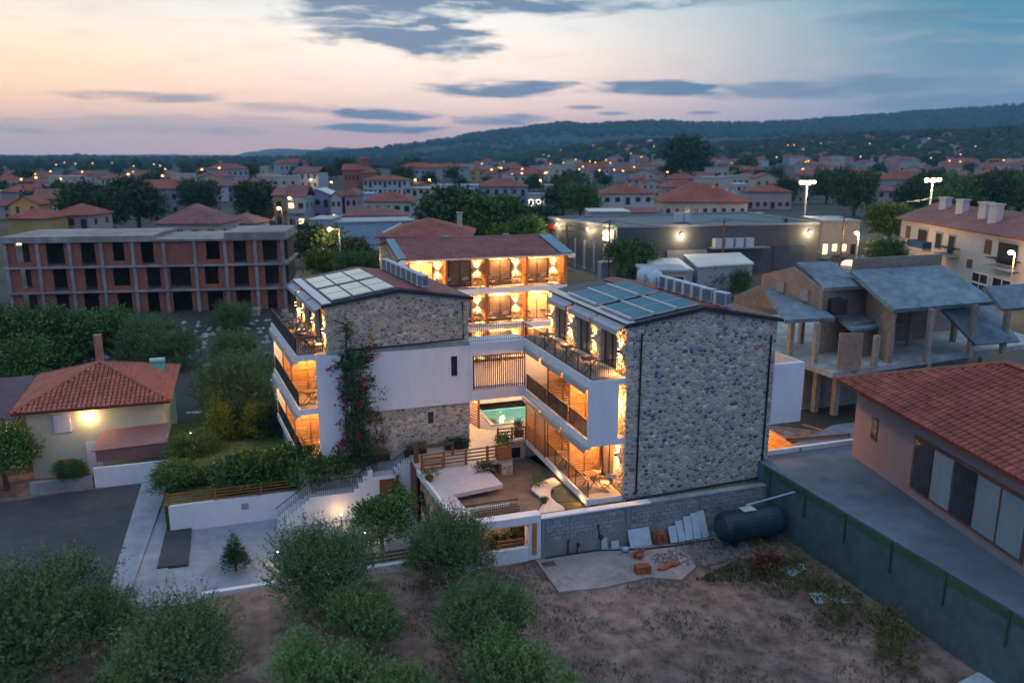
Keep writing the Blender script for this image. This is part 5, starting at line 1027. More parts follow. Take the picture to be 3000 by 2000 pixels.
def roof(t, w, d, h, rise, kind, m, ov=.5, chim=()):
    a, b, c, e = (-ov, -ov, h), (w+ov, -ov, h), (w+ov, d+ov, h), (-ov, d+ov, h)
    if kind == 'hip':
        k = min(w, d)/2; r0, r1 = ((k, d/2, h+rise), (w-k, d/2, h+rise)) if w >= d else ((w/2, k, h+rise), (w/2, d-k, h+rise))
        F_ = ([a, b, r1, r0], [b, c, r1], [c, e, r0, r1], [e, a, r0]) if w >= d else ([a, b, r0], [b, c, r1, r0], [c, e, r1], [e, a, r0, r1])
        bb = MB(); bb.slab([a, b, c, e], .12)
        for f in F_: bb.slab([Vector(p)+Vector((0, 0, .02)) for p in f], .06)
        bb.obj('roof', m, t, False)
    elif kind == 'gx':
        bb = MB().slab([a, b, (w+ov, d/2, h+rise), (-ov, d/2, h+rise)], .14).slab([e, c, (w+ov, d/2, h+rise), (-ov, d/2, h+rise)], .14); bb.obj('roof', m, t, False)
    elif kind == 'gy':
        MB().slab([a, e, (w/2, d+ov, h+rise), (w/2, -ov, h+rise)], .14).slab([b, c, (w/2, d+ov, h+rise), (w/2, -ov, h+rise)], .14).obj('roof', m, t, False)
        MB().prismy([(0, h), (w, h), (w/2, h+rise-.1)], 0, .1).obj('gable', t_wall[t.name], t, False)
    else: MB().box(-.2, w+.2, -.2, d+.2, h, h+.25).obj('roof', m, t, False)
    for cx, cy, ch in chim: MB().box(cx-.3, cx+.3, cy-.3, cy+.3, h+.2, h+rise+ch).box(cx-.4, cx+.4, cy-.4, cy+.4, h+rise+ch, h+rise+ch+.12).obj('chimney', MATW['cream'], t, False)
t_wall = {}
def house(label, u0, u1, ve, ze, bz, d=9, kind='hip', rise=2, wall='white', roofm='red', st=2, nw=4, lit=(), balc=False, chim=(), group=None, name='house', cat='house', parts=True, skew=0, sides=True, wl=None, winp=.55):
    p0, p1 = gz(u0, ve, ze), gz(u1, ve+skew, ze); dx = p1-p0; w = dx.xy.length; rz = math.atan2(dx.y, dx.x); h = ze-bz
    t = thing(name, label, cat, (p0.x, p0.y, bz), rz, group); m = MATW[wall]; t_wall[t.name] = m
    MB().box(0, w, 0, d, -.8, h).obj('wall', m, t, False); roof(t, w, d, h, rise, kind, ROOFT[roofm], chim=chim)
    sh = h/st
    def win(x, z, ww, hh, on, side=None):
        if side is None: f = MB().box(x, x+ww, -.06, .0, z, z+hh); g = MB().box(x+.07, x+ww-.07, -.07, -.05, z+.07, z+hh-.07)
        elif side == 'l': f = MB().box(-.06, 0, x, x+ww, z, z+hh); g = MB().box(-.07, -.05, x+.07, x+ww-.07, z+.07, z+hh-.07)
        else: f = MB().box(w, w+.06, x, x+ww, z, z+hh); g = MB().box(w+.05, w+.07, x+.07, x+ww-.07, z+.07, z+hh-.07)
        o = f.obj('window', wl or DWOOD, t, False); g.obj('pane', WINL if on else GLASSD, o, False)
    if parts:
        for s in range(st):
            for k in range(nw):
                ww = min(1.3, w/nw*winp); win(w*(k+.5)/nw-ww/2, s*sh+.95 if (k+s) % 3 else s*sh+.2, ww, min(1.3, sh*.45) if (k+s) % 3 else min(2.05, sh*.7), (s, k) in lit)
            if sides:
                for k in range(2): win(d*(k+.5)/2-.5, s*sh+1, 1.0, 1.2, False, 'l'); win(d*(k+.5)/2-.5, s*sh+1, 1.0, 1.2, False, 'r')
            if balc and s: 
                MB().box(w*.1, w*.9, -1.3, -.0, s*sh-.12, s*sh+.02).obj('balcony', m, t, False); b = MB(); b.bar((w*.1, -1.27, s*sh+.9), (w*.9, -1.27, s*sh+.9), .05)
                for k in range(int(w*.8/.3)): b.bar((w*.1+k*.3, -1.27, s*sh), (w*.1+k*.3, -1.27, s*sh+.9), .025)
                b.obj('railing', BLACK, t, False)
    return t
house('house with terracotta hip roof and tall chimney directly behind the back wing', 1112, 1372, 694, 7, -1, 11, 'hip', 1.9, 'cream', 'red', 2, 4, chim=((9.2, 6, .5),))
t = thing('solar_heater', 'white solar water heater lying on the left slope of the roof behind the back wing', 'water heater', gz(1145, 672, 8)); q = gz(1145, 672, 8); MB().tube([q+Vector((-1.2, -1.2, -.3)), q+Vector((1.4, 1.2, .5))], .14, 8).obj('tube_collector', ALU, t)
house('long pale blue flat-roofed warehouse behind the lamp-lit trees', 968, 1215, 655, 5, -1, 9, 'flat', 0, 'blue', 'grey', 1, 1, parts=False, skew=-6); house('taller pale blue block at the left end of the warehouse', 905, 968, 646, 5.6, -1, 9, 'flat', 0, 'blue', 'grey', 2, 1, lit=((0, 0),))
house('white two-storey house with two chimneys and red hip roof above the blue warehouse', 1065, 1205, 590, 6.5, 0, 10, 'hip', 2.1, 'green', 'red', 2, 5, chim=((4.5, 5, .4), (8, 5, .5)), balc=True); house('low house with long red roof between the warehouse and the white house', 1000, 1178, 632, 4.3, -1, 8, 'hip', 1.6, 'white', 'dull', 1, 4, chim=((4.5, 4, .5),))
house('violet gabled house with white trim', 893, 966, 570, 7, 0, 9, 'gy', 1.5, 'violet', 'white', 2, 3, sides=False); house('ochre house with stacked white balconies and a lit window', 800, 862, 572, 7, -.5, 9, 'gx', 1.5, 'ochre', 'dull', 2, 2, lit=((0, 1),), balc=True); house('grey-blue house with sloping red roof and lit orange balcony door', 838, 893, 576, 7, -.5, 8, 'gx', 2.6, 'grey', 'dull', 2, 2, lit=((1, 0), (0, 1)), balc=True)
house('small house with red hip roof behind the ochre house', 820, 888, 562, 7, 0, 8, 'hip', 2, 'white', 'red', 2, 3); house('white-walled house with teal roof panels, leftmost in the sharp part of town', 757, 822, 568, 6, 0, 8, 'gx', 1.6, 'white', 'red', 2, 3, lit=((0, 0),)); house('narrow white house right of the violet house', 968, 1000, 578, 6.5, 0, 8, 'gy', 1.4, 'white', 'red', 2, 2, lit=((0, 0),))
house('white house block left of the two-chimney house', 1010, 1045, 572, 7, 0, 8, 'hip', 1.6, 'rose', 'dull', 2, 2); house('grey-blue plain block beside the two-chimney house', 1033, 1090, 570, 6.5, 0, 10, 'flat', 0, 'blue', 'grey', 2, 2, parts=False)
ob = house('orange floodlit plain building with tall panels', 1187, 1262, 552, 7, 0, 10, 'flat', 0, 'cream', 'grey', 3, 4, sides=False, skew=2); q = gz(1225, 580, 4); light('flood_lamp', 'POINT', (q.x-1, q.y-5, 5), 2600, (1, .42, .18), ob, .3)
house('long white hotel with rows of small windows left of the floodlit building', 1063, 1192, 528, 8.5, .5, 9, 'hip', 1.5, 'white', 'red', 3, 9, sides=False); house('blue-grey block right of the floodlit building', 1262, 1400, 545, 7, 0, 12, 'flat', 0, 'blue', 'grey', 2, 3, parts=False)
house('broad house with hipped red roof over blue-grey walls in the middle of town', 1390, 1545, 547, 6.5, 0, 12, 'hip', 2.6, 'grey', 'red', 2, 6, balc=True); sh_ = house('white lit shop front at the end of the street', 1545, 1610, 570, 4, 0, 8, 'flat', 0, 'white', 'grey', 1, 3, sides=False, wl=WINLW); house('tall narrow rose house behind the shop front', 1600, 1632, 545, 8, 0, 8, 'flat', 0, 'rose', 'grey', 3, 2, sides=False)
house('large cream house with four-sided red roof and two pale chimneys above the grey store', 1945, 2190, 591, 7, 0, 13, 'hip', 3.6, 'cream', 'red', 2, 9, chim=((11.5, 5, -.6), (14.5, 5, -1.2)), lit=(), balc=True, wl=WHITE); house('white house with red hip roof left of the large cream house', 1765, 1915, 567, 6.5, 0, 11, 'hip', 2.4, 'white', 'red', 2, 5, chim=((8, 4, .2), (11, 4, -.2))); house('smaller red-roofed house half hidden behind the big tree', 1945, 2060, 548, 6.5, 0, 10, 'hip', 2.2, 'rose', 'red', 2, 4)
house('low shop with flat cream roof behind the grey store', 1727, 1845, 622, 5.2, 0, 9, 'flat', 0, 'rose', 'white', 1, 3, parts=False); house('low shop with small red lean-to roof next to the cream-roofed one', 1845, 1925, 622, 5.0, 0, 8, 'gx', .8, 'rose', 'dull', 1, 2); house('long low terrace building with red roof right of the large cream house', 2190, 2320, 562, 5.5, 0, 9, 'hip', 1.8, 'rose', 'red', 1, 6); house('white cubic house near the big dark tree', 2158, 2190, 540, 6.5, 0, 8, 'flat', 0, 'white', 'white', 2, 2)
house('pale building with red roof and yellow-green lamp at the upper right edge', 2860, 3060, 520, 6.5, 0, 12, 'hip', 2, 'white', 'red', 2, 8); house('rose house under the hill left of the floodlights', 2570, 2680, 560, 5.5, 0, 10, 'hip', 2, 'rose', 'dull', 2, 4); house('long white school-like building on the slope left of the big tree', 1855, 1932, 487, 10, 1, 10, 'hip', 1.6, 'white', 'red', 2, 8, sides=False)
house('red-roofed house just behind the unfinished block', 455, 640, 655, 5.5, -1, 10, 'hip', 3, 'cream', 'dull', 2, 4); house('small red-roofed house right behind the unfinished block', 640, 745, 655, 4.6, -1, 9, 'hip', 1.5, 'cream', 'dull', 1, 3); yl = house('orange lit house far left behind the unfinished block', 20, 130, 640, 5, -1, 8, 'hip', 1.8, 'ochre', 'red', 1, 2, lit=((0, 0), (0, 1))); q = gz(75, 665, 2); light('flood_lamp', 'POINT', (q.x, q.y-4, 3), 900, WARM2, yl, .3)
house('flat grey house behind the left end of the unfinished block', 150, 262, 630, 5, -1, 9, 'hip', 2, 'rose', 'red', 2, 3); house('house with broad dull red roof in the left part of town', 300, 440, 575, 6, 0, 10, 'hip', 2.5, 'rose', 'dull', 2, 4); house('white house with red roof in the left part of town', 560, 690, 545, 6, 0, 10, 'hip', 2.3, 'white', 'dull', 2, 4); house('blue-grey house at the far left of town', 150, 250, 575, 6, 0, 9, 'hip', 1.8, 'blue', 'red', 2, 3)
# church on its knoll
p0 = gz(1002, 497, 11.5); p1 = gz(1092, 497, 11.5); w = (p1-p0).xy.length; c = thing('church', 'brick church with red roofs and a domed tower on the wooded rise', 'church', (p0.x, p0.y, 6), math.atan2(p1.y-p0.y, p1.x-p0.x)); BRK = MATW['brick']
MB().box(0, w*.8, 0, 9, -2, 5.5).box(w*.62, w, -1.5, 10.5, -2, 4.4).obj('wall', BRK, c, False); MB().slab([(-.4, -.5, 5.4), (w*.8, -.5, 5.4), (w*.8, 4.5, 7.6), (-.4, 4.5, 7.6)], .15).slab([(-.4, 9.5, 5.4), (w*.8, 9.5, 5.4), (w*.8, 4.5, 7.6), (-.4, 4.5, 7.6)], .15).obj('roof', ROOFT['red'], c, False); MB().slab([(w*.6, -1.8, 4.4), (w+.3, -1.8, 4.4), (w*.8, 4.5, 7)], .1).slab([(w+.3, -1.8, 4.4), (w+.3, 10.8, 4.4), (w*.8, 4.5, 7)], .1).obj('apse_roof', ROOFT['red'], c, False)
b = MB(); b.tube([(w*.68, 4.5, 6.5), (w*.68, 4.5, 9.3)], 1.9, 8); b.obj('tower', BRK, c, False); b = MB(); b.tube([(w*.68, 4.5, 9.3), (w*.68, 4.5, 9.6), (w*.68, 4.5, 10.9)], [2.3, 2.2, .1], 8); b.obj('dome', ROOFT['red'], c, False)
for k in range(6): MB().box(1+k*1.5, 1.7+k*1.5, -.08, 0, 1.5, 3.4).obj('window', GLASSD, c, False)
# ---------------------------------------------------------------- unfinished brick block on the left
uL, uR = Vector((-25.5, 100.5, 0)), Vector((3.9, 95.1, 0)); ud = (uR-uL); UB = thing('unfinished_building', 'unfinished three-storey concrete frame building with orange brick infill', 'building', (uL.x, uL.y, -1), math.atan2(ud.y, ud.x)); ul = ud.length
CONCU = mat('weathered_concrete', (.31, .255, .245), .92, .3, .8)
BRICKP = mat('brick_infill', (.33, .095, .055), .9, .2, 3); nt = BRICKP.node_tree; bt = nt.nodes.new('ShaderNodeTexBrick'); bt.inputs['Scale'].default_value = 1; bt.inputs['Brick Width'].default_value = .34; bt.inputs['Row Height'].default_value = .2; bt.inputs['Mortar Size'].default_value = .012; bt.inputs['Color1'].default_value = (.36, .10, .055, 1); bt.inputs['Color2'].default_value = (.26, .075, .045, 1); bt.inputs['Mortar'].default_value = (.26, .22, .2, 1)
tc = nt.nodes.new('ShaderNodeTexCoord'); sx = nt.nodes.new('ShaderNodeSeparateXYZ'); cb = nt.nodes.new('ShaderNodeCombineXYZ'); nt.links.new(tc.outputs['Object'], sx.inputs[0]); nt.links.new(sx.outputs[0], cb.inputs[0]); nt.links.new(sx.outputs[2], cb.inputs[1]); nt.links.new(cb.outputs[0], bt.inputs[0]); nt.links.new(bt.outputs[0], nt.nodes['Principled BSDF'].inputs['Base Color'])
lv = [0, 2.62, 5.43, 8.3]
RU = random.Random(5)
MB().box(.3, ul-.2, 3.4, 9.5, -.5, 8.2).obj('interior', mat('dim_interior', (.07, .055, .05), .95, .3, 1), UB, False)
for k in range(1, 4): MB().box(-.3, ul+.25, -.25, 10, lv[k]-.22, lv[k]).obj('floor_slab', CONCU, UB, False)
MB().box(-.3, ul*.52, -.25, 10, 8.3, 8.75).box(ul*.78, ul+.2, -.3, 9, 8.3, 9.0).obj('parapet', CONCU, UB, False)
nb = 9; bwid = ul/nb
for k in range(nb+1):
    x = min(ul-.3, k*bwid)
    for s in range(3): MB().box(x-.16, x+.2, -.1, .25, lv[s]-(.5 if s == 0 else 0), lv[s+1]-.22).obj('column', CONCU, UB, False)
for s in range(3):
    for k in range(nb):
        a, e = k*bwid+.2, (k+1)*bwid-.16; h0, h1 = lv[s], lv[s+1]-.22; wide = k == 5
        f0, f1 = (.1, .85) if wide else ((.30, .72) if k < 7 else (.27, .66)); f0 += RU.uniform(-.08, .06); f1 += RU.uniform(-.05, .14); y = .12+RU.uniform(-.03, .05)
        if not (wide and s == 2): xa, xb = a+(e-a)*f0, a+(e-a)*f1
        else: xa = xb = e
        for p_, q_ in ((a, xa), (xb, e)):
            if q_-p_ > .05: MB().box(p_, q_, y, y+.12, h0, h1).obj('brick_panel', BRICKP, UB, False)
        if xb > xa: MB().box(xa, xb, y, y+.12, h0, h0+(.05 if k % 3 else .5)).obj('brick_panel', BRICKP, UB, False) if not k % 3 and s else None
for k, (x, y) in enumerate(((26.2, -2.2), (24.3, -2.4))): t = thing('block_pallet', 'pale wrapped pallet of blocks at the foot of the unfinished building, '+('right' if k == 0 else 'left')+' one', 'pallet', (0, 0, 0)); t.location = UB.matrix_basis @ Vector((x, y, 0)) if False else (uL.x+math.cos(math.atan2(ud.y, ud.x))*x-math.sin(math.atan2(ud.y, ud.x))*y, uL.y+math.sin(math.atan2(ud.y, ud.x))*x+math.cos(math.atan2(ud.y, ud.x))*y, -1.5); MB().box(-.8, .8, -.6, .6, 0, 1.1).obj('blocks', CONC, t, False); MB().box(-.85, .85, -.65, .65, -.15, 0).obj('pallet_base', WOOD, t, False)
sheet('builders_yard', [tuple(gz(u, v, -1.55)) for u, v in ((30, 960), (845, 925), (845, 905), (40, 925))], CONC); rb = np.random.default_rng(3)
scatter('building_rubble', 420, (-28, 6), (72, 92), lambda x, y: ground_z(x, y)-.02, .15, .6, mat('pale_rubble', (.32, .33, .35), .95, .25, 2), 15)
# ---------------------------------------------------------------- unfinished concrete villa on the right
V_ = thing('unfinished_villa', 'unfinished concrete villa with stepped sloping slab roofs and open columns', 'building', (42, 46, -2)); BLK = mat('villa_block', (.26, .20, .16), .95, .2, 3); VC = mat('villa_concrete', (.17, .215, .25), .9, .3, 1.3, .006, 14)
VCOL = mat('raw_column', (.31, .265, .22), .92, .2, 3)
def vslab(nm, pts, t_=.22, m=None): MB().slab([gz(u, v, z) for u, v, z in pts], t_).obj(nm, m or VC, V_)
vslab('sloping_roof', ((2300, 937, 5.0), (2447, 930, 5.0), (2325, 838, 6.3), (2235, 840, 6.3)), .28); vslab('sloping_roof', ((2415, 843, 7.0), (2543, 836, 7.0), (2437, 765, 8.3), (2335, 768, 8.3)), .28); vslab('sloping_roof', ((2620, 906, 6.0), (2925, 882, 6.0), (2757, 776, 8.0), (2490, 792, 8.0)), .3); vslab('canopy_roof', ((2500, 966, 4.3), (2650, 946, 4.3), (2590, 912, 4.7), (2440, 922, 4.7)), .2)
vslab('sloping_roof', ((2940, 905, 6.2), (3080, 895, 6.2), (3020, 830, 7.6), (2885, 838, 7.6)), .28); vslab('back_slope', ((2230, 800, 7.5), (2335, 768, 8.3), (2437, 765, 8.3), (2390, 775, 7.6)), .2) if 0 else None
fl_ = [gz(2285, 1040, 2), gz(2440, 1092, 2), gz(3060, 1000, 2)]; MB().prism([(fl_[0].x, fl_[0].y), (fl_[1].x, fl_[1].y), (fl_[2].x, fl_[2].y), (fl_[2].x+4, fl_[2].y+14), (fl_[0].x+4, fl_[0].y+14)], 1.62, 2.0).obj('floor_slab', CONC, V_)
def vcol(u, v, z0, h, w=.34): p = gz(u, v, z0); MB().box(p.x-w/2, p.x+w/2, p.y-w/2, p.y+w/2, z0, z0+h).obj('column', VCOL, V_)
for u, v, h in ((2312, 1040, 3.0), (2385, 1062, 2.9), (2345, 1005, 3.2), (2560, 1072, 2.2), (2602, 1062, 2.2), (2712, 1062, 3.9), (2838, 1045, 3.9), (2935, 1035, 3.9), (2660, 1010, 4.5), (2790, 1000, 4.5)): vcol(u, v, 2.0, h)
for u, v in ((2385, 1205), (2442, 1215), (2560, 1215), (2700, 1200), (2860, 1180)): vcol(u, v, -2.0, 3.65, .4)
def vwall(pts, m=BLK, t_=.2):
    P = [gz(u, v, z) for u, v, z in pts]; b = MB(); n = len(P); nn = Vector((P[1].y-P[0].y, -(P[1].x-P[0].x), 0)).normalized()*t_; zb = min(p.z for p in P); b.add([p for p in P]+[p-nn for p in P], [tuple(range(n)), tuple(range(n, 2*n))[::-1]]+[(i, n+i, n+(i+1) % n, (i+1) % n) for i in range(n)]); b.obj('block_wall', m, V_)
def wallxy(a, c, z0, za, zc, apex=None, m=BLK):
    a, c = Vector(a), Vector(c); n = Vector(((c-a).y, -(c-a).x)).normalized()*.2; P = [(a.x, a.y, z0), (c.x, c.y, z0), (c.x, c.y, zc)]
    if apex: q = a.lerp(c, apex[0]); P.append((q.x, q.y, apex[1]))
    P.append((a.x, a.y, za)); k = len(P); Q = P+[(x-n.x, y-n.y, z) for x, y, z in P]; MB().add(Q, [tuple(range(k)), tuple(range(k, 2*k))[::-1]]+[(i, k+i, k+(i+1) % k, (i+1) % k) for i in range(k)]).obj('block_wall', m, V_)
g0, g1 = gz(2232, 800, 7.3), gz(2413, 850, 6.8); wallxy(g0.xy, g1.xy, 4.6, 7.2, 6.75, (.5, 8.15)); g2 = gz(2543, 842, 6.8); wallxy(g1.xy, g2.xy+Vector((0, .6)), 2.0, 6.6, 6.6); brick('window_opening', VOID, V_, tuple((g1*.72+g2*.28)[:2])+(5.6,), (1.1, 1.6, 1.1), -.2)
for f_, z_ in ((.33, 6.5), (.72, 6.2)): q = g0.lerp(g1, f_); brick('bricked_window', CONC_D, V_, (q.x, q.y-.08, z_), (.75, .3, .9), math.atan2((g1-g0).y, (g1-g0).x))
a_ = gz(2452, 1085, 2); c_ = gz(2520, 1085, 2); wallxy(a_.xy, c_.xy, 2, 4.6, 4.6); a_ = gz(2555, 1068, 2); c_ = gz(2630, 1055, 2); wallxy(a_.xy+Vector((0, 2)), c_.xy+Vector((0, 2)), 2, 4.6, 4.6); a_ = gz(2545, 990, 3.2); c_ = gz(2630, 905, 6); wallxy(g2.xy, (c_.x, c_.y+.3), 2.0, 7.4, 5.8); a_ = gz(2500, 792, 7.9); c_ = gz(2757, 778, 7.9); wallxy(a_.xy, c_.xy, 2.0, 8.8, 8.8)
MB().box(44, 57, 51, 51.2, 2, 5.4).obj('block_wall', BLK, V_); vslab('stair_ramp', ((2760, 905, 5.5), (2860, 1010, 3), (2990, 1000, 3), (2900, 880, 5.5)), .25); a_ = gz(2440, 1100, 1.6); MB().box(a_.x+.5, a_.x+16, a_.y+3.5, a_.y+3.7, -2, 1.6).obj('block_wall', CONC_D, V_); MB().slab([gz(2100, 880, 5.0), gz(2210, 835, 6.2), gz(2285, 838, 6.2), gz(2300, 850, 6.0)], .2).obj('porch_roof', BLK, V_) if 0 else None
g3 = gz(2150, 868, 5.3); wallxy((g3.x, g3.y), (g0.x+.2, g0.y-.4), 2.0, 5.3, 6.2, (.75, 6.3)); bw_ = thing('brick_hoarding', 'orange-lit plank hoarding below the villa floor', 'hoarding', gz(2420, 1290, -1)); o = MB().slab([gz(2350, 1240, .2), gz(2420, 1260, .2), gz(2420, 1262, .15), gz(2350, 1242, .15)], .1).obj('board', WOOD, bw_)
# ---------------------------------------------------------------- grey store with wall lamps
ST = thing('store_building', 'large dark grey metal store with lamps along its walls', 'building', (60, 108, 0)); SW = mat('store_cladding', (.085, .088, .095), .6, .1, .6); nt = SW.node_tree
pc = [Vector((48.7, 101)), Vector((79.6, 97.5)), Vector((83, 121)), Vector((45.9, 120.5))]; MB().prism([tuple(p) for p in pc], -.8, 6.7).obj('wall', SW, ST); cc = sum(pc, Vector((0, 0)))/4; MB().prism([tuple(cc+(p-cc)*.985) for p in pc], 6.7, 6.72).obj('roof', ROOFT['dark'], ST)
for i in range(4): a, c = pc[i], pc[(i+1) % 4]; b = MB(); b.bar((a.x, a.y, 6.85), (c.x, c.y, 6.85), .3, .3); b.obj('parapet', GREYM, ST)
def on_wall(a, c, s0, s1, z0, z1, m, nm, out=.12, par=None):
    d = (c-a).normalized(); n = Vector((d.y, -d.x)); P = [a+d*s0, a+d*s1]; vs = []
    for z in (z0, z1): vs += [(P[0].x, P[0].y, z), (P[1].x, P[1].y, z), (P[1].x+n.x*out, P[1].y+n.y*out, z), (P[0].x+n.x*out, P[0].y+n.y*out, z)]
    return MB().add(vs, [(0, 1, 2, 3), (4, 7, 6, 5), (0, 4, 5, 1), (1, 5, 6, 2), (2, 6, 7, 3), (3, 7, 4, 0)]).obj(nm, m, par or ST)
Lf = (pc[3], pc[0]); Rf = (pc[0], pc[1]); ll = (Lf[1]-Lf[0]).length
for k in range(7):
    s = .8+k*2.7; on_wall(*Lf, s, s+2.2, .2, 4.2, mat('shop_glass', (.10, .11, .12), .3, .3, 1), 'shop_window'); on_wall(*Lf, s-.35, s-.1, .0, 4.3, GREYM, 'pillar', .25)
on_wall(*Lf, ll-3.6, ll-.6, 4.6, 6.2, GREYM, 'sign_panel', .14)
for z, s1 in ((5.6, 1.6), (4.85, 1.3)):
    for k in range(6): on_wall(*Lf, ll-3.2+k*s1/5, ll-3.2+k*s1/5+.18, z, z+.34, LAMPC, 'sign_letter', .22)
on_wall(*Lf, .2, 2.6, 5.2, 5.8, mat('red_sign', (.5, .03, .03), .5), 'red_sign', .3)
for s in (3.5, 12.5, 17.6):
    d_ = (Lf[1]-Lf[0]).normalized(); n_ = Vector((d_.y, -d_.x)); p = Lf[0]+d_*s+n_*.35; g = MB(); g.ball((p.x, p.y, 6.0), .2); g.obj('wall_lamp', LAMPC, ST); light('store_lamp', 'POINT', (p.x+n_.x*.5, p.y+n_.y*.5, 5.9), 240, (1, .74, .42), ST, .15)
for s in (9.5, 29.5):
    d_ = (Rf[1]-Rf[0]).normalized(); n_ = Vector((d_.y, -d_.x)); p = Rf[0]+d_*s+n_*.3; g = MB(); g.ball((p.x, p.y, 5.6), .22); g.obj('wall_lamp', LAMPC, ST); light('store_lamp', 'POINT', (p.x+n_.x*.6, p.y+n_.y*.6, 5.4), 300, (1, .74, .42), ST, .15)
on_wall(*Rf, 7.5, 13.5, .2, 3.4, GREYM, 'shutter'); on_wall(*Rf, 17, 22, .2, 3.8, ROOFT['dark'], 'shutter'); on_wall(*Rf, 24, 29.0, .2, 3.8, ROOFT['dark'], 'shutter'); on_wall(*Rf, 13.9, 22.5, 3.6, 3.75, GREYM, 'catwalk', 1.6)
for k in range(4): on_wall(*Rf, 14.3+k*1.6, 15.5+k*1.6, 3.75, 5.0, ACW, 'cooling_unit', 1.0)
AC2 = thing('roof_unit', 'pair of pale ventilation units on the grey store roof', 'ventilation unit', gz(1998, 650, 6.8)); q = gz(1998, 650, 6.8); MB().box(q.x-1.2, q.x-.1, q.y-.5, q.y+.5, 6.8, 8.2).box(q.x+.1, q.x+1.2, q.y-.5, q.y+.5, 6.8, 8.2).obj('casing', ACW, AC2)
an = thing('shed_building', 'grey annex with bright flat roof in front of the store, right one', 'shed', gz(2120, 790, 1)); a, c = gz(2005, 748, 3.2), gz(2205, 772, 3.2); P = [a.xy, gz(2045, 782, 3.2).xy, c.xy, gz(2165, 742, 3.2).xy]; MB().prism([tuple(p) for p in P], -1, 3.1).obj('wall', MATW['grey'], an); cc = sum(P, Vector((0, 0)))/4; MB().prism([tuple(cc+(p-cc)*1.04) for p in P], 3.1, 3.3).obj('roof', ROOFT['white'], an)
an = thing('shed_building', 'grey annex with bright flat roof in front of the store, left and lower one', 'shed', gz(1950, 790, 1)); P = [gz(1890, 760, 3.0).xy, gz(1900, 772, 3.0).xy, gz(2030, 792, 3.0).xy, gz(1985, 758, 3.0).xy]; MB().prism([tuple(p) for p in P], -1, 2.9).obj('wall', MATW['grey'], an); cc = sum(P, Vector((0, 0)))/4; MB().prism([tuple(cc+(p-cc)*1.04) for p in P], 2.9, 3.1).obj('roof', ROOFT['white'], an)
hu = house('stone hut with thin flat slab roof right behind the satellite dishes', 1885, 2012, 797, 4.2, -1.5, 4.5, 'flat', 0, 'cream', 'grey', 1, 1, sides=False, winp=.45, parts=False); w_ = (gz(2012, 797, 4.2)-gz(1885, 797, 4.2)).xy.length; MB().box(w_*.5, w_*.92, -.06, 0, 4.55, 5.15).obj('window', GLASSD, hu, False)
t = thing('utility_cabinet', 'pale grey cabinet building beside the pole', 'cabinet', gz(1775, 828, 0)); q = gz(1775, 828, -.5); MB().box(q.x-1, q.x+1, q.y-.6, q.y+.6, -.6, 2.3).box(q.x-1.1, q.x+1.1, q.y-.7, q.y+.7, 2.3, 2.4).obj('body', MATW['grey'], t)
for k, (u, v, u1, v1) in enumerate(((1660, 785, 1760, 830), (1690, 752, 1830, 800))):
    a, c = gz(u, v, 0), gz(u1, v1, 0); t = thing('metal_fence', 'grey mesh fence on the kerb by the store, %s' % ('nearer row' if k == 0 else 'farther row'), 'fence', a, 0, 'fences in front of the store'); b = MB()
    for j in range(15): p = a.lerp(c, j/14); b.bar(p, p+Vector((0, 0, 1.2)), .06)
    b.bar(a+Vector((0, 0, 1.2)), c+Vector((0, 0, 1.2)), .05); b.bar(a+Vector((0, 0, .15)), c+Vector((0, 0, .15)), .05); b.obj('bars', GREYM, t)
# ---------------------------------------------------------------- apartments on the right edge
AP = thing('apartment_house', 'pale apartment house with dull red roof, chimneys and balconies at the right edge', 'house', (97, 88, -.5)); a, c = Vector((98.5, 101.5)), Vector((87.0, 70.0)); d = (c-a).normalized(); n = Vector((-d.y, d.x)); n = n if n.x > 0 else -n; Ln = (c-a).length
MB().prism([tuple(a), tuple(c), tuple(c+n*11), tuple(a+n*11)], -1.5, 6.9).obj('wall', MATW['rose'] if 0 else mat('apartment_render', (.56, .50, .46), .85, .06, 1), AP); e0, e1 = a-d*.8-n*.8, c+d*3-n*.8; MB().slab([(e0.x, e0.y, 6.9), (e1.x, e1.y, 6.9), ((e1+n*6.3).x, (e1+n*6.3).y, 9.3), ((e0+n*6.3).x, (e0+n*6.3).y, 9.3)], .2).slab([((e1+n*6.3).x, (e1+n*6.3).y, 9.3), ((e0+n*6.3).x, (e0+n*6.3).y, 9.3), ((e0+n*12.6).x, (e0+n*12.6).y, 6.9), ((e1+n*12.6).x, (e1+n*12.6).y, 6.9)], .2).obj('roof', ROOFT['dull'], AP)
for s, q in ((5, 4), (11, 3.5), (18, 3), (22, 2.2)): p = a+d*s+n*q; MB().box(p.x-.6, p.x+.6, p.y-.6, p.y+.6, 7.2, 10.2).box(p.x-.75, p.x+.75, p.y-.75, p.y+.75, 10.2, 10.4).obj('chimney', MATW['white'], AP)
wl_ = (c, a)
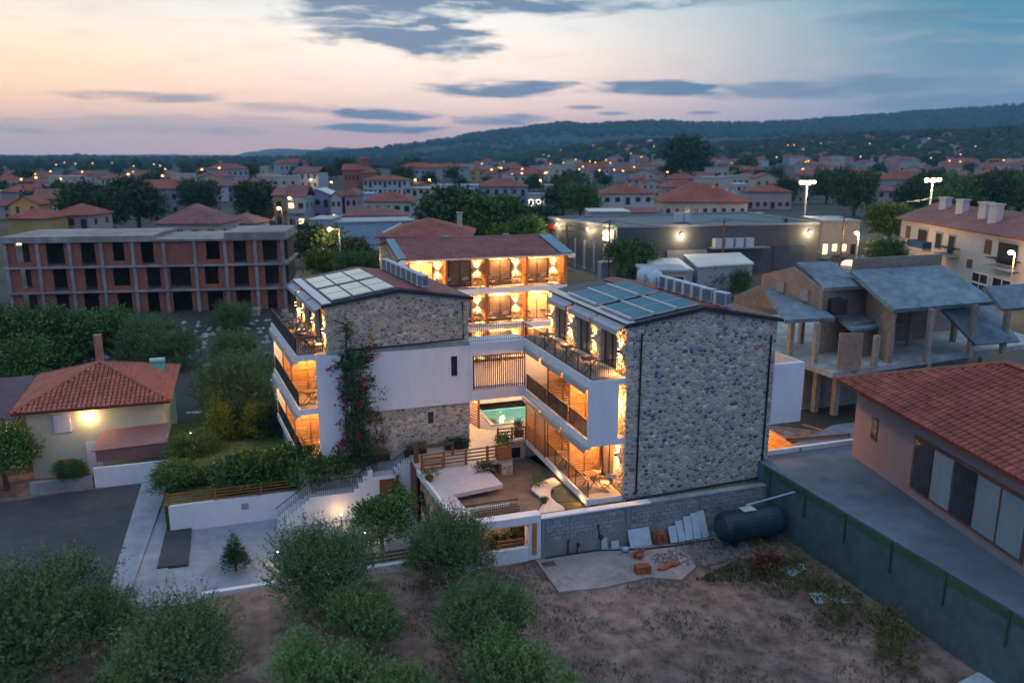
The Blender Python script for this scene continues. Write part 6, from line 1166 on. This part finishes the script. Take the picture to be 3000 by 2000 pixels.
for s0, s1, z0, z1, lab in ((2.0, 3.4, 4.0, 5.9, 'w'), (6, 9.2, 3.3, 6.0, 'o'), (11.5, 13.5, 3.3, 5.9, 'o'), (15.2, 17.2, 3.0, 5.9, 'o'), (24.5, 26, 4.2, 6.0, 'w'), (27.5, 32, 3.2, 6.3, 'o'), (20.8, 22, 1.9, 3.0, 'w'), (22.5, 26.2, -1.1, 1.6, 'g'), (27.3, 31.5, -1.1, 1.6, 'g'), (8, 9, -.5, 1.5, 'w')):
    o = on_wall(a, c, s0, s1, z0, z1, DWOOD if lab == 'w' else (WHITE if lab == 'g' else MATW['grey']), 'window', .1, AP)
    if lab == 'g':
        for i in range(2):
            for j in range(2): on_wall(a, c, s0+.15+i*(s1-s0)/2, s0+(i+1)*(s1-s0)/2-.1, z0+.15+j*(z1-z0)/2, z0+(j+1)*(z1-z0)/2-.1, GLASSD, 'pane', .13, o)
    elif lab == 'o': on_wall(a, c, s0+.2, s1-.2, z0+.2, z1-.3, VOID, 'pane', .12, o)
for s0, s1 in ((5.5, 10.5), (14, 18.5), (27, 32.5)): on_wall(a, c, s0, s1, 2.9, 3.15, MATW['grey'], 'balcony', 1.3, AP); on_wall(a, c, s0, s1, 4.0, 4.08, BLACK, 'railing', 1.3, AP) if s0 != 5.5 else on_wall(a, c, s0, s1, 3.15, 4.1, mat('blue_tarp', (.03, .06, .14), .8), 'balcony_cloth', 1.3, AP)
bwh = thing('garden_wall', 'white yard wall with creeping shrubs in front of the apartment house', 'wall', gz(2700, 830, 0)); q0, q1 = gz(2650, 815, 0), gz(2755, 850, 0); b = MB(); b.bar(q0+Vector((0, 0, 1)), q1+Vector((0, 0, 1)), .3, 2.2); b.obj('wall', WHITE, bwh)
# ---------------------------------------------------------------- lamps, masts, poles
sl = [((1000, 800), 6.6, 500, (-1.4, 0), 'street lamp glowing over the yellow-lit tree behind the left wing'), ((1963, 800), 1, 0, (0, 0), None), ((2023, 760), 1, 0, (0, 0), None), ((2505, 800), 6, 900, (-.4, 0), 'bright starry street lamp on the lane between store and apartments'), ((2950, 905), 6.5, 700, (-.6, 0), 'bright street lamp beside the apartment house windows'), ((2112, 800), 5.5, 160, (.1, -.3), 'street lamp on the wooden pole at the annex'), ((2078, 800), 5.8, 120, (-.2, -.3), 'street lamp left of the pole above the annex')]
for (u, v), h, pw, arm, lab in sl:
    if lab: street_lamp(lab, gz(u, v, -.5), h, pw*1.5, arm, LAMPC, .34)
rn = random.Random(12); LP0 = None
near_l = [(860, 640, 'low yellow lamp in the garden beside the ochre house'), (832, 690, 'lamp by the parked cars left of the warehouse'), (852, 545, 'left lamp of the pair near the cypresses'), (866, 540, 'right lamp of the pair near the cypresses'), (917, 548, 'lamp between the cypresses and the church'), (977, 560, 'lamp above the violet house'), (1262, 548, 'orange lamp right of the floodlit building'), (1221, 548, 'lamp over the floodlit building'), (1586, 550, 'lamp above the shop front'), (1503, 520, 'bright lamp in the middle of the town'), (1600, 512, 'orange lamp below the slope')]
for u, v, lab in near_l: p = gz(u, v+28, 0); street_lamp(lab, p, 7.0, 160, (-.5, 0), mat('street_bulb', (1, .62, .28), emit=4), .36, 'street lamps in the town')
LP0 = street_lamp('far street lamp among the distant houses', gz(1560, 505, 0), 8, 0, (-.5, 0), mat('sodium_lamp', (1, .50, .16), emit=2.2), .5, 'far street lamps'); index_kids(LP0)
for k in range(120):
    u = rn.choice([rn.uniform(1300, 2100), rn.uniform(0, 700), rn.uniform(1400, 2000), rn.uniform(2100, 3000)]); D = rn.uniform(330, 1200); az = YAW+math.atan((u-1500)/HALF); x, y = D*math.sin(az), D*math.cos(az); dup(LP0, (x, y, ground_z(x, y)))
def mast(label, u, v, h, n=4, pw=1500):
    p = gz(u, v, 0); t = thing('floodlight_mast', label, 'floodlight mast', p); MB().tube([(0, 0, -1), (0, 0, h)], [.22, .12], 8).obj('mast', GREYM, t, False); MB().bar((-2, 0, h), (2, 0, h), .12).obj('crossbar', GREYM, t, False)
    for k in range(n): MB().ball((-1.6+k*3.2/(n-1), -.15, h+.35), .42, 10, 8, .8).obj('floodlight', LAMPC, t, False); MB().box(-1.9+k*3.2/(n-1), -1.3+k*3.2/(n-1), .1, .3, h, h+.7).obj('housing', GREYM, t, False)
    light('mast_light', 'POINT', (p.x, p.y-1.5, p.z+h-.4), pw, (1, .82, .5), None, .5)
mast('twin floodlight mast with the brighter lamps, over the trees on the right', 2712, 700, 11.5, 3, 3500); mast('floodlight mast left of the brighter one', 2352, 690, 10.8, 4, 2500)
def pole(label, u, v, h, z=-.3, lean=0):
    p = gz(u, v, z); t = thing('utility_pole', label, 'utility pole', p, 0, 'utility poles'); MB().tube([(0, 0, -.5), (0, 0, h)], [.15, .10], 6).obj('pole', DWOOD, t, False)
    for k, q in enumerate((.35, 1.0)): MB().bar((-.8, 0, h-q), (.8, 0, h-q), .1).obj('crossarm', DWOOD, t, False)
    for x in (-.7, -.3, .3, .7): MB().ball((x, 0, h-.22), .07, 6, 4).obj('insulator', GREYM, t, False)
    return p+Vector((0, 0, h))
w1 = pole('tall dark utility pole in front of the store corner', 1781, 835, 8.6); w2 = pole('utility pole beyond the annex, with crossarms against the store roof', 2112, 815, 8.3); w3 = pole('concrete utility pole right of the lamp-lit tree', 1070, 800, 5.5); w4 = pole('thin utility pole at the edge of the lane on the right', 2458, 800, 9.0); w5 = pole('thin pole right of the back wing roof', 1658, 850, 8.5)
def wire(a, c, lab, sag=1.0): t = thing('overhead_wire', lab, 'wire', a); MB().tube([a.lerp(c, k/10)-Vector((0, 0, sag*math.sin(math.pi*k/10))) for k in range(11)], .03, 4).obj('cable', BLACK, t)
wire(w1, w2, 'overhead wire between the two poles in front of the store'); wire(w2, w4, 'overhead wire running from the annex pole to the right'); wire(w5, w1, 'overhead wire from the back wing to the store pole'); wire(w3, gz(838, 700, 6), 'overhead wire from the concrete pole to the unfinished block', 1.5); wire(w4, gz(3060, 520, 9), 'overhead wire crossing the trees to the right edge', .6)
# ---------------------------------------------------------------- cars
def car(label, u, v, rz, col, z=0, sc=1):
    t = thing('parked_car', label, 'car', gz(u, v, z), rz); t.scale = (sc,)*3; pm = mat('car_paint_'+col, {'white': (.6, .62, .64), 'dark': (.04, .045, .06), 'blue': (.05, .12, .25), 'silver': (.35, .38, .42), 'red': (.3, .03, .03)}[col], .3, .05, 2, spec=.6)
    b = MB().prismy([(-2.1, .3), (2.1, .3), (2.15, .75), (1.3, .9), (.7, 1.4), (-1.2, 1.42), (-1.9, .95), (-2.15, .85)], -.85, .85).obj('body', pm, t, False); MB().prismy([(1.15, .95), (.65, 1.34), (-1.15, 1.36), (-1.7, .98)], -.865, .865).obj('window', GLASSD, t, False)
    for x in (-1.35, 1.35):
        for y in (-.8, .8): MB().tube([(x, y-.1, .32), (x, y+.1, .32)], .33, 12).obj('wheel', BLACK, t, False)
    for y in (-.6, .6): MB().box(2.1, 2.17, y-.15, y+.15, .62, .76).obj('headlight', WHITE, t, False)
car('pale car on the road beside the ochre house', 818, 650, 1.0, 'white'); car('dark car parked behind the unfinished building, lower one', 858, 772, .2, 'dark', -1); car('silver car parked behind the unfinished building, upper one', 858, 742, .2, 'silver', -1); car('blue-grey van parked above the store roof', 2232, 640, .1, 'silver', 0, 1.15); car('white car among the vehicles by the violet house', 1015, 622, .3, 'white'); car('dark car next to the white one by the violet house', 990, 612, .4, 'blue'); car('white car on the lane right of the store', 2490, 790, .6, 'white', -.3); car('dark car at the garage openings right of the store', 2440, 770, .2, 'dark', -.3)
for k, (u0, u1, v, lab) in enumerate(((2410, 2520, 650, 'pale low building right of the store with lit doorways'),)): o = house(lab, u0, u1, v, 5.5, -.5, 10, 'flat', 0, 'cream', 'grey', 1, 4, lit=((0, 0), (0, 1), (0, 2)), sides=False); light('doorway_light', 'POINT', gz(2400, 745, 1.5)+Vector((0, -2, 0)), 500, WARM2, o, .2)
# ================================================================ far houses and trees
BLD = []
PD = {0: 'white house with wide red hip roof', 1: 'cream house with long red hip roof', 2: 'small rose house with dull red hip roof', 3: 'white house with dull two-sided roof', 4: 'long grey house with red hip roof', 5: 'cream house with its red gable to the front', 6: 'cream flat-roofed block', 7: 'small ochre house with red gable', 8: 'very long rose house with red roof'}
def proto(i, w, d, h, rise, wall, rf_, kind, n):
    t = thing('house', PD[i]+' in the distant town below the hills', 'house', (0, 0, 0), 0, 'distant houses: '+PD[i]); t_wall[t.name] = MATW[wall]; MB().box(0, w, 0, d, -3, h).obj('wall', MATW[wall], t, False); roof(t, w, d, h, rise, kind, ROOFT[rf_]); b = MB()
    for s in range(2):
        for k in range(n):
            x = w*(k+.5)/n; b.box(x-.5, x+.5, -.05, 0, s*h/2+.8, s*h/2+2.1)
    b.obj('window', GLASSD, t, False, kind='stuff'); index_kids(t); return t
protos = [proto(6, 12, 10, 8.5, .2, 'cream', 'grey', 'flat', 4), proto(7, 9, 8, 5, 1.6, 'ochre', 'red', 'gy', 2), proto(8, 20, 10, 5.5, 2, 'rose', 'red', 'hip', 6), proto(0, 12, 9, 6, 2.2, 'white', 'red', 'hip', 4), proto(1, 15, 9, 6.5, 2.2, 'cream', 'red', 'hip', 5), proto(2, 10, 9, 6, 2, 'rose', 'dull', 'hip', 3), proto(3, 13, 8, 5.5, 2, 'white', 'dull', 'gx', 4), proto(4, 18, 10, 7, 2.2, 'grey', 'red', 'hip', 6), proto(5, 11, 10, 6.5, 1.8, 'cream', 'red', 'gy', 3)]
rn = random.Random(77); placed = []; first = set()
def put(u, D):
    az = YAW+math.atan((u-1500)/HALF); x, y = D*math.sin(az), D*math.cos(az)
    if any((x-a)**2+(y-b)**2 < 13**2 for a, b in placed): return
    if 500 < u < 1620 and D < 300: return
    if 1640 < u < 2330 and D < 300: return
    placed.append((x, y)); i = rn.randrange(9); o = protos[i]; z = ground_z(x, y); rz = -az+rn.uniform(-.6, .6)
    if i in first: o = dup(o, (x, y, z), rz, sc=(rn.uniform(.6, 1.2), rn.uniform(.7, 1.1), rn.uniform(.6, 1.25)))
    else: first.add(i); o.location = (x, y, z); o.rotation_euler = (0, 0, rz)
for _ in range(150): put(rn.uniform(1150, 2250), rn.uniform(320, 950))
for _ in range(85): put(rn.uniform(-100, 900), rn.uniform(210, 560))
for _ in range(48): put(rn.uniform(2250, 3150), rn.uniform(300, 900))
for _ in range(12): put(rn.uniform(1450, 2900), rn.uniform(950, 1330))
def far_mass(n, dr, ur, seed):
    r = random.Random(seed); wb, rb_ = MB(), MB()
    for _ in range(n):
        u, D = r.uniform(*ur), r.uniform(*dr); az = YAW+math.atan((u-1500)/HALF); x, y = D*math.sin(az), D*math.cos(az)
        if any((x-a)**2+(y-b)**2 < 11**2 for a, b in placed): continue
        placed.append((x, y)); z = ground_z(x, y); w, d, h, k = r.uniform(8, 15), r.uniform(7, 10), r.uniform(4, 7.5), r.uniform(1.4, 2.2); a = -az+r.uniform(-.7, .7); ca, sa = math.cos(a), math.sin(a)
        T = lambda px, py, pz: (x+px*ca-py*sa, y+px*sa+py*ca, z+pz)
        wb.cur = r.randrange(4); wb.add([T(p, q, e) for e in (-3, h) for p, q in ((0, 0), (w, 0), (w, d), (0, d))], [(0, 1, 5, 4), (1, 2, 6, 5), (2, 3, 7, 6), (3, 0, 4, 7)])
        rb_.add([T(-.5, -.5, h), T(w+.5, -.5, h), T(w+.5, d+.5, h), T(-.5, d+.5, h), T(d/2, d/2, h+k), T(w-d/2 if w > d else w/2, d/2, h+k)], [(0, 1, 5, 4), (1, 2, 5), (2, 3, 4, 5), (3, 0, 4)])
    wb.obj('distant_town_walls', [MATW['white'], MATW['cream'], MATW['rose'], MATW['grey']], kind='stuff'); rb_.obj('distant_town_roofs', ROOFT['red'], kind='stuff')
far_mass(420, (430, 1250), (1250, 3200), 5)
def tat(key, u, v, z, sc, lab, grp=None, k=0): return tree(key, gz(u, v, z), sc, lab, 'tree', 'tree', grp, k, u)
gr = 'trees behind the back wing'
for k, (key, u, v, sc, lab) in enumerate((('dark', 1318, 750, 1.75, 'dark reddish-green tree right of the chimney behind the back wing'), ('mid', 1390, 760, 1.3, 'green tree second in the clump behind the back wing'), ('mid', 1450, 755, 1.55, 'tall green tree in the middle of the clump behind the back wing'), ('yellow', 1490, 770, 1.2, 'yellow-green tree in front of the clump behind the back wing'), ('mid', 1545, 770, 1.1, 'lower tree in the clump near the red sign'), ('dark', 1585, 745, 1.2, 'dark tree at the right end of the clump, by the store'))): tat(key, u, v, -.5, sc, lab, gr, k)
tat('dark', 935, 800, -1, 1.05, 'dark tree left of the street lamp behind the left wing', None, 1); tat('yellow', 955, 835, -1.4, .95, 'round tree lit yellow by the street lamp', None, 0); tat('dark', 1050, 790, -1, .75, 'dark tree right of the street lamp pole', None, 0); tat('bushy', 1055, 850, -1.4, 1.2, 'low dark tree against the hotel chimney pier', None, 1); tat('leafy', 1850, 850, -1, 1.55, 'young leafy tree in front of the grey store', None, 1)
tat('bushy', 2080, 880, -1.5, 1.0, 'shrubs with yellow flowers behind the right wing roof, left'); tat('bushy', 2150, 880, -1.5, .9, 'shrubs with yellow flowers behind the right wing roof, right'); tat('dark', 2012, 545, 0, 4.1, 'very large round dark tree standing over the town', None, 0); tat('dark', 1950, 545, 0, 1.7, 'dark tree left of the very large tree'); tat('mid', 2180, 520, 2, 2.2, 'dark tree right of the very large tree')
tat('dark', 1650, 640, 0, 1.6, 'dark tree left of the low shops'); tat('mid', 1700, 650, 0, 1.4, 'green tree left of the low shops'); tat('mid', 1640, 600, 0, 1.4, 'tree behind the rose house'); tat('dark', 1090, 585, 0, 1.1, 'trees below the white hotel'); tat('dark', 870, 610, 0, .9, 'small dark tree between ochre and violet houses'); tat('dark', 745, 660, -1, 1.6, 'dark tree left of the ochre house', None, 1); tat('yellow', 790, 660, -1, .9, 'lamp-lit garden tree by the ochre house')
for k, (u, v, sc) in enumerate(((270, 690, 1.7), (330, 690, 1.4), (410, 680, 1.8), (590, 640, 1.5), (90, 610, 1.3), (530, 600, 1.2))): tat('dark', u, v, -.5, sc, 'dark tree above the unfinished building, '+['leftmost', 'second from left', 'third from left', 'fifth from left', 'small one far left', 'fourth from left'][k], 'dark trees above the unfinished building', k)
for k, (key, u, v, sc) in enumerate((('yellow', 2600, 720, 1.5), ('dark', 2500, 640, 1.8), ('dark', 2680, 640, 1.8), ('mid', 2790, 650, 1.8), ('dark', 2880, 650, 1.9), ('mid', 2980, 640, 1.8), ('dark', 2420, 600, 1.6), ('mid', 2560, 590, 1.7), ('bushy', 2590, 810, 1.2), ('dark', 2300, 600, 1.3), ('mid', 2940, 590, 1.7))): tat(key, u, v, -.3, sc, ['yellowish tree left of the apartment roof', 'dark tree left of the bright floodlight mast', 'dark tree behind the bright floodlight mast', 'green tree above the apartment roof, first', 'dark tree above the apartment roof, second', 'green tree above the apartment roof, third', 'dark tree between the two floodlight masts', 'tree in front of the rose house on the right', 'round bush lit by the lane lamp', 'tree right of the large cream house', 'tree below the building with the green lamp'][k], 'trees on the right', k)
for k, (u, v, h) in enumerate(((822, 545, .9), (875, 543, 1.25), (884, 545, 1.1), (933, 540, .8), (963, 528, .85), (990, 522, 1.2), (998, 524, .9))): tat('cypress', u, v, 2, h*1.15, 'dark slim cypress on the church rise, '+['first from left', 'second and tallest', 'third, close to the tallest', 'fourth', 'fifth', 'sixth, by the church', 'last, touching the church wall'][k], 'cypresses near the church')
pm = tree('cypress', gz(2290, 800, -.5), .8, 'dry grey palm with drooping leaves behind the villa roof', 'palm_tree', 'palm tree')
c1 = TREE['far']; T0 = [tree('far', (0, 0, 0), 1, 'dark tree among the distant houses', group='trees among the distant houses', k=k) for k in range(3)]; fi = set()
for _ in range(250):
    u = rn.uniform(-150, 3200); D = rn.choice([rn.uniform(240, 600), rn.uniform(500, 1300)]); az = YAW+math.atan((u-1500)/HALF); x, y = D*math.sin(az), D*math.cos(az)
    if (560 < u < 1620 or 1700 < u < 2350) and D < 340: continue
    if any((x-a)**2+(y-b)**2 < 9**2 for a, b in placed): continue
    k = rn.randrange(3); s = rn.uniform(.7, 1.5)
    if k in fi: dup(T0[k], (x, y, ground_z(x, y)), rn.uniform(0, 6), sc=s)
    else: fi.add(k); T0[k].location = (x, y, ground_z(x, y))
# wooded slopes: countless crowns as one mass
def woods(name, n, umin, umax, dmin, dmax, s0, s1, m, seed, cond=None):
    r = np.random.default_rng(seed); b = MB()
    for _ in range(n):
        u = r.uniform(umin, umax); D = math.sqrt(r.uniform(dmin**2, dmax**2)); az = YAW+math.atan((u-1500)/HALF); x, y = D*math.sin(az), D*math.cos(az)
        if cond and not cond(x, y, u, D): continue
        z = ground_z(x, y); s = r.uniform(s0, s1); k = 6; a0 = r.uniform(0, 6); vs = []
        for j, (rr_, hh_) in enumerate(((.7, 0), (1, .45), (.6, 1.0))):
            for i in range(k): a = a0+2*math.pi*i/k; q = s*rr_*r.uniform(.75, 1.2); vs.append((x+q*math.cos(a), y+q*math.sin(a), z+s*1.3*hh_*r.uniform(.85, 1.15)))
        vs.append((x, y, z+s*1.55)); fs = [(j*k+i, j*k+(i+1) % k, (j+1)*k+(i+1) % k, (j+1)*k+i) for j in (0, 1) for i in range(k)]+[(2*k+i, 2*k+(i+1) % k, 3*k) for i in range(k)]; b.add(vs, fs)
    return b.obj(name, m, kind='stuff')
WOODM = mat('woodland', (.008, .026, .018), .95, .3, .08, col2=(.035, .06, .034))
woods('woodland', 5200, 1250, 3300, 800, 1750, 4, 8, WOODM, 31, lambda x, y, u, D: u > 1250+(D < 1100)*250 and noise2(x*.012, y*.012) > -.35); woods('woodland', 2600, -200, 1700, 1000, 2400, 4, 9, WOODM, 32, lambda x, y, u, D: noise2(x*.006, y*.006) > -.1); woods('hillside_woods', 4200, 900, 3300, 2500, 3600, 7, 13, WOODM, 33)
# ================================================================ air
hz = bpy.data.materials.new('air'); hz.use_nodes = True; nt = hz.node_tree; nt.nodes.clear(); o_ = nt.nodes.new('ShaderNodeOutputMaterial'); pv = nt.nodes.new('ShaderNodeVolumePrincipled'); pv.inputs['Color'].default_value = (.34, .72, 1, 1); pv.inputs['Density'].default_value = HAZE; pv.inputs['Anisotropy'].default_value = .2; nt.links.new(pv.outputs[0], o_.inputs['Volume'])
if HAZE: MB().box(-3500, 8200, -1500, 8600, -60, 260).obj('haze', hz, kind='stuff')
